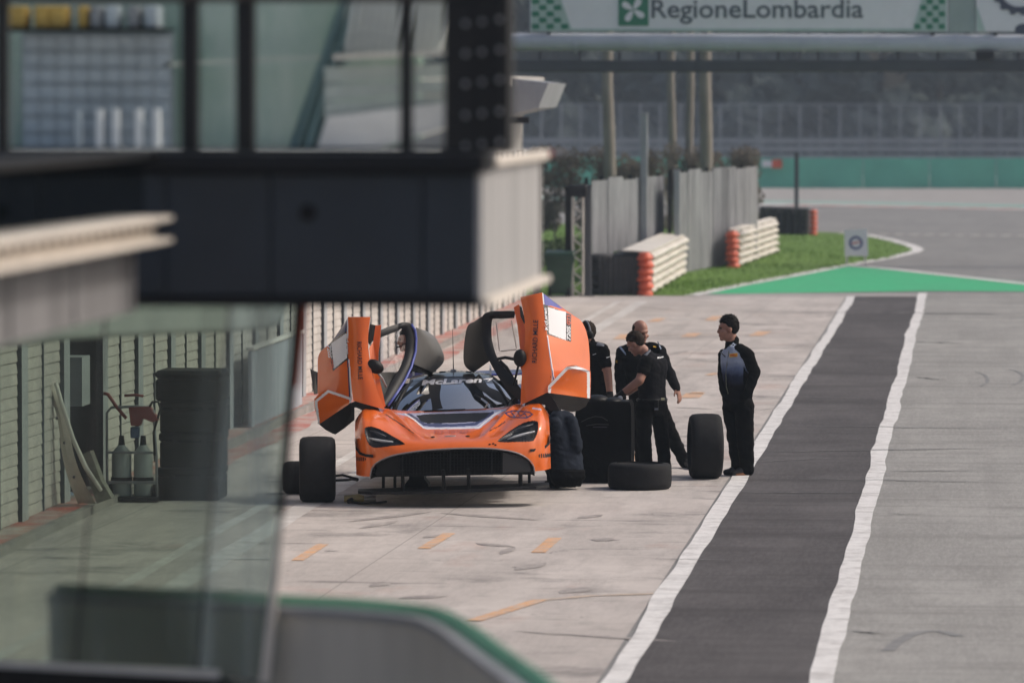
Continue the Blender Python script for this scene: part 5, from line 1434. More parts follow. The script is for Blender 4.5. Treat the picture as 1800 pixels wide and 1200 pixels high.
def on_ws(px, py):
    Xw, Yw_ = proj_np(ws); k = np.argmin((Xw - px)**2 + (Yw_ - py)**2); i, j = np.unravel_index(k, Xw.shape)
    d_ = (Vector(ws[i, j]) - O).dot(bk) / KS; return D(px, py, d_ - .03)
bpy.context.view_layer.update()
def on_screen(x, y, lift=.005):
    for o in (strip, wsc):
        p = on_part(x, y, o, lift)
        if p is not None: return p
    return on_ws(x, y)
lettering('McLaren', 9.5, 106, 794, 669.5, -2.5, [strip, wsc], M['white_decal'], wsc, name='sun_strip_lettering', bold=.035, shear=.15)
car.part('sun_strip_swoosh', MB().prism([on_screen(x, y, .008) for x, y in ((848, 667), (855, 664.8), (867, 663.5), (864, 667.5), (856, 670.5), (860, 667), (854, 666.8))], bk * .003), M['white_decal'], sub=wsc)
# dark reflections in the windscreen, laid on as black bands
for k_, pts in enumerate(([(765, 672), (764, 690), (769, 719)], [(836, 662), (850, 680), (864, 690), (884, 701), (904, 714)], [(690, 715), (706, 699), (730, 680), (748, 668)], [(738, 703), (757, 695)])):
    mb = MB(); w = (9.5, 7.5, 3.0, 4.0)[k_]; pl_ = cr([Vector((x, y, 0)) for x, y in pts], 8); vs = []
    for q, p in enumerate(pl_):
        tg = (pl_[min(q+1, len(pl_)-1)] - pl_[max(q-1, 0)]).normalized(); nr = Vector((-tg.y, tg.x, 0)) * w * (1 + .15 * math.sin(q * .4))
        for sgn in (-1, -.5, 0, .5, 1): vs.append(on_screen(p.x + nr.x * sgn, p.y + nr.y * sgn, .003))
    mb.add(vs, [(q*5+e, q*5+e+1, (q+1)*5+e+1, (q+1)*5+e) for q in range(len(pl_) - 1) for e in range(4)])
    car.part('screen_reflection', mb, M['black_satin'])
car.part('wiper', MB().tube([on_ws(745, 722), on_ws(780, 721), on_ws(818, 719)], [.008, .010, .006], 6), M['black_satin'])
car.part('wiper_arm', MB().tube([D(892, 716, 1.15), D(897, 705, 1.3), D(908, 692, 1.4), D(914, 686, 1.42)], [.010, .010, .010, .008], 6), M['black_satin'])
# roof, engine cover
mb = MB(); rings = []
for d, z, w in ((1.86, 1.118, .44), (1.98, 1.135, .43), (2.2, 1.148, .42), (2.5, 1.15, .42), (2.8, 1.12, .45), (3.3, 1.02, .55), (3.9, .92, .62), (4.45, .86, .66)):
    ring = [C(w * a, d + .10 * a * a * (1 if d < 1.9 else .3), z - .055 * a * a) for a in np.linspace(-1, 1, 13)]
    rings.append(ring + [C(w * a, d, z - .12) for a in np.linspace(1, -1, 5)])
mb.loft(rings); car.part('roof', mb, M['black_gloss'], smooth=40)
# rear haunches and tail
for s in (-1, 1):
    mb = MB(); rings = []
    for d, zt_, w in ((2.62, .80, .90), (2.85, .84, .97), (3.2, .90, 1.0), (3.6, .925, 1.0), (4.0, .91, .99), (4.45, .86, .95), (4.6, .80, .90)):
        rings.append([C(s * a, d, z) for a, z in ((.45, .22), (w * .97, .22), (w, .5), (w, zt_ - .12), (w * .94, zt_ - .02), (w * .85, zt_), (.62, zt_ - .02), (.45, zt_ - .06))])
    mb.loft(rings); car.part('rear_quarter', mb, M['navy'], smooth=40)
car.part('diffuser', MB().add(cbox(-.8, .8, 4.45, 4.7, .18, .5), F6), M['carbon'])
# rear wing
mb = MB(); rings = []
for u in np.linspace(-.86, .86, 9): rings.append([C(u, d, z) for d, z in ((4.50, .975), (4.49, .985), (4.52, .995), (4.65, 1.0), (4.82, 1.02), (4.82, 1.01), (4.65, .98), (4.55, .97))])
mb.loft(rings); wing = car.part('rear_wing', mb, M['navy'], smooth=50)
car.part('wing_edge', MB().tube([C(u, 4.485, .988) for u in np.linspace(-.86, .86, 5)], .010, 8), M['blue'], sub=wing, smooth=True)
for s in (-1, 1):
    car.part('end_plate', MB().prism([C(s * .87, d, z) for d, z in ((4.42, .90), (4.95, .92), (4.98, 1.16), (4.48, 1.12))], rr_ * .012 * s), M['carbon'], sub=wing)
    car.part('wing_support', MB().prism([C(s * .43, d, z) for d, z in ((4.3, .84), (4.4, .84), (4.48, 1.06), (4.6, 1.09), (4.62, 1.06), (4.55, 1.0))], rr_ * .02), M['zinc'], sub=wing)
# antenna and roof fittings
c0 = D(797, 652, 2.35); car.part('antenna', MB().tube([c0, D(796.5, 615, 2.36), D(795.5, 578, 2.38)], [.006, .004, .002], 6), M['black_satin'])
car.part('antenna_base', MB().bbox(tuple(c0 - Vector((.03, .03, .02))), tuple(c0 + Vector((.03, .03, .018))), .01), M['zinc'])
for px in (778, 824): c0 = D(px, 654, 2.3); car.part('roof_catch', MB().bbox(tuple(c0 - Vector((.035, .02, .03))), tuple(c0 + Vector((.035, .02, .01))), .008), M['black_satin'])

# ---- doors
def loft2(ea, eb, na, nb, bulge=0.0, thick=.03, masks=None, base=0, side=None):
    """skin between two edge polylines of (px, py, d); bulges towards the camera; returns MB with materials picked by masks(X, Y)"""
    A_ = cr([Vector(p) for p in ea], 8); B_ = cr([Vector(p) for p in eb], 8)
    g = np.zeros((na + 1, nb + 1, 3))
    for i in range(na + 1):
        ta = i / na * (len(A_) - 1); tb = i / na * (len(B_) - 1)
        ia = min(int(ta), len(A_) - 2); ib = min(int(tb), len(B_) - 2)
        a = A_[ia].lerp(A_[ia+1], ta - ia); b = B_[ib].lerp(B_[ib+1], tb - ib)
        for j in range(nb + 1):
            t = j / nb; q = a.lerp(b, t); g[i, j] = D(q.x, q.y, q.z - bulge * math.sin(math.pi * t))
    X, Y = proj_np((g[:-1, :-1] + g[1:, 1:] + g[:-1, 1:] + g[1:, :-1]) / 4)
    mk = masks(X, Y) if masks else np.zeros(X.shape, int)
    mb = MB(); n2 = nb + 1; N = (na + 1) * n2
    mb.v = [tuple(p) for p in g.reshape(-1, 3)] + [tuple(Vector(p) + bk * thick) for p in g.reshape(-1, 3)]
    for i in range(na):
        for j in range(nb):
            f = (i*n2+j, (i+1)*n2+j, (i+1)*n2+j+1, i*n2+j+1)
            mb.f.append(f); mb.m.append(int(mk[i, j])); mb.f.append(tuple(N + q for q in f[::-1])); mb.m.append(base if side is None else side)
    bd = [i*n2 for i in range(na + 1)] + [na*n2 + j for j in range(1, nb + 1)] + [i*n2 + nb for i in range(na - 1, -1, -1)] + [j for j in range(nb - 1, 0, -1)]
    for a, b in zip(bd, bd[1:] + bd[:1]): mb.f.append((a, b, N + b, N + a)); mb.m.append(base)
    return mb
DM = [M['orange'], M['white_decal'], M['navy'], M['black_gloss'], M['lavender'], M['blue'], M['orange_dark']]
def polyd(px, dd, thick): return MB().prism([D(x, y, d) for (x, y), d in zip(px, dd if hasattr(dd, '__len__') else [dd] * len(px))], bk * thick)
def ringd(outer, inner, do, di, thick):
    n = len(outer); a = [D(x, y, d) for (x, y), d in zip(outer, do)]; b = [D(x, y, d) for (x, y), d in zip(inner, di)]
    mb = MB(); vs = a + b + [p + bk * thick for p in a] + [p + bk * thick for p in b]; fs = []
    for i in range(n):
        k = (i + 1) % n
        fs += [(i, k, n+k, n+i), (2*n+i, 3*n+i, 3*n+k, 2*n+k), (i, 2*n+i, 2*n+k, k), (n+i, n+k, 3*n+k, 3*n+i)]
    return mb.add(vs, fs)
dark_in = mat('dark_door_inner', (.016, .012, .010), .6, var=.3)

# left of the picture
def mA(X, Y): 
    m = np.zeros(X.shape, int); return m
dl = car.part('door', loft2([(611.5, 557, 1.34), (613.5, 600, 1.26), (615.5, 640, 1.16), (617.5, 675, 1.08), (621, 704, 1.02)], [(651, 557, 1.30), (647, 597, 1.22), (651, 640, 1.12), (661, 680, 1.04), (677, 720, 1.0)], 90, 30, .035, .05, mA), DM, smooth=50, label='orange raised door at the left with sponsor lettering')
def mB(X, Y):
    m = np.zeros(X.shape, int)
    m[in_poly(X, Y, [(612, 556), (612, 580), (584, 598), (583, 600)])] = 2
    m[in_poly(X, Y, [(577, 602), (609, 582), (612, 631), (585, 652)])] = 3
    m[in_poly(X, Y, [(582, 603.5), (608, 586), (610, 629), (587, 648)])] = 1
    m[near_line(X, Y, [(611, 632), (615, 700)], 1.2)] = 2; m[near_line(X, Y, [(613.5, 632), (617.5, 700)], 1.1)] = 1
    m[near_line(X, Y, [(611, 557), (611, 590)], 1.3)] = 1
    return m
dsk = car.part('door_skin', loft2([(609, 562, 1.40), (583, 600, 1.55), (561, 622, 1.66), (558.5, 655, 1.62), (558.5, 692, 1.52)], [(612, 557, 1.345), (613.5, 600, 1.27), (615.5, 640, 1.17), (617, 670, 1.10), (619, 702, 1.04)], 110, 70, .03, .05, mB), DM, smooth=50, sub=dl)
car.part('door_fin', polyd([(660, 572), (670, 571), (668, 600), (665.5, 620), (665, 645), (669, 675), (678, 714), (671, 716), (661, 680), (651, 640), (649, 612), (656, 600)], [1.42, 1.42, 1.36, 1.3, 1.25, 1.18, 1.06, 1.05, 1.16, 1.24, 1.3, 1.36], .05), M['orange'], sub=dl)
car.part('door_gap', polyd([(650, 569), (661, 572), (657, 598), (649, 606), (646, 598)], 1.45, .05), M['black_gloss'], sub=dl)
def mC(X, Y):
    m = np.zeros(X.shape, int); m[near_line(X, Y, [(560, 744), (557, 720), (555.5, 705), (577, 687.5), (616, 700.5), (616.5, 710)], 2.3)] = 1; return m
car.part('door_flap', loft2([(552.5, 700, 1.42), (553, 716, 1.40), (557, 732, 1.38), (560, 746, 1.36)], [(618, 698, 1.0), (618, 702, 1.0), (617, 706, 1.0), (612, 711, 1.0)], 60, 70, .0, .03, mC), DM, smooth=50, sub=dl)
car.part('door_flap', loft2([(553, 701, 1.42), (562, 691, 1.40), (575, 683.5, 1.34)], [(557, 716, 1.41), (592, 706, 1.2), (617.5, 699, 1.0)], 50, 30, .0, .03, mC), DM, smooth=50, sub=dl)
car.part('door_underside', polyd([(558, 743), (572, 755), (585, 762), (590, 763), (606, 752), (623, 738), (623, 708), (612, 708), (590, 722)], [1.40, 1.62, 1.72, 1.74, 1.6, 1.4, 1.15, 1.06, 1.2], .06), dark_in, sub=dl)
car.part('arch_flap', polyd([(618, 708), (627, 704.5), (642, 707), (655, 711), (664, 716), (668, 722), (655, 724), (640, 722), (626, 716), (619, 716)], [1.04] * 10, .12), M['carbon'], sub=dl)
car.part('rear_edge', polyd([(545, 648), (553, 652), (558.5, 654), (559, 692), (552, 693)], [1.74, 1.72, 1.68, 1.6, 1.66], .03), M['black_gloss'], sub=dl)
lettering('RICHARD MILLE', 8.2, 66, 632.5, 633.5, 90 - 2, [dl], M['black_gloss'], dl)
lettering('720S', 6.8, 24, 579, 617.5, 84, [dsk, dl], M['white_decal'], dl, bold=.03, shear=.2); lettering('GT3', 6.8, 16, 582.3, 639, 84, [dsk, dl], M['red_orange'], dl, bold=.03, shear=.2); lettering('McLaren', 5.2, 36, 610.2, 604, 88, [dsk, dl], M['white_decal'], dl, bold=.03, shear=.2)
Li = [(669, 594), (688, 586), (707, 578.5), (711.5, 588), (713, 602), (711, 622), (704, 645), (698, 655), (671, 656)]
fr_ = car.part('window_frame', loft2([(700, 569, 1.74), (710, 566.5, 1.78), (724, 570.5, 1.86), (731, 592, 1.86), (730, 618, 1.80), (722, 645, 1.66), (711, 668, 1.52), (697, 690, 1.36), (681, 714, 1.16)], [(700, 582, 1.72), (706, 578, 1.75), (711, 586, 1.80), (713, 601, 1.80), (711, 622, 1.74), (703, 646, 1.60), (692, 664, 1.48), (681, 684, 1.34), (672, 706, 1.16)], 60, 8, .02, .05), M['carbon'], smooth=40, sub=dl)
car.part('frame_top', loft2([(665, 582, 1.5), (684, 574, 1.64), (702, 568.5, 1.75)], [(667, 594, 1.5), (686, 586.5, 1.62), (702, 580.5, 1.72)], 12, 4, .01, .05), M['carbon'], smooth=40, sub=dl)
car.part('window_pane', polyd(Li, [1.54, 1.66, 1.78, 1.82, 1.82, 1.76, 1.62, 1.56, 1.46], .006), M['polycarb'], sub=dl)
car.part('door_trim', loft2([(664, 655, 1.38), (664, 675, 1.28), (671, 705, 1.14)], [(700, 653, 1.60), (691, 668, 1.5), (676, 702, 1.22)], 12, 6, 0, .04), M['black_satin'], smooth=40, sub=dl)
car.part('edge_trim', MB().tube([D(x, y, d - .01) for x, y, d in ((723, 570, 1.86), (729.5, 580, 1.87), (731.5, 595, 1.86), (730.5, 618, 1.8), (723, 645, 1.66), (712, 668, 1.52), (698, 690, 1.38), (682, 713, 1.18))], .014, 8), mat('blue_edge', (.08, .11, .42), .4), smooth=True, sub=dl)
car.part('roof_panel', loft2([(731, 575, 1.88), (732, 595, 1.88), (731, 618, 1.84), (727, 640, 1.78)], [(752, 583, 2.2), (768, 597, 2.3), (781, 632, 2.35), (762, 655, 2.2)], 40, 30, .05, .03), M['grey_roof'], smooth=True, sub=dl)
car.part('roof_panel_lip', polyd([(727, 640), (762, 655), (756, 660), (722, 652)], [1.8, 2.2, 2.2, 1.75], .03), M['black_gloss'], sub=dl)
mr = D(659, 644, 1.15)
mb = MB().ellipsoid(mr, [(rr_ * .085 - uu_ * .045), bk * .06, (uu_ * .062 + rr_ * .03)], 20, 12); mir = car.part('mirror', mb, M['black_satin'], smooth=True, sub=dl)
car.part('mirror_arm', MB().tube([D(664, 655, 1.16), D(672, 665, 1.2), D(679, 680, 1.25)], [.012, .012, .010], 8), M['zinc'], smooth=True, sub=dl)

# right of the picture
dr = car.part('door', loft2([(914.5, 522, 1.38), (922, 560, 1.30), (923, 583, 1.26), (921, 615, 1.2), (918, 650, 1.12), (916, 685, 1.05), (915, 712, 1.0)], [(953, 514, 1.34), (956, 545, 1.28), (960, 580, 1.22), (964, 612, 1.15), (968, 640, 1.10), (970, 665, 1.05), (963, 689, 1.0)], 110, 34, .035, .05), DM, smooth=50, label='orange raised door at the right with sponsor lettering')
def mBr(X, Y):
    m = np.zeros(X.shape, int)
    m[in_poly(X, Y, [(953, 512), (990, 543), (957, 535), (955, 520)])] = 5
    m[in_poly(X, Y, [(953.5, 534), (1004, 553), (1004, 601), (962, 588)])] = 3
    m[in_poly(X, Y, [(963, 540), (995, 548), (995, 598), (965, 586)])] = 1
    m[near_line(X, Y, [(960, 592), (964, 620), (972, 668)], 3.4)] = 1; m[near_line(X, Y, [(960.5, 592), (964.5, 620), (972.5, 668)], 2.0)] = 4; m[near_line(X, Y, [(961, 592), (965, 620), (973, 668)], .9)] = 2
    m[near_line(X, Y, [(953.5, 513), (955.5, 534)], 1.4)] = 1
    return m
dsk = car.part('door_skin', loft2([(953, 514, 1.345), (956, 545, 1.285), (960, 580, 1.225), (964, 612, 1.155), (969, 645, 1.10), (973, 680, 1.04)], [(972, 529, 1.5), (1006, 553, 1.66), (1023, 566, 1.72), (1033, 592, 1.70), (1036.5, 625, 1.62), (1037, 655, 1.52)], 120, 90, .035, .05, mBr), DM, smooth=50, sub=dr)
def mCr(X, Y):
    m = np.zeros(X.shape, int); m[near_line(X, Y, [(966, 688), (966, 679), (997, 647), (1012, 645.5), (1031, 651), (1034.5, 655), (1034.5, 698)], 2.6)] = 1; return m
car.part('door_flap', loft2([(963, 690, .99), (963, 678, 1.0), (978, 662, 1.03), (997, 643.5, 1.08)], [(1037.5, 700, 1.42), (1038, 684, 1.43), (1038.5, 664, 1.44), (1038, 652, 1.45)], 80, 110, .06, .03, mCr), DM, smooth=50, sub=dr)
car.part('door_flap', loft2([(996, 644.2, 1.07), (1005, 641.5, 1.1), (1014, 642, 1.16)], [(1015, 649, 1.15), (1028, 650, 1.28), (1038, 652.5, 1.44)], 20, 30, 0, .03, lambda X, Y: mCr(X, Y)), DM, smooth=50, sub=dr)
car.part('door_underside', polyd([(963, 689), (985, 688), (1007, 691), (1037, 699), (1030, 714), (1018, 721), (1006, 724), (988, 720), (968, 708)], [1.02, 1.1, 1.22, 1.42, 1.6, 1.65, 1.62, 1.5, 1.2], .06), dark_in, sub=dr)
car.part('arch_flap', polyd([(921, 713), (930, 702), (947, 690), (964, 689), (976, 706), (984, 722), (968, 722), (958, 712), (946, 708), (934, 712)], [1.03] * 10, .14), M['carbon'], sub=dr)
for px, py in ((968, 662), (967, 682), (1030, 700)): car.part('fastener', MB().ellipsoid(D(px, py, 1.0), [rr_ * .006, bk * .01, uu_ * .006], 8, 5), M['dark_steel'], sub=dr)
car.part('door_fin', polyd([(903, 540), (912, 535), (922, 556), (924, 583), (921, 616), (918, 655), (914, 642), (914, 612), (910, 574)], [1.46, 1.46, 1.4, 1.36, 1.3, 1.24, 1.26, 1.32, 1.4], .05), M['orange'], sub=dr)
car.part('door_gap', polyd([(913, 537), (917, 540), (923, 562), (922, 570), (915, 556)], 1.355, .02), M['black_gloss'], sub=dr)
lettering('RICHARD MILLE', 8.6, 75, 940.5, 600, -90 + 2, [dr], M['black_gloss'], dr)
lettering('720S', 6.8, 25, 999.6, 585.5, -90, [dsk], M['white_decal'], dr, bold=.03, shear=.2); lettering('GT3', 6.8, 17, 999.6, 562, -90, [dsk], M['red_orange'], dr, bold=.03, shear=.2); lettering('McLaren', 5.6, 40, 959.5, 561, -94, [dsk, dr], M['white_decal'], dr, bold=.03, shear=.2)
Ri_ = [(866, 560), (884, 559), (901, 558), (908, 580), (914, 608), (915, 630), (876, 633), (866, 602)]
car.part('window_frame', loft2([(880, 547, 1.78), (862, 547.5, 1.84), (848, 556, 1.88), (846.5, 580, 1.88), (849, 602, 1.82), (860, 634, 1.64), (888, 680, 1.34), (917, 707, 1.14)], [(880, 560, 1.77), (870, 560, 1.82), (865, 563, 1.85), (864, 582, 1.85), (866, 602, 1.8), (876, 632, 1.62), (898, 660, 1.4), (918, 686, 1.14)], 60, 8, .02, .05), M['carbon'], smooth=40, sub=dr)
car.part('frame_top', loft2([(878, 547, 1.78), (892, 546.5, 1.7), (906, 547, 1.62)], [(878, 560, 1.77), (890, 559.5, 1.7), (904, 559, 1.62)], 12, 4, .01, .05), M['carbon'], smooth=40, sub=dr)
car.part('window_pane', polyd(Ri_, [1.86, 1.78, 1.66, 1.58, 1.48, 1.42, 1.62, 1.8], .006), M['polycarb'], sub=dr)
car.part('hoop', MB().tube([D(x, y, 1.5) for x, y in ((874, 631), (888, 628), (903, 631), (915, 637))], .016, 8), M['carbon'], smooth=True, sub=dr)
car.part('hoop', MB().tube([D(x, y, 1.55) for x, y in ((878, 634), (890, 645), (900, 662), (908, 680))], .018, 8), M['dark_steel'], smooth=True, sub=dr)
for pts in ([(872, 565), (878, 617)], [(899, 563), (908, 612)], [(880, 617), (908, 614)]): car.part('pane_catch', MB().tube([D(x, y, 1.68) for x, y in pts], .008, 6), M['white_paint'], sub=dr)
car.part('roof_panel', loft2([(847, 556, 1.9), (849, 580, 1.9), (851, 602, 1.86), (861, 634, 1.68)], [(834, 565, 2.2), (820, 578, 2.32), (815, 636, 2.36), (832, 655, 2.2)], 40, 30, .05, .03), M['black_satin'], smooth=True, sub=dr)
mr = D(914, 629, 1.14)
car.part('mirror', MB().ellipsoid(mr, [(rr_ * .066 + uu_ * .02), bk * .06, (uu_ * .088 - rr_ * .012)], 20, 12), M['black_satin'], smooth=True, sub=dr)
car.part('mirror_arm', MB().tube([D(911, 643, 1.16), D(907, 660, 1.2), D(903, 676, 1.24)], [.012, .012, .010], 8), M['black_satin'], smooth=True, sub=dr)

# ------------------------------------------------------------------ wheels and tyres
def wheel(name, label, base, Ro, w, ri, rz=0.0, flat=False, tilt=0.0, group=None, rimm=True):
    t = Thing(name, label, 'tyre', base, group)
    me = MB(); me = tyre_mesh(Ro, w, ri, 40, .06)
    parts = [('rubber_tyre', me, M['rubber'], 40)]
    if rimm:
        rm = MB().lathe([(ri - .004, -w * .40), (ri - .02, -w * .36), (ri - .03, 0), (ri - .02, w * .36), (ri - .004, w * .40)], 40, 'X', closed=False); parts.append(('rim', rm, M['rim'], 40))
        for k in range(10):
            a = 2 * math.pi * k / 10; e = Vector((0, math.cos(a), math.sin(a))); s2 = Vector((0, -math.sin(a), math.cos(a)))
            sp = MB(); sp.loft([[e * r_ + s2 * q * wd + Vector((x, 0, 0)) for q, x in ((-1, -w*.30), (1, -w*.30), (1, -w*.22), (-1, -w*.22))] for r_, wd in ((.05, .026), (ri - .02, .016))]); parts.append(('spoke', sp, M['rim'], None))
        parts.append(('hub', MB().lathe([(0, -w*.34), (.05, -w*.34), (.06, -w*.2), (0, -w*.2)], 20, 'X', closed=False), M['rim'], 40))
    Rm = Matrix.Rotation(rz, 3, 'Z') @ (Matrix.Rotation(R(90), 3, 'Y') if flat else Matrix.Rotation(tilt, 3, 'Y'))
    up = Vector((0, 0, w / 2 if flat else Ro))
    for nm, m_, mt_, sm_ in parts:
        m_.v = [tuple(Rm @ Vector(v) + up) for v in m_.v]; t.part(nm, m_, mt_, smooth=sm_, local=True)
    return t
b = G(556, 884); wheel('racing_slick', 'upright black slick tyre standing left of the car nose', b + Vector((0, .10, 0)), .335, .37, .23, R(7))
b = G(524, 869); wheel('racing_slick', 'upright black tyre half hidden behind the one left of the car', b + Vector((-.02, .1, 0)), .17, .30, .10, R(2), rimm=False)
b = G(1239, 842); wheel('racing_slick', 'upright black slick tyre standing beside the man in the grey and black jacket', b + Vector((0, .10, 0)), .35, .345, .235, R(9))
b = G(1121, 863); wheel('racing_slick', 'black slick tyre lying flat in front of the crew', b + Vector((0, .33, 0)), .335, .275, .235, .3, flat=True)
# air line and small gear on the ground
hs = Thing('air_hose', 'thin black air hose between the left tyre and the car', 'hose', G(610, 845))
hs.part('hose', MB().tube([P(588, 836, 55.2), P(602, 834.5, 55.2), P(616, 838, 55.3), P(624, 841, 55.4), P(612, 843, 55.1), P(590, 844, 55.0)], .013, 8), M['rubber'], smooth=True)
hs.part('coupling', MB().tube([P(617, 840, 55.3), P(628, 842.5, 55.4)], .02, 8), M['dark_steel'])
g0 = G(640, 884)
t = Thing('wheel_gun', 'small yellow and grey wheel gun lying on the ground in front of the car', 'wheel gun', g0)
t.part('body', MB().tube([g0 + Vector((-.20, 0, .045)), g0 + Vector((-.05, 0, .05)), g0 + Vector((.0, 0, .045))], [.035, .045, .03], 12), mat('dull_yellow', (.34, .27, .12), .5), smooth=40)
t.part('socket', MB().tube([g0 + Vector((.0, 0, .045)), g0 + Vector((.12, .02, .045))], [.03, .036], 12), M['steel'], smooth=40)
t.part('grip', MB().tube([g0 + Vector((-.12, 0, .04)), g0 + Vector((-.14, -.16, .03))], [.025, .022], 10), M['black_satin'], smooth=40)
t.part('hose_tail', MB().tube([g0 + Vector((-.14, -.16, .03)), g0 + Vector((-.02, -.22, .015)), g0 + Vector((.15, -.15, .015)), g0 + Vector((.22, .05, .015))], .012, 8), M['rubber'], smooth=True)
# covered trolley
g0 = G(1064, 850); Yk = g0.y + .02
def K2(px, py, dy=0.0): return P(px, py, Yk + dy)
t = Thing('covered_trolley', 'tall trolley under a black cover between the car and the crew', 'trolley', g0)
mb = MB(); rings = []
for py, xa, xb, da, db in ((849, 1018, 1108, 0, .5), (800, 1014, 1110, -.02, .52), (740, 1011, 1110, -.02, .52), (714, 1012, 1109, 0, .50), (706, 1016, 1106, .03, .47)):
    a, b_ = K2(xa, py, 0), K2(xb, py, 0); z = K2(1060, py).z
    ring = []
    for s in np.linspace(0, 1, 7): ring.append(Vector((a.x + (b_.x - a.x) * s, Yk + da + .012 * math.sin(s * 9 + py), z)))
    for s in np.linspace(1, 0, 7): ring.append(Vector((a.x + (b_.x - a.x) * s, Yk + db, z)))
    rings.append(ring)
mb.loft(rings); t.part('cover', mb, M['black_cloth'], smooth=40)
mb = MB()
for px, py, w, h_ in ((1030, 706, .10, .05), (1050, 703, .13, .06), (1078, 705, .10, .045), (1098, 707, .06, .03)): mb.ellipsoid(K2(px, py, .2), [(w, 0, 0), (0, .16, 0), (0, 0, h_)], 14, 8)
t.part('heaped_gear', mb, M['black_satin'], smooth=True)
for px in (1024, 1102): t.part('caster', MB().lathe([(.01, -.02), (.05, -.02), (.055, 0), (.05, .02), (.01, .02)], 14, 'X', (K2(px, 849).x, Yk + .08, .055)), M['rubber'])
Mp = mat('faint_print', (.016, .015, .017), .6)
lg = [(1022, 741), (1034, 735), (1046, 731.5), (1058, 733), (1068, 739)]
mb = MB().tube([K2(x, y, -.03) for x, y in lg], .005, 5); mb.tube([K2(x, y, -.03) for x, y in ((1030, 748), (1050, 745), (1070, 746))], .005, 5); t.part('car_outline_print', mb, Mp)
t.part('print_line', MB().box(tuple(K2(1042, 751, -.032)), tuple(K2(1067, 749.5, -.028))), mat('faint_blue_print', (.025, .022, .04), .6))
# ------------------------------------------------------------------ people
M['eye'] = mat('dark_eye', (.03, .02, .018), .5)  # dark spots for the eyes
def grad_cloth():
    k = NT('graded_jacket_front'); g = k.n('NewGeometry'); sp = k.n('SeparateXYZ'); k.l(g.outputs['Position'], sp.inputs[0])
    nz = k.noise(k.pos(), 6, 4, .6, .2, .8); ad = k.n('Math'); ad.operation = 'MULTIPLY_ADD'; ad.inputs[1].default_value = .10; k.l(nz, ad.inputs[0]); k.l(sp.outputs['Z'], ad.inputs[2])
    r_ = k.n('MapRange'); r_.inputs['From Min'].default_value = 1.02; r_.inputs['From Max'].default_value = 1.30; k.l(ad.outputs[0], r_.inputs['Value'])
    rp = k.n('ValToRGB'); e = rp.color_ramp.elements; e[0].color = (.006, .006, .009, 1); e[1].color = (.38, .43, .55, 1)
    x = e.new(.40); x.color = (.035, .043, .085, 1); x = e.new(.72); x.color = (.16, .20, .32, 1)
    k.l(r_.outputs[0], rp.inputs[0]); k.l(rp.outputs[0], k.b.inputs['Base Color']); k.b.inputs['Roughness'].default_value = .8; k.b.inputs['Specular IOR Level'].default_value = .1
    k.bump(k.noise(k.pos(), 13, 4, .6, .2, .8), .3, .02); return k.m
M['grad'] = grad_cloth()

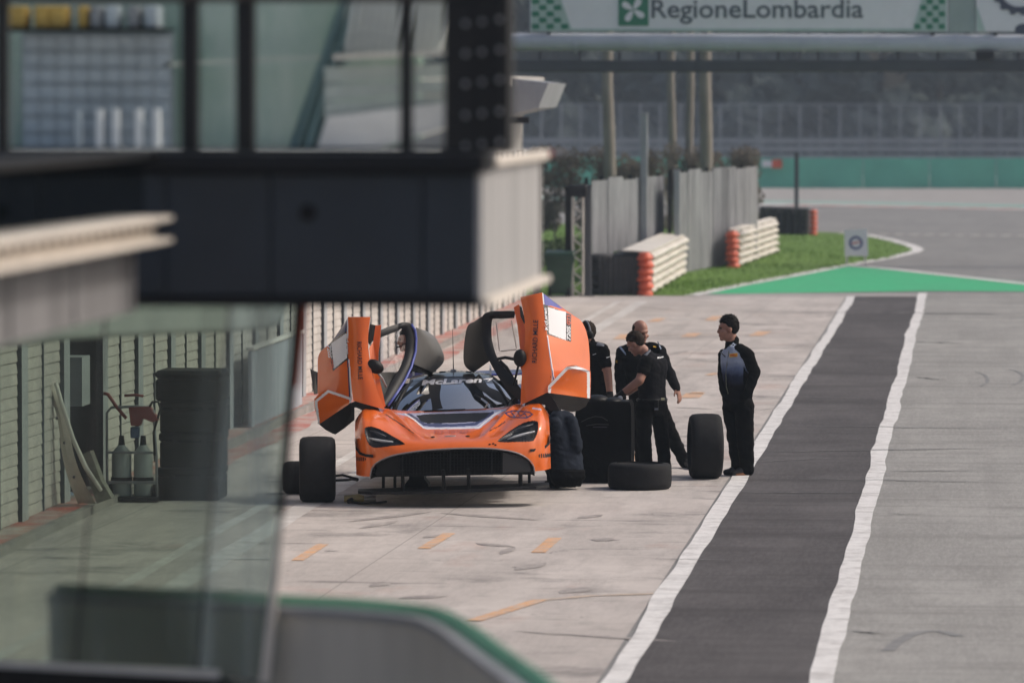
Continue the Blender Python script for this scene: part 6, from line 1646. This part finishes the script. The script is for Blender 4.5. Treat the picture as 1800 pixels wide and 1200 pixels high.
class Body:
    def __init__(self, Y0): self.it = []; self.Y0 = Y0
    def J(self, px, py, dd=0.0): return P(px, py, self.Y0 + dd)
    def seg(self, a, b, ra, rb, m): self.it.append(('s', Vector(a), Vector(b), ra, rb, m))
    def chain(self, pts, rad, m):
        for i in range(len(pts) - 1): self.seg(pts[i], pts[i+1], rad[i], rad[i+1], m if isinstance(m, str) else m[i])
    def ell(self, c, s, f, u, m, geo=True): self.it.append(('e', Vector(c), Vector(s), Vector(f), Vector(u), m, geo))
    def torso(self, rings, side, dep, m):
        """rings: (centre, half width, half depth)"""
        self.it.append(('t', [Vector(r_[0]) for r_ in rings], [r_[1] for r_ in rings], [r_[2] for r_ in rings], Vector(side).normalized(), Vector(dep).normalized(), m))
    def head(self, c, fwd, up, k=1.0, skin='skin'):
        c = Vector(c); u = Vector(up).normalized(); f = Vector(fwd); f = (f - u * f.dot(u)).normalized(); s = u.cross(f)
        self.hf = (c, s, f, u, k)
        E = lambda a, b, d: c + (s * a + f * b + u * d) * k
        el = lambda p, a, b, d, m=skin, geo=True: self.ell(p, s * a * k, f * b * k, u * d * k, m, geo)
        el(E(0, -.012, .032), .076, .097, .092); el(E(0, .022, -.045), .060, .074, .080); el(E(0, .068, -.102), .032, .026, .022)
        self.seg(E(0, .090, .012), E(0, .106, -.030), .010 * k, .0145 * k, skin); el(E(0, .080, .028), .052, .020, .014)
        for q in (-1, 1):
            el(E(q * .078, -.005, -.012), .012, .022, .034); el(E(q * .032, .090, .006), .013, .012, .006, 'eye', False); el(E(q * .042, .055, -.032), .030, .032, .024)
        el(E(0, .090, -.068), .026, .014, .011, 'lips')
    def hand(self, w, d, n, skin='skin', curl=.5, k=1.0):
        w = Vector(w); d = Vector(d).normalized(); n = Vector(n); n = (n - d * n.dot(d)).normalized(); s = d.cross(n)
        self.ell(w + d * .048 * k, s * .043 * k, n * .019 * k, d * .056 * k, skin)
        for i in range(4):
            b = w + d * .085 * k + s * (-.031 + .0205 * i) * k; L = (.036, .041, .039, .031)[i] * k; a = 0; p = b
            for q in range(3):
                a += curl * (.35 + .25 * q); e = p + (d * math.cos(a) + n * math.sin(a) + s * (-.03 + .02 * i)) * L * (1, .75, .6)[q]
                self.seg(p, e, (.0098 - .0008 * q) * k, (.0092 - .0009 * q) * k, skin); p = e
        p = w + d * .025 * k + s * -.036 * k; q1 = p + (d * .7 - s * .6 + n * .25) * .042 * k; q2 = q1 + (d * .9 - s * .15 + n * .35) * .034 * k
        self.seg(p, q1, .013 * k, .011 * k, skin); self.seg(q1, q2, .011 * k, .009 * k, skin)
    def shoe(self, heel, toe, m='shoe'):
        h, t_ = Vector(heel), Vector(toe); h.z = .045; t_.z = .038; self.seg(h + Vector((0, 0, .02)), h.lerp(t_, .55) + Vector((0, 0, .012)), .046, .044, m); self.seg(h.lerp(t_, .5), t_, .044, .034, m); self.seg(h, h + Vector((0, 0, .08)), .045, .05, m)
    def build(self, label, vox=.0085, group=None, base=None):
        mb = MB()
        for q in self.it:
            if q[0] == 's':
                _, a, b, ra, rb, m = q
                d = (b - a); L = d.length; t_ = d.normalized() if L > 1e-6 else Vector((0, 0, 1)); pts, rad = [], []
                for k in range(4): th = math.pi / 2 * (1 - k / 3.0); pts.append(a - t_ * ra * math.sin(th) * .999); rad.append(max(ra * math.cos(th), 1e-3))
                for k in range(1, 4): th = math.pi / 2 * k / 3.0; pts.append(b + t_ * rb * math.sin(th)); rad.append(max(rb * math.cos(th), 1e-3))
                pts.insert(4, b.copy()); rad.insert(4, rb)
                o = t_.orthogonal().normalized(); o2 = t_.cross(o)
                mb.loft([[p + (o * math.cos(6.2832 * j / 14) + o2 * math.sin(6.2832 * j / 14)) * r_ for j in range(14)] for p, r_ in zip(pts, rad)])
            elif q[0] == 'e':
                if q[6]: mb.ellipsoid(q[1], [q[2], q[3], q[4]], 18, 12)
            else:
                _, cs, aa, bb, s, f, m = q; rings = []; n = 24
                for c, a, b in zip(cs, aa, bb):
                    ring = []
                    for j in range(n):
                        th = 2 * math.pi * j / n; ct, sn = math.cos(th), math.sin(th); e = 2 / 2.5
                        ring.append(c + s * a * math.copysign(abs(ct)**e, ct) + f * b * math.copysign(abs(sn)**e, sn))
                    rings.append(ring)
                mb.loft(rings)
        me = mesh_of('body_raw', mb, [M['skin']])
        ob = bpy.data.objects.new('body_raw', me); COL.objects.link(ob)
        rm = ob.modifiers.new('r', 'REMESH'); rm.mode = 'VOXEL'; rm.voxel_size = vox
        sm = ob.modifiers.new('s', 'SMOOTH'); sm.factor = .5; sm.iterations = 4
        dg = bpy.context.evaluated_depsgraph_get(); dg.update()
        em = bpy.data.meshes.new_from_object(ob.evaluated_get(dg)); bpy.data.objects.remove(ob); bpy.data.meshes.remove(me)
        # cloth folds: gentle displacement away from skin
        n = len(em.polygons); cen = np.empty(n * 3); em.polygons.foreach_get('center', cen); cen = cen.reshape(-1, 3)
        nrm = np.empty(n * 3); em.polygons.foreach_get('normal', nrm); nrm = nrm.reshape(-1, 3)
        best = np.full(n, 9.0); who = np.zeros(n, int); names = []
        for q in self.it:
            if q[0] == 's':
                _, a, b, ra, rb, m = q; A_ = np.array(a); d = np.array(b) - A_; L2 = d @ d + 1e-9; t_ = np.clip(((cen - A_) @ d) / L2, 0, 1)
                dist = np.linalg.norm(cen - A_ - t_[:, None] * d, axis=1) - (ra + (rb - ra) * t_)
            elif q[0] == 'e':
                _, c, s, f, u, m, geo = q; v = cen - np.array(c); w = [v @ (np.array(x) / x.length_squared) for x in (s, f, u)]
                dist = (np.sqrt(w[0]**2 + w[1]**2 + w[2]**2) - 1) * min(s.length, f.length, u.length) - (0 if geo else .003)
            else:
                _, cs, aa, bb, s, f, m = q; dist = np.full(n, 9.0)
                for i in range(len(cs) - 1):
                    A_ = np.array(cs[i]); d = np.array(cs[i+1]) - A_; t_ = np.clip(((cen - A_) @ d) / (d @ d), 0, 1); v = cen - A_ - t_[:, None] * d
                    a = aa[i] + (aa[i+1] - aa[i]) * t_; b = bb[i] + (bb[i+1] - bb[i]) * t_; ax = v @ np.array(s); ay = v @ np.array(f)
                    dn = d / np.linalg.norm(d); al = np.abs(v @ dn)
                    dist = np.minimum(dist, (np.sqrt((ax / a)**2 + (ay / b)**2) - 1) * np.minimum(a, b) + np.where((t_ <= 0) | (t_ >= 1), al, 0))
            if m not in names: names.append(m)
            k = dist < best; best[k] = dist[k]; who[k] = names.index(m)
        if 'front' in names:      # printed chest: only what faces forward
            fr = names.index('front'); fv = np.array(self.front); back_ = (who == fr) & ((nrm @ fv) < .25)
            if 'sleeve' not in names: names.append('sleeve')
            who[back_] = names.index('sleeve')
        mm = {'front': M['grad'], 'sleeve': M['black_cloth']}
        # cloth folds
        cl = [i for i, x in enumerate(names) if 'cloth' in x or x in ('front', 'sleeve')]
        nv = len(em.vertices); amt = np.zeros(nv)
        iscl = np.isin(who, cl)
        lt = np.empty(n, np.int32); em.polygons.foreach_get('loop_total', lt); lv = np.empty(len(em.loops), np.int32); em.loops.foreach_get('vertex_index', lv)
        lc = np.repeat(iscl, lt); amt[lv[lc]] = 1; amt[lv[~lc]] = 0
        co = np.empty(nv * 3); em.vertices.foreach_get('co', co); co = co.reshape(-1, 3); vn = np.empty(nv * 3); em.vertices.foreach_get('normal', vn); vn = vn.reshape(-1, 3)
        for i in np.nonzero(amt)[0]:
            p = Vector(co[i]); f_ = noise.noise(Vector((p.x * 7 + p.z * 5, p.y * 7, p.z * 13 - p.x * 6))) * .010 + noise.noise(Vector((p.x * 18, p.y * 18, p.z * 26 + p.x * 9))) * .005
            co[i] += vn[i] * f_
        em.vertices.foreach_set('co', co.reshape(-1))
        em.materials.clear()
        for x in names: em.materials.append(mm.get(x) or M[x])
        em.polygons.foreach_set('material_index', who.astype(np.int32)); em.polygons.foreach_set('use_smooth', [True] * n); em.update()
        o = bpy.data.objects.new('person', em); COL.objects.link(o)
        o['label'] = label; o['category'] = 'person'
        if group: o['group'] = group
        self.o = o
        return o
    def child(self, name, mb, m, smooth=True):
        me = mesh_of(name, mb, m, smooth); c = bpy.data.objects.new(name, me); COL.objects.link(c); c.parent = self.o; return c
    def hair(self, m, style='full', seed=0, puff=1.0):
        c, s, f, u, k = self.hf; mb = MB(); n, mm = 64, 40; vs = []
        for i in range(mm + 1):
            th = math.pi * i / mm
            for j in range(n):
                ph = 2 * math.pi * j / n; v = Vector((math.sin(th) * math.cos(ph), math.sin(th) * math.sin(ph), math.cos(th)))   # side, fwd, up
                if style == 'full': line = .34 if v.y > .55 else (.34 - (.55 - v.y) * 1.25 if v.y > .1 else max(-.86, -.2225 + (v.y - .1) * 1.3))
                else: line = -.55 if v.y < -.2 else (-.15 if v.y < .05 else 9)
                line += noise.noise(v * 7 + Vector((seed, 7, 1))) * .16
                cov = v.z - line
                if style == 'bald' and v.z > .42: cov = -.5
                cv = max(0., min(1., cov / .16 + .5))
                nz = noise.noise(v * 5.5 + Vector((seed, 0, 0))) * .05 + noise.noise(Vector((v.x * 16, v.y * 9, v.z * 5)) + Vector((seed, 3, 0))) * .028
                r_ = .80 + cv * (.255 + .05 * (puff - .8) * 4 * (max(0, v.z) + .3 * max(0, v.y)) + nz * puff + .05 * max(0, v.z))
                if style == 'bald': r_ = .80 + cv * (.26 + nz * .5)
                vs.append(c + (s * v.x * .076 + f * (v.y * .097 - .012) + u * (v.z * .100 + .024)) * 1.0 * k * r_ + (s * 0))
        fs = []
        for i in range(mm):
            for j in range(n): q = (j + 1) % n; fs.append((i*n+j, (i+1)*n+j, (i+1)*n+q, i*n+q))
        # loose locks break the outline
        rg = random.Random(seed); cc = c + u * .02 * k
        for _ in range(700):
            i = rg.randrange(3, int(mm * .62)); j = rg.randrange(n); p = vs[i * n + j]; o_ = p - cc
            if o_.length < .098 * k: continue
            d_ = o_.normalized(); L_ = (.016 + .020 * max(0, d_.dot(u))) * (.75 if puff > 1 else .45) * rg.uniform(.4, 1.2)
            tdir = (d_ * .45 + f * rg.uniform(.1, .8) + s * rg.uniform(-.4, .4) - u * rg.uniform(0, .5)).normalized(); sd2 = tdir.cross(d_ + f * .3).normalized() * .0045
            fs.append((len(vs), len(vs) + 1, len(vs) + 2)); vs += [p - d_ * .006 - sd2, p - d_ * .006 + sd2, p + tdir * L_]
        mb.add(vs, fs); return self.child('hair', mb, M[m])
def V3(*a): return Vector(a)
Zup = Vector((0, 0, 1))

# -- man in the grey and black jacket
g = G(1298, 836); b = Body(g.y); J = b.J
fw = V3(-.78, -.62, 0).normalized(); sd_ = Zup.cross(fw); b.front = tuple(fw)
b.head(J(1280, 577.5, .0), V3(-.97, -.22, -.05), V3(-.03, 0, 1), 1.06)
b.seg(J(1284, 588, .02), J(1288, 611, .02), .062, .068, 'skin')
b.torso([(J(1296, 716), .15, .115), (J(1296, 704), .185, .135), (J(1296, 680), .185, .135), (J(1295, 655), .185, .13), (J(1294, 636), .20, .13), (J(1292, 622), .19, .11), (J(1290, 612), .12, .085), (J(1288, 606), .07, .07)], sd_, fw, 'front')
b.seg(J(1285, 607, .01), J(1289, 598, .03), .070, .066, 'black_cloth')
shN, shF = J(1314, 624, -.14), J(1273, 623, .15)
b.chain([shN, J(1327, 655, -.17), J(1316, 686, -.24)], [.072, .062, .052], 'black_cloth'); b.chain([J(1300, 614, -.06), shN], [.07, .075], 'black_cloth')
b.seg(J(1316, 686, -.24), J(1308, 697, -.22), .055, .05, 'black_cloth')
b.chain([shF, J(1270, 655, .12), J(1273, 688, -.02)], [.066, .058, .05], 'black_cloth'); b.seg(J(1273, 688, -.02), J(1278, 700, -.06), .05, .048, 'black_cloth')
b.torso([(J(1296, 722), .13, .11), (J(1296, 712), .168, .128), (J(1296, 700), .17, .128)], sd_, fw, 'black_cloth')
b.chain([J(1308, 712, -.07), J(1310, 765, -.06), J(1313, 826, -.02)], [.112, .095, .080], 'black_cloth')
b.chain([J(1286, 712, .06), J(1292, 765, .06), J(1299, 826, .08)], [.110, .092, .078], 'black_cloth')
b.shoe(J(1314, 832, -.02), J(1289, 838, -.10)); b.shoe(J(1301, 832, .08), J(1276, 836, .02))
p4 = b.build('standing man in a black jacket with pale blue chest and yellow badge, hands in pockets')
b.hair('hair', 'full', 1, 1.2)
pb = J(1289.5, 624, -.30)
c0 = J(1289, 623.5, -.2)
# badge on the chest: sits on the jacket surface
dg = bpy.context.evaluated_depsgraph_get(); dg.update()
def hit(px, py, obj):
    d = ray(px, py).normalized(); ok, loc, nn, i = obj.ray_cast(EYE, d)
    return loc if ok else P(px, py, b.Y0 - .1)
def decal(quad, obj, m, name, n=8, lift=.006, own=None):
    mb = MB(); vs = []
    for i in range(n + 1):
        for j in range(n + 1):
            s_, t_ = i / n, j / n
            px = (quad[0][0] * (1-s_) + quad[1][0] * s_) * (1-t_) + (quad[3][0] * (1-s_) + quad[2][0] * s_) * t_
            py = (quad[0][1] * (1-s_) + quad[1][1] * s_) * (1-t_) + (quad[3][1] * (1-s_) + quad[2][1] * s_) * t_
            vs.append(hit(px, py, obj) - FWD * lift)
    mb.add(vs, [(i*(n+1)+j, (i+1)*(n+1)+j, (i+1)*(n+1)+j+1, i*(n+1)+j+1) for i in range(n) for j in range(n)])
    me = mesh_of(name, mb, m); c = bpy.data.objects.new(name, me); COL.objects.link(c); c.parent = obj; return c
decal([(1282, 621.5), (1296.5, 620), (1296.5, 626.5), (1282, 628)], p4, M['yellow'], 'badge')
me = text_mb('PIRELLI', (0,0,0), (1,0,0), (0,0,1), 3.8, width=11.5, bold=.03, shear=.1, warp=lambda a, c: hit(1289.3 + a, 624 - c - a * .1, p4) - FWD * .011)
b.child('badge_lettering', me, M['red'], None)
for k_, pts in (('zip', [(1283.5, 606), (1281, 620), (1278, 640), (1276, 660), (1277, 680), (1280, 692)]), ('pocket_zip', [(1265.5, 618), (1270, 622), (1275, 627)])):
    b.child(k_, MB().tube([hit(x, y, p4) - FWD * .003 for x, y in pts], .006, 6), mat('zip_' + k_, (.16, .16, .10) if k_ == 'zip' else (.01, .01, .012), .5))
for (x0, y0), (x1, y1) in (((1315, 837), (1292, 840.5)),):
    q0, q1 = J(x0, y0, -.02), J(x1, y1, -.10); q0.z = q1.z = .011; b.child('sole', MB().tube([q0, q0.lerp(q1, .5), q1], [.045, .046, .034], 10), M['sole'])

# -- man leaning to the covered trolley
g = G(1146, 838); b = Body(g.y); J = b.J
fw = V3(-.86, .50, 0).normalized(); sd_ = Zup.cross(fw)       # left of the body
b.head(J(1117.5, 603, -.02), V3(-.72, .25, -.62), V3(-.52, .1, .85), .98)
b.seg(J(1123, 608, .0), J(1140, 624, .0), .054, .064, 'skin')
tp = fw + Zup * .3
b.torso([(J(1147, 722, 0), .15, .12), (J(1147, 706, 0), .170, .135), (J(1146, 690, 0), .160, .125), (J(1146, 665, 0), .175, .13), (J(1147, 645, 0), .20, .135), (J(1147, 632, 0), .19, .12), (J(1145, 624, 0), .12, .09), (J(1141, 620, 0), .07, .07)], sd_, fw, 'black_cloth2')
shN, shF = J(1136, 637, -.15), J(1158, 632, .16)
b.seg(J(1142, 628, -.05), shN, .07, .07, 'black_cloth2'); el_ = J(1124, 669, -.26)
b.chain([shN, shN.lerp(el_, .55)], [.073, .064], 'black_cloth'); b.chain([shN.lerp(el_, .45), el_, J(1096, 689, -.24)], [.052, .05, .034], 'skin')
b.chain([J(1096, 689, -.24), J(1089, 695, -.24)], [.036, .034], 'black_satin'); b.hand(J(1092, 693, -.24), V3(-.9, .1, -.45), V3(-.3, .4, -.85), 'black_satin', .7)
b.chain([shF, J(1140, 664, .30)], [.07, .06], 'black_cloth'); b.chain([J(1140, 664, .30), J(1104, 690, .24)], [.048, .034], 'skin'); b.hand(J(1100, 693, .22), V3(-.9, -.2, -.4), V3(-.3, .2, -.9), 'black_satin', .6)
b.torso([(J(1146, 730, 0), .14, .12), (J(1146, 714, 0), .172, .138), (J(1146, 702, 0), .168, .134)], sd_, fw, 'black_cloth')
b.chain([J(1133, 716, -.10), J(1132, 768, -.12), J(1137, 828, -.10)], [.105, .083, .072], 'black_cloth'); b.chain([J(1158, 716, .09), J(1163, 768, .06), J(1170, 828, .08)], [.10, .08, .068], 'black_cloth')
b.shoe(J(1139, 834, -.10), J(1118, 838, .0)); b.shoe(J(1171, 832, .08), J(1152, 834, .2))
p3 = b.build('short-sleeved man in black leaning over the covered trolley, arm stretched out')
b.hair('hair2', 'full', 4, .78); dg = bpy.context.evaluated_depsgraph_get(); dg.update()
me = text_mb('McLaren', (0,0,0), (1,0,0), (0,0,1), 3.4, width=11, bold=.03, shear=.2, warp=lambda a, c: hit(1161 + a, 627.5 - c - a * .22, p3) - FWD * .006); b.child('shirt_lettering', me, M['white_decal'], None)
decal([(1131, 623), (1143, 613.5), (1144, 617), (1137, 625)], p3, M['grey_cloth'], 'shoulder_inset')
b.child('radio', MB().bbox(tuple(J(1150, 722, -.21)), tuple(J(1157.5, 702, -.16)), .006), M['black_satin'], None); b.child('radio_label', MB().box(tuple(J(1150.5, 720.5, -.214)), tuple(J(1157, 717, -.2105))), M['grey_cloth'], None)
b.child('belt_tag', MB().box(tuple(J(1162, 703, -.19)), tuple(J(1168, 699, -.16))), mat('pale_yellow_tag', (.5, .48, .3), .6), None)
b.child('belt', MB().tube([J(1146, 702, 0) + sd_ * .180 * math.cos(a) + fw * .145 * math.sin(a) for a in np.linspace(0, 6.2832, 24)], .016, 6), M['black_satin'])
wp = J(1090, 700, -.30); b.child('watch', MB().lathe([(0, -.012), (.026, -.012), (.03, 0), (.026, .012), (0, .012)], 16, 'Y', wp, closed=False), M['zinc'])

# -- bald man behind
g = G(1150, 826); b = Body(g.y + .25); J = b.J
fw = V3(.42, -.90, 0).normalized(); sd_ = Zup.cross(fw)
b.head(J(1126, 583, .0), V3(.55, -.72, -.42), V3(.10, -.25, .96), 1.02)
b.seg(J(1125, 594, .02), J(1124, 612, .04), .058, .066, 'skin')
b.torso([(J(1138, 720, 0), .15, .12), (J(1136, 704, 0), .185, .14), (J(1133, 680, 0), .185, .135), (J(1129, 650, 0), .205, .135), (J(1127, 630, 0), .22, .135), (J(1126, 617, 0), .19, .11), (J(1125, 608, 0), .10, .085), (J(1125, 603, .01), .07, .07)], sd_, fw, 'black_cloth')
shL, shR = J(1094, 620, -.02), J(1159, 617, .04)
b.seg(J(1110, 612, 0), shL, .07, .075, 'black_cloth'); b.seg(J(1142, 611, 0), shR, .07, .074, 'black_cloth')
b.chain([shL, J(1090, 658, .02), J(1092, 700, -.06)], [.078, .068, .055], 'black_cloth2'); b.hand(J(1092, 702, -.06), V3(0, -.2, -1), V3(.4, .6, 0), 'skin', .5)
b.chain([shR, J(1176, 655, .08), J(1189, 681, .02)], [.076, .064, .050], 'black_cloth2'); b.hand(J(1189.5, 682, .02), V3(.36, -.2, -1), V3(-.8, .5, -.1), 'skin', .55)
b.torso([(J(1140, 726, 0), .14, .12), (J(1138, 712, 0), .178, .14), (J(1136, 700, 0), .18, .138)], sd_, fw, 'black_cloth')
b.chain([J(1156, 712, .02), J(1178, 760, .05), J(1203, 812, .10)], [.10, .082, .066], 'black_cloth'); b.chain([J(1124, 712, .0), J(1125, 762, .0), J(1128, 815, .04)], [.10, .082, .068], 'black_cloth')
b.shoe(G(1206, 822), G(1218, 826)); b.shoe(G(1128, 822), G(1134, 828))
p2 = b.build('balding man in a dark long-sleeved jacket standing behind the man at the trolley')
b.hair('hair', 'bald', 9); dg = bpy.context.evaluated_depsgraph_get(); dg.update()
decal([(1088, 610), (1091, 608), (1100.5, 621), (1100, 624.5)], p2, M['ltblue_cloth'], 'shoulder_stripe'); decal([(1155, 600), (1157, 600), (1163, 613), (1161, 614)], p2, M['ltblue_cloth'], 'shoulder_stripe')
decal([(1082, 633), (1085, 633), (1085, 637.5), (1082, 637.5)], p2, M['yellow'], 'sleeve_badge', 3); decal([(1149, 607.5), (1154, 609), (1153, 611), (1148, 609.5)], p2, M['yellow'], 'collar_tag', 3)

# -- man with headset behind the right door
g = G(1045, 822); b = Body(g.y); J = b.J
fw = V3(-.70, -.70, 0).normalized(); sd_ = Zup.cross(fw)
b.head(J(1031, 586, .02), V3(-.85, -.45, -.22), V3(-.1, -.05, 1), 1.0)
b.seg(J(1035, 597, .02), J(1042, 612, .02), .056, .064, 'skin')
b.torso([(J(1044, 722, 0), .15, .12), (J(1044, 704, 0), .18, .135), (J(1043, 680, 0), .175, .13), (J(1043, 650, 0), .19, .135), (J(1043, 630, 0), .21, .135), (J(1043, 616, 0), .19, .11), (J(1043, 607, 0), .10, .085), (J(1041, 603, 0), .07, .07)], sd_, fw, 'black_cloth')
sh = J(1060, 616, -.14); b.seg(J(1048, 611, -.04), sh, .07, .074, 'black_cloth'); e_ = J(1068, 654, -.18)
b.chain([sh, sh.lerp(e_, .62)], [.076, .068], 'black_cloth'); b.chain([sh.lerp(e_, .5), e_, J(1072, 690, -.24)], [.052, .050, .036], 'skin'); b.chain([J(1072, 690, -.24), J(1073, 696, -.25)], [.038, .036], 'black_satin'); b.hand(J(1073, 692, -.25), V3(.05, -.3, -1), V3(-.7, .5, 0), 'black_satin', .6)
s2 = J(1024, 618, .16); b.chain([s2, J(1018, 655, .16), J(1022, 690, .02)], [.072, .055, .04], 'black_cloth')
b.torso([(J(1045, 728, 0), .14, .12), (J(1045, 712, 0), .176, .136), (J(1044, 700, 0), .178, .134)], sd_, fw, 'black_cloth')
b.chain([J(1056, 714, -.06), J(1057, 762, -.06), J(1058, 812, -.02)], [.10, .082, .068], 'black_cloth'); b.chain([J(1034, 714, .06), J(1034, 762, .06), J(1036, 812, .08)], [.10, .082, .068], 'black_cloth')
b.shoe(G(1060, 820), G(1048, 827)); b.shoe(G(1038, 816), G(1026, 822))
p1 = b.build('man in a black short-sleeved shirt and headset behind the raised right door')
b.hair('hair2', 'full', 6, .85); dg = bpy.context.evaluated_depsgraph_get(); dg.update()
c, s, f, u, k = b.hf
b.child('headset_band', MB().tube([c + s * .098 * math.cos(a) + u * (.02 + .118 * math.sin(a)) + f * -.005 for a in np.linspace(-.1, math.pi + .1, 16)], .011, 8), M['grey_cloth'])
for q in (-1, 1): b.child('ear_cup', MB().ellipsoid(c + s * q * .098 - u * .012, [s * .026, f * .04, u * .048], 14, 10), M['black_satin'])
decal([(1050, 600), (1062, 605), (1062, 609), (1048, 607)], p1, M['grey_cloth'], 'shoulder_inset'); decal([(1042, 623), (1048, 621), (1048, 622), (1042, 624)], p1, M['white_decal'], 'chest_print', 3); decal([(1066, 628), (1072, 626), (1072, 627.2), (1066, 629.2)], p1, M['white_decal'], 'sleeve_print', 3)

# -- mechanic crouching at the front wheel, back to us
g = G(998, 862); b = Body(g.y + .12); J = b.J
fw = V3(-.55, .83, 0).normalized(); sd_ = Zup.cross(fw)
b.head(J(973, 728, .52), V3(-.5, .7, -.5), V3(-.4, .5, .75), 1.0)
b.seg(J(977, 735, .44), J(986, 738, .24), .056, .064, 'skin')
b.torso([(J(998, 846, .02), .15, .13), (J(998, 828, .02), .17, .14), (J(997, 808, .05), .165, .135), (J(993, 780, .10), .165, .13), (J(990, 755, .14), .18, .125), (J(988, 738, .18), .17, .11), (J(987, 727, .2), .12, .09), (J(985, 721, .22), .07, .07)], sd_, fw, 'navy_cloth')
b.chain([J(1003, 741, .12), J(1014, 786, .02), J(1002, 818, .26)], [.076, .064, .048], 'navy_cloth'); b.hand(J(1002, 818, .26), V3(-.7, .7, -.2), V3(0, 0, -1), 'black_satin', .7)
b.chain([J(975, 745, .02), J(966, 785, .22), J(960, 785, .48)], [.078, .066, .05], 'navy_cloth'); b.hand(J(960, 785, .48), V3(-.4, .9, 0), V3(0, 0, -1), 'black_satin', .7)
b.chain([J(1006, 836, .06), J(1000, 800, .46), J(1004, 848, .34)], [.115, .085, .065], 'black_cloth'); b.chain([J(988, 838, .02), J(966, 806, .36), J(976, 850, .20)], [.115, .085, .065], 'black_cloth')
b.torso([(J(998, 854, .02), .13, .12), (J(998, 838, .02), .185, .16), (J(998, 826, .02), .18, .155)], sd_, fw, 'black_cloth')
q = J(1004, 848, .34); b.shoe(V3(q.x, q.y, 0), V3(q.x - .1, q.y + .2, 0)); q = J(976, 850, .20); b.shoe(V3(q.x, q.y - .02, 0), V3(q.x - .1, q.y + .18, 0))
b.build('mechanic in a dark navy jacket crouching at the front wheel, back turned'); b.hair('hair', 'full', 3, .8)

# -- bending man behind the car, his face seen through the left door window
g0 = C(-.42, 5.35, 0); b = Body(g0.y); J = b.J
fw = V3(-.92, -.40, 0).normalized(); sd_ = Zup.cross(fw)
b.head(J(716, 597, 0), V3(-.97, -.25, -.05), V3(-.1, 0, 1), 1.0)
b.seg(J(720, 606, .0), J(730, 622, .0), .055, .064, 'skin')
b.torso([(J(760, 712, 0), .15, .12), (J(758, 698, 0), .18, .14), (J(752, 675, 0), .17, .13), (J(744, 655, 0), .19, .135), (J(738, 640, 0), .20, .13), (J(734, 628, 0), .15, .10), (J(731, 622, 0), .08, .075)], sd_, fw, 'navy_cloth')
for q in (-1, 1): b.chain([J(736, 636, -.16 * q), J(742, 672, -.2 * q), J(728, 690, -.14 * q)], [.07, .058, .045], 'navy_cloth'); b.hand(J(728, 690, -.14 * q), V3(-.9, 0, -.3), V3(0, 0, -1), 'skin', .6)
for q in (-1, 1):
    kn = J(752, 758, -.1 * q); an = J(764, 815, -.1 * q); an.z = .10; b.chain([J(758, 708, -.08 * q), kn, an], [.105, .083, .068], 'black_cloth'); b.shoe(V3(an.x, an.y, 0), V3(an.x - .18, an.y - .06, 0))
b.build('man bending behind the car, his face seen through the raised left door window'); b.hair('hair', 'full', 12, .8)
c, s, f, u, k = b.hf; b.child('headset', MB().tube([c + s * .098 * math.cos(a) + u * (.02 + .118 * math.sin(a)) for a in np.linspace(-.1, math.pi + .1, 14)], .011, 8), M['black_satin']); b.child('microphone', MB().tube([c + s * .1 - u * .02, c + s * .07 + f * .09 - u * .06, c + s * .02 + f * .13 - u * .07], [.005, .005, .012], 6), M['black_satin'])

# ------------------------------------------------------------------ air between here and the wood
hz = MB().box((-130, -20, -1), (130, 420, 24))
hm = bpy.data.materials.new('haze_air'); hm.use_nodes = True; hn = hm.node_tree
hn.nodes.remove(hn.nodes['Principled BSDF']); pv = hn.nodes.new('ShaderNodeVolumePrincipled'); pv.inputs['Color'].default_value = (.72, .85, 1.0, 1); pv.inputs['Density'].default_value = HAZE; pv.inputs['Anisotropy'].default_value = .2
hn.links.new(pv.outputs[0], hn.nodes['Material Output'].inputs['Volume'])
solo('haze', hz, hm, 'thin pale haze over the whole place', 'haze', kind='stuff')
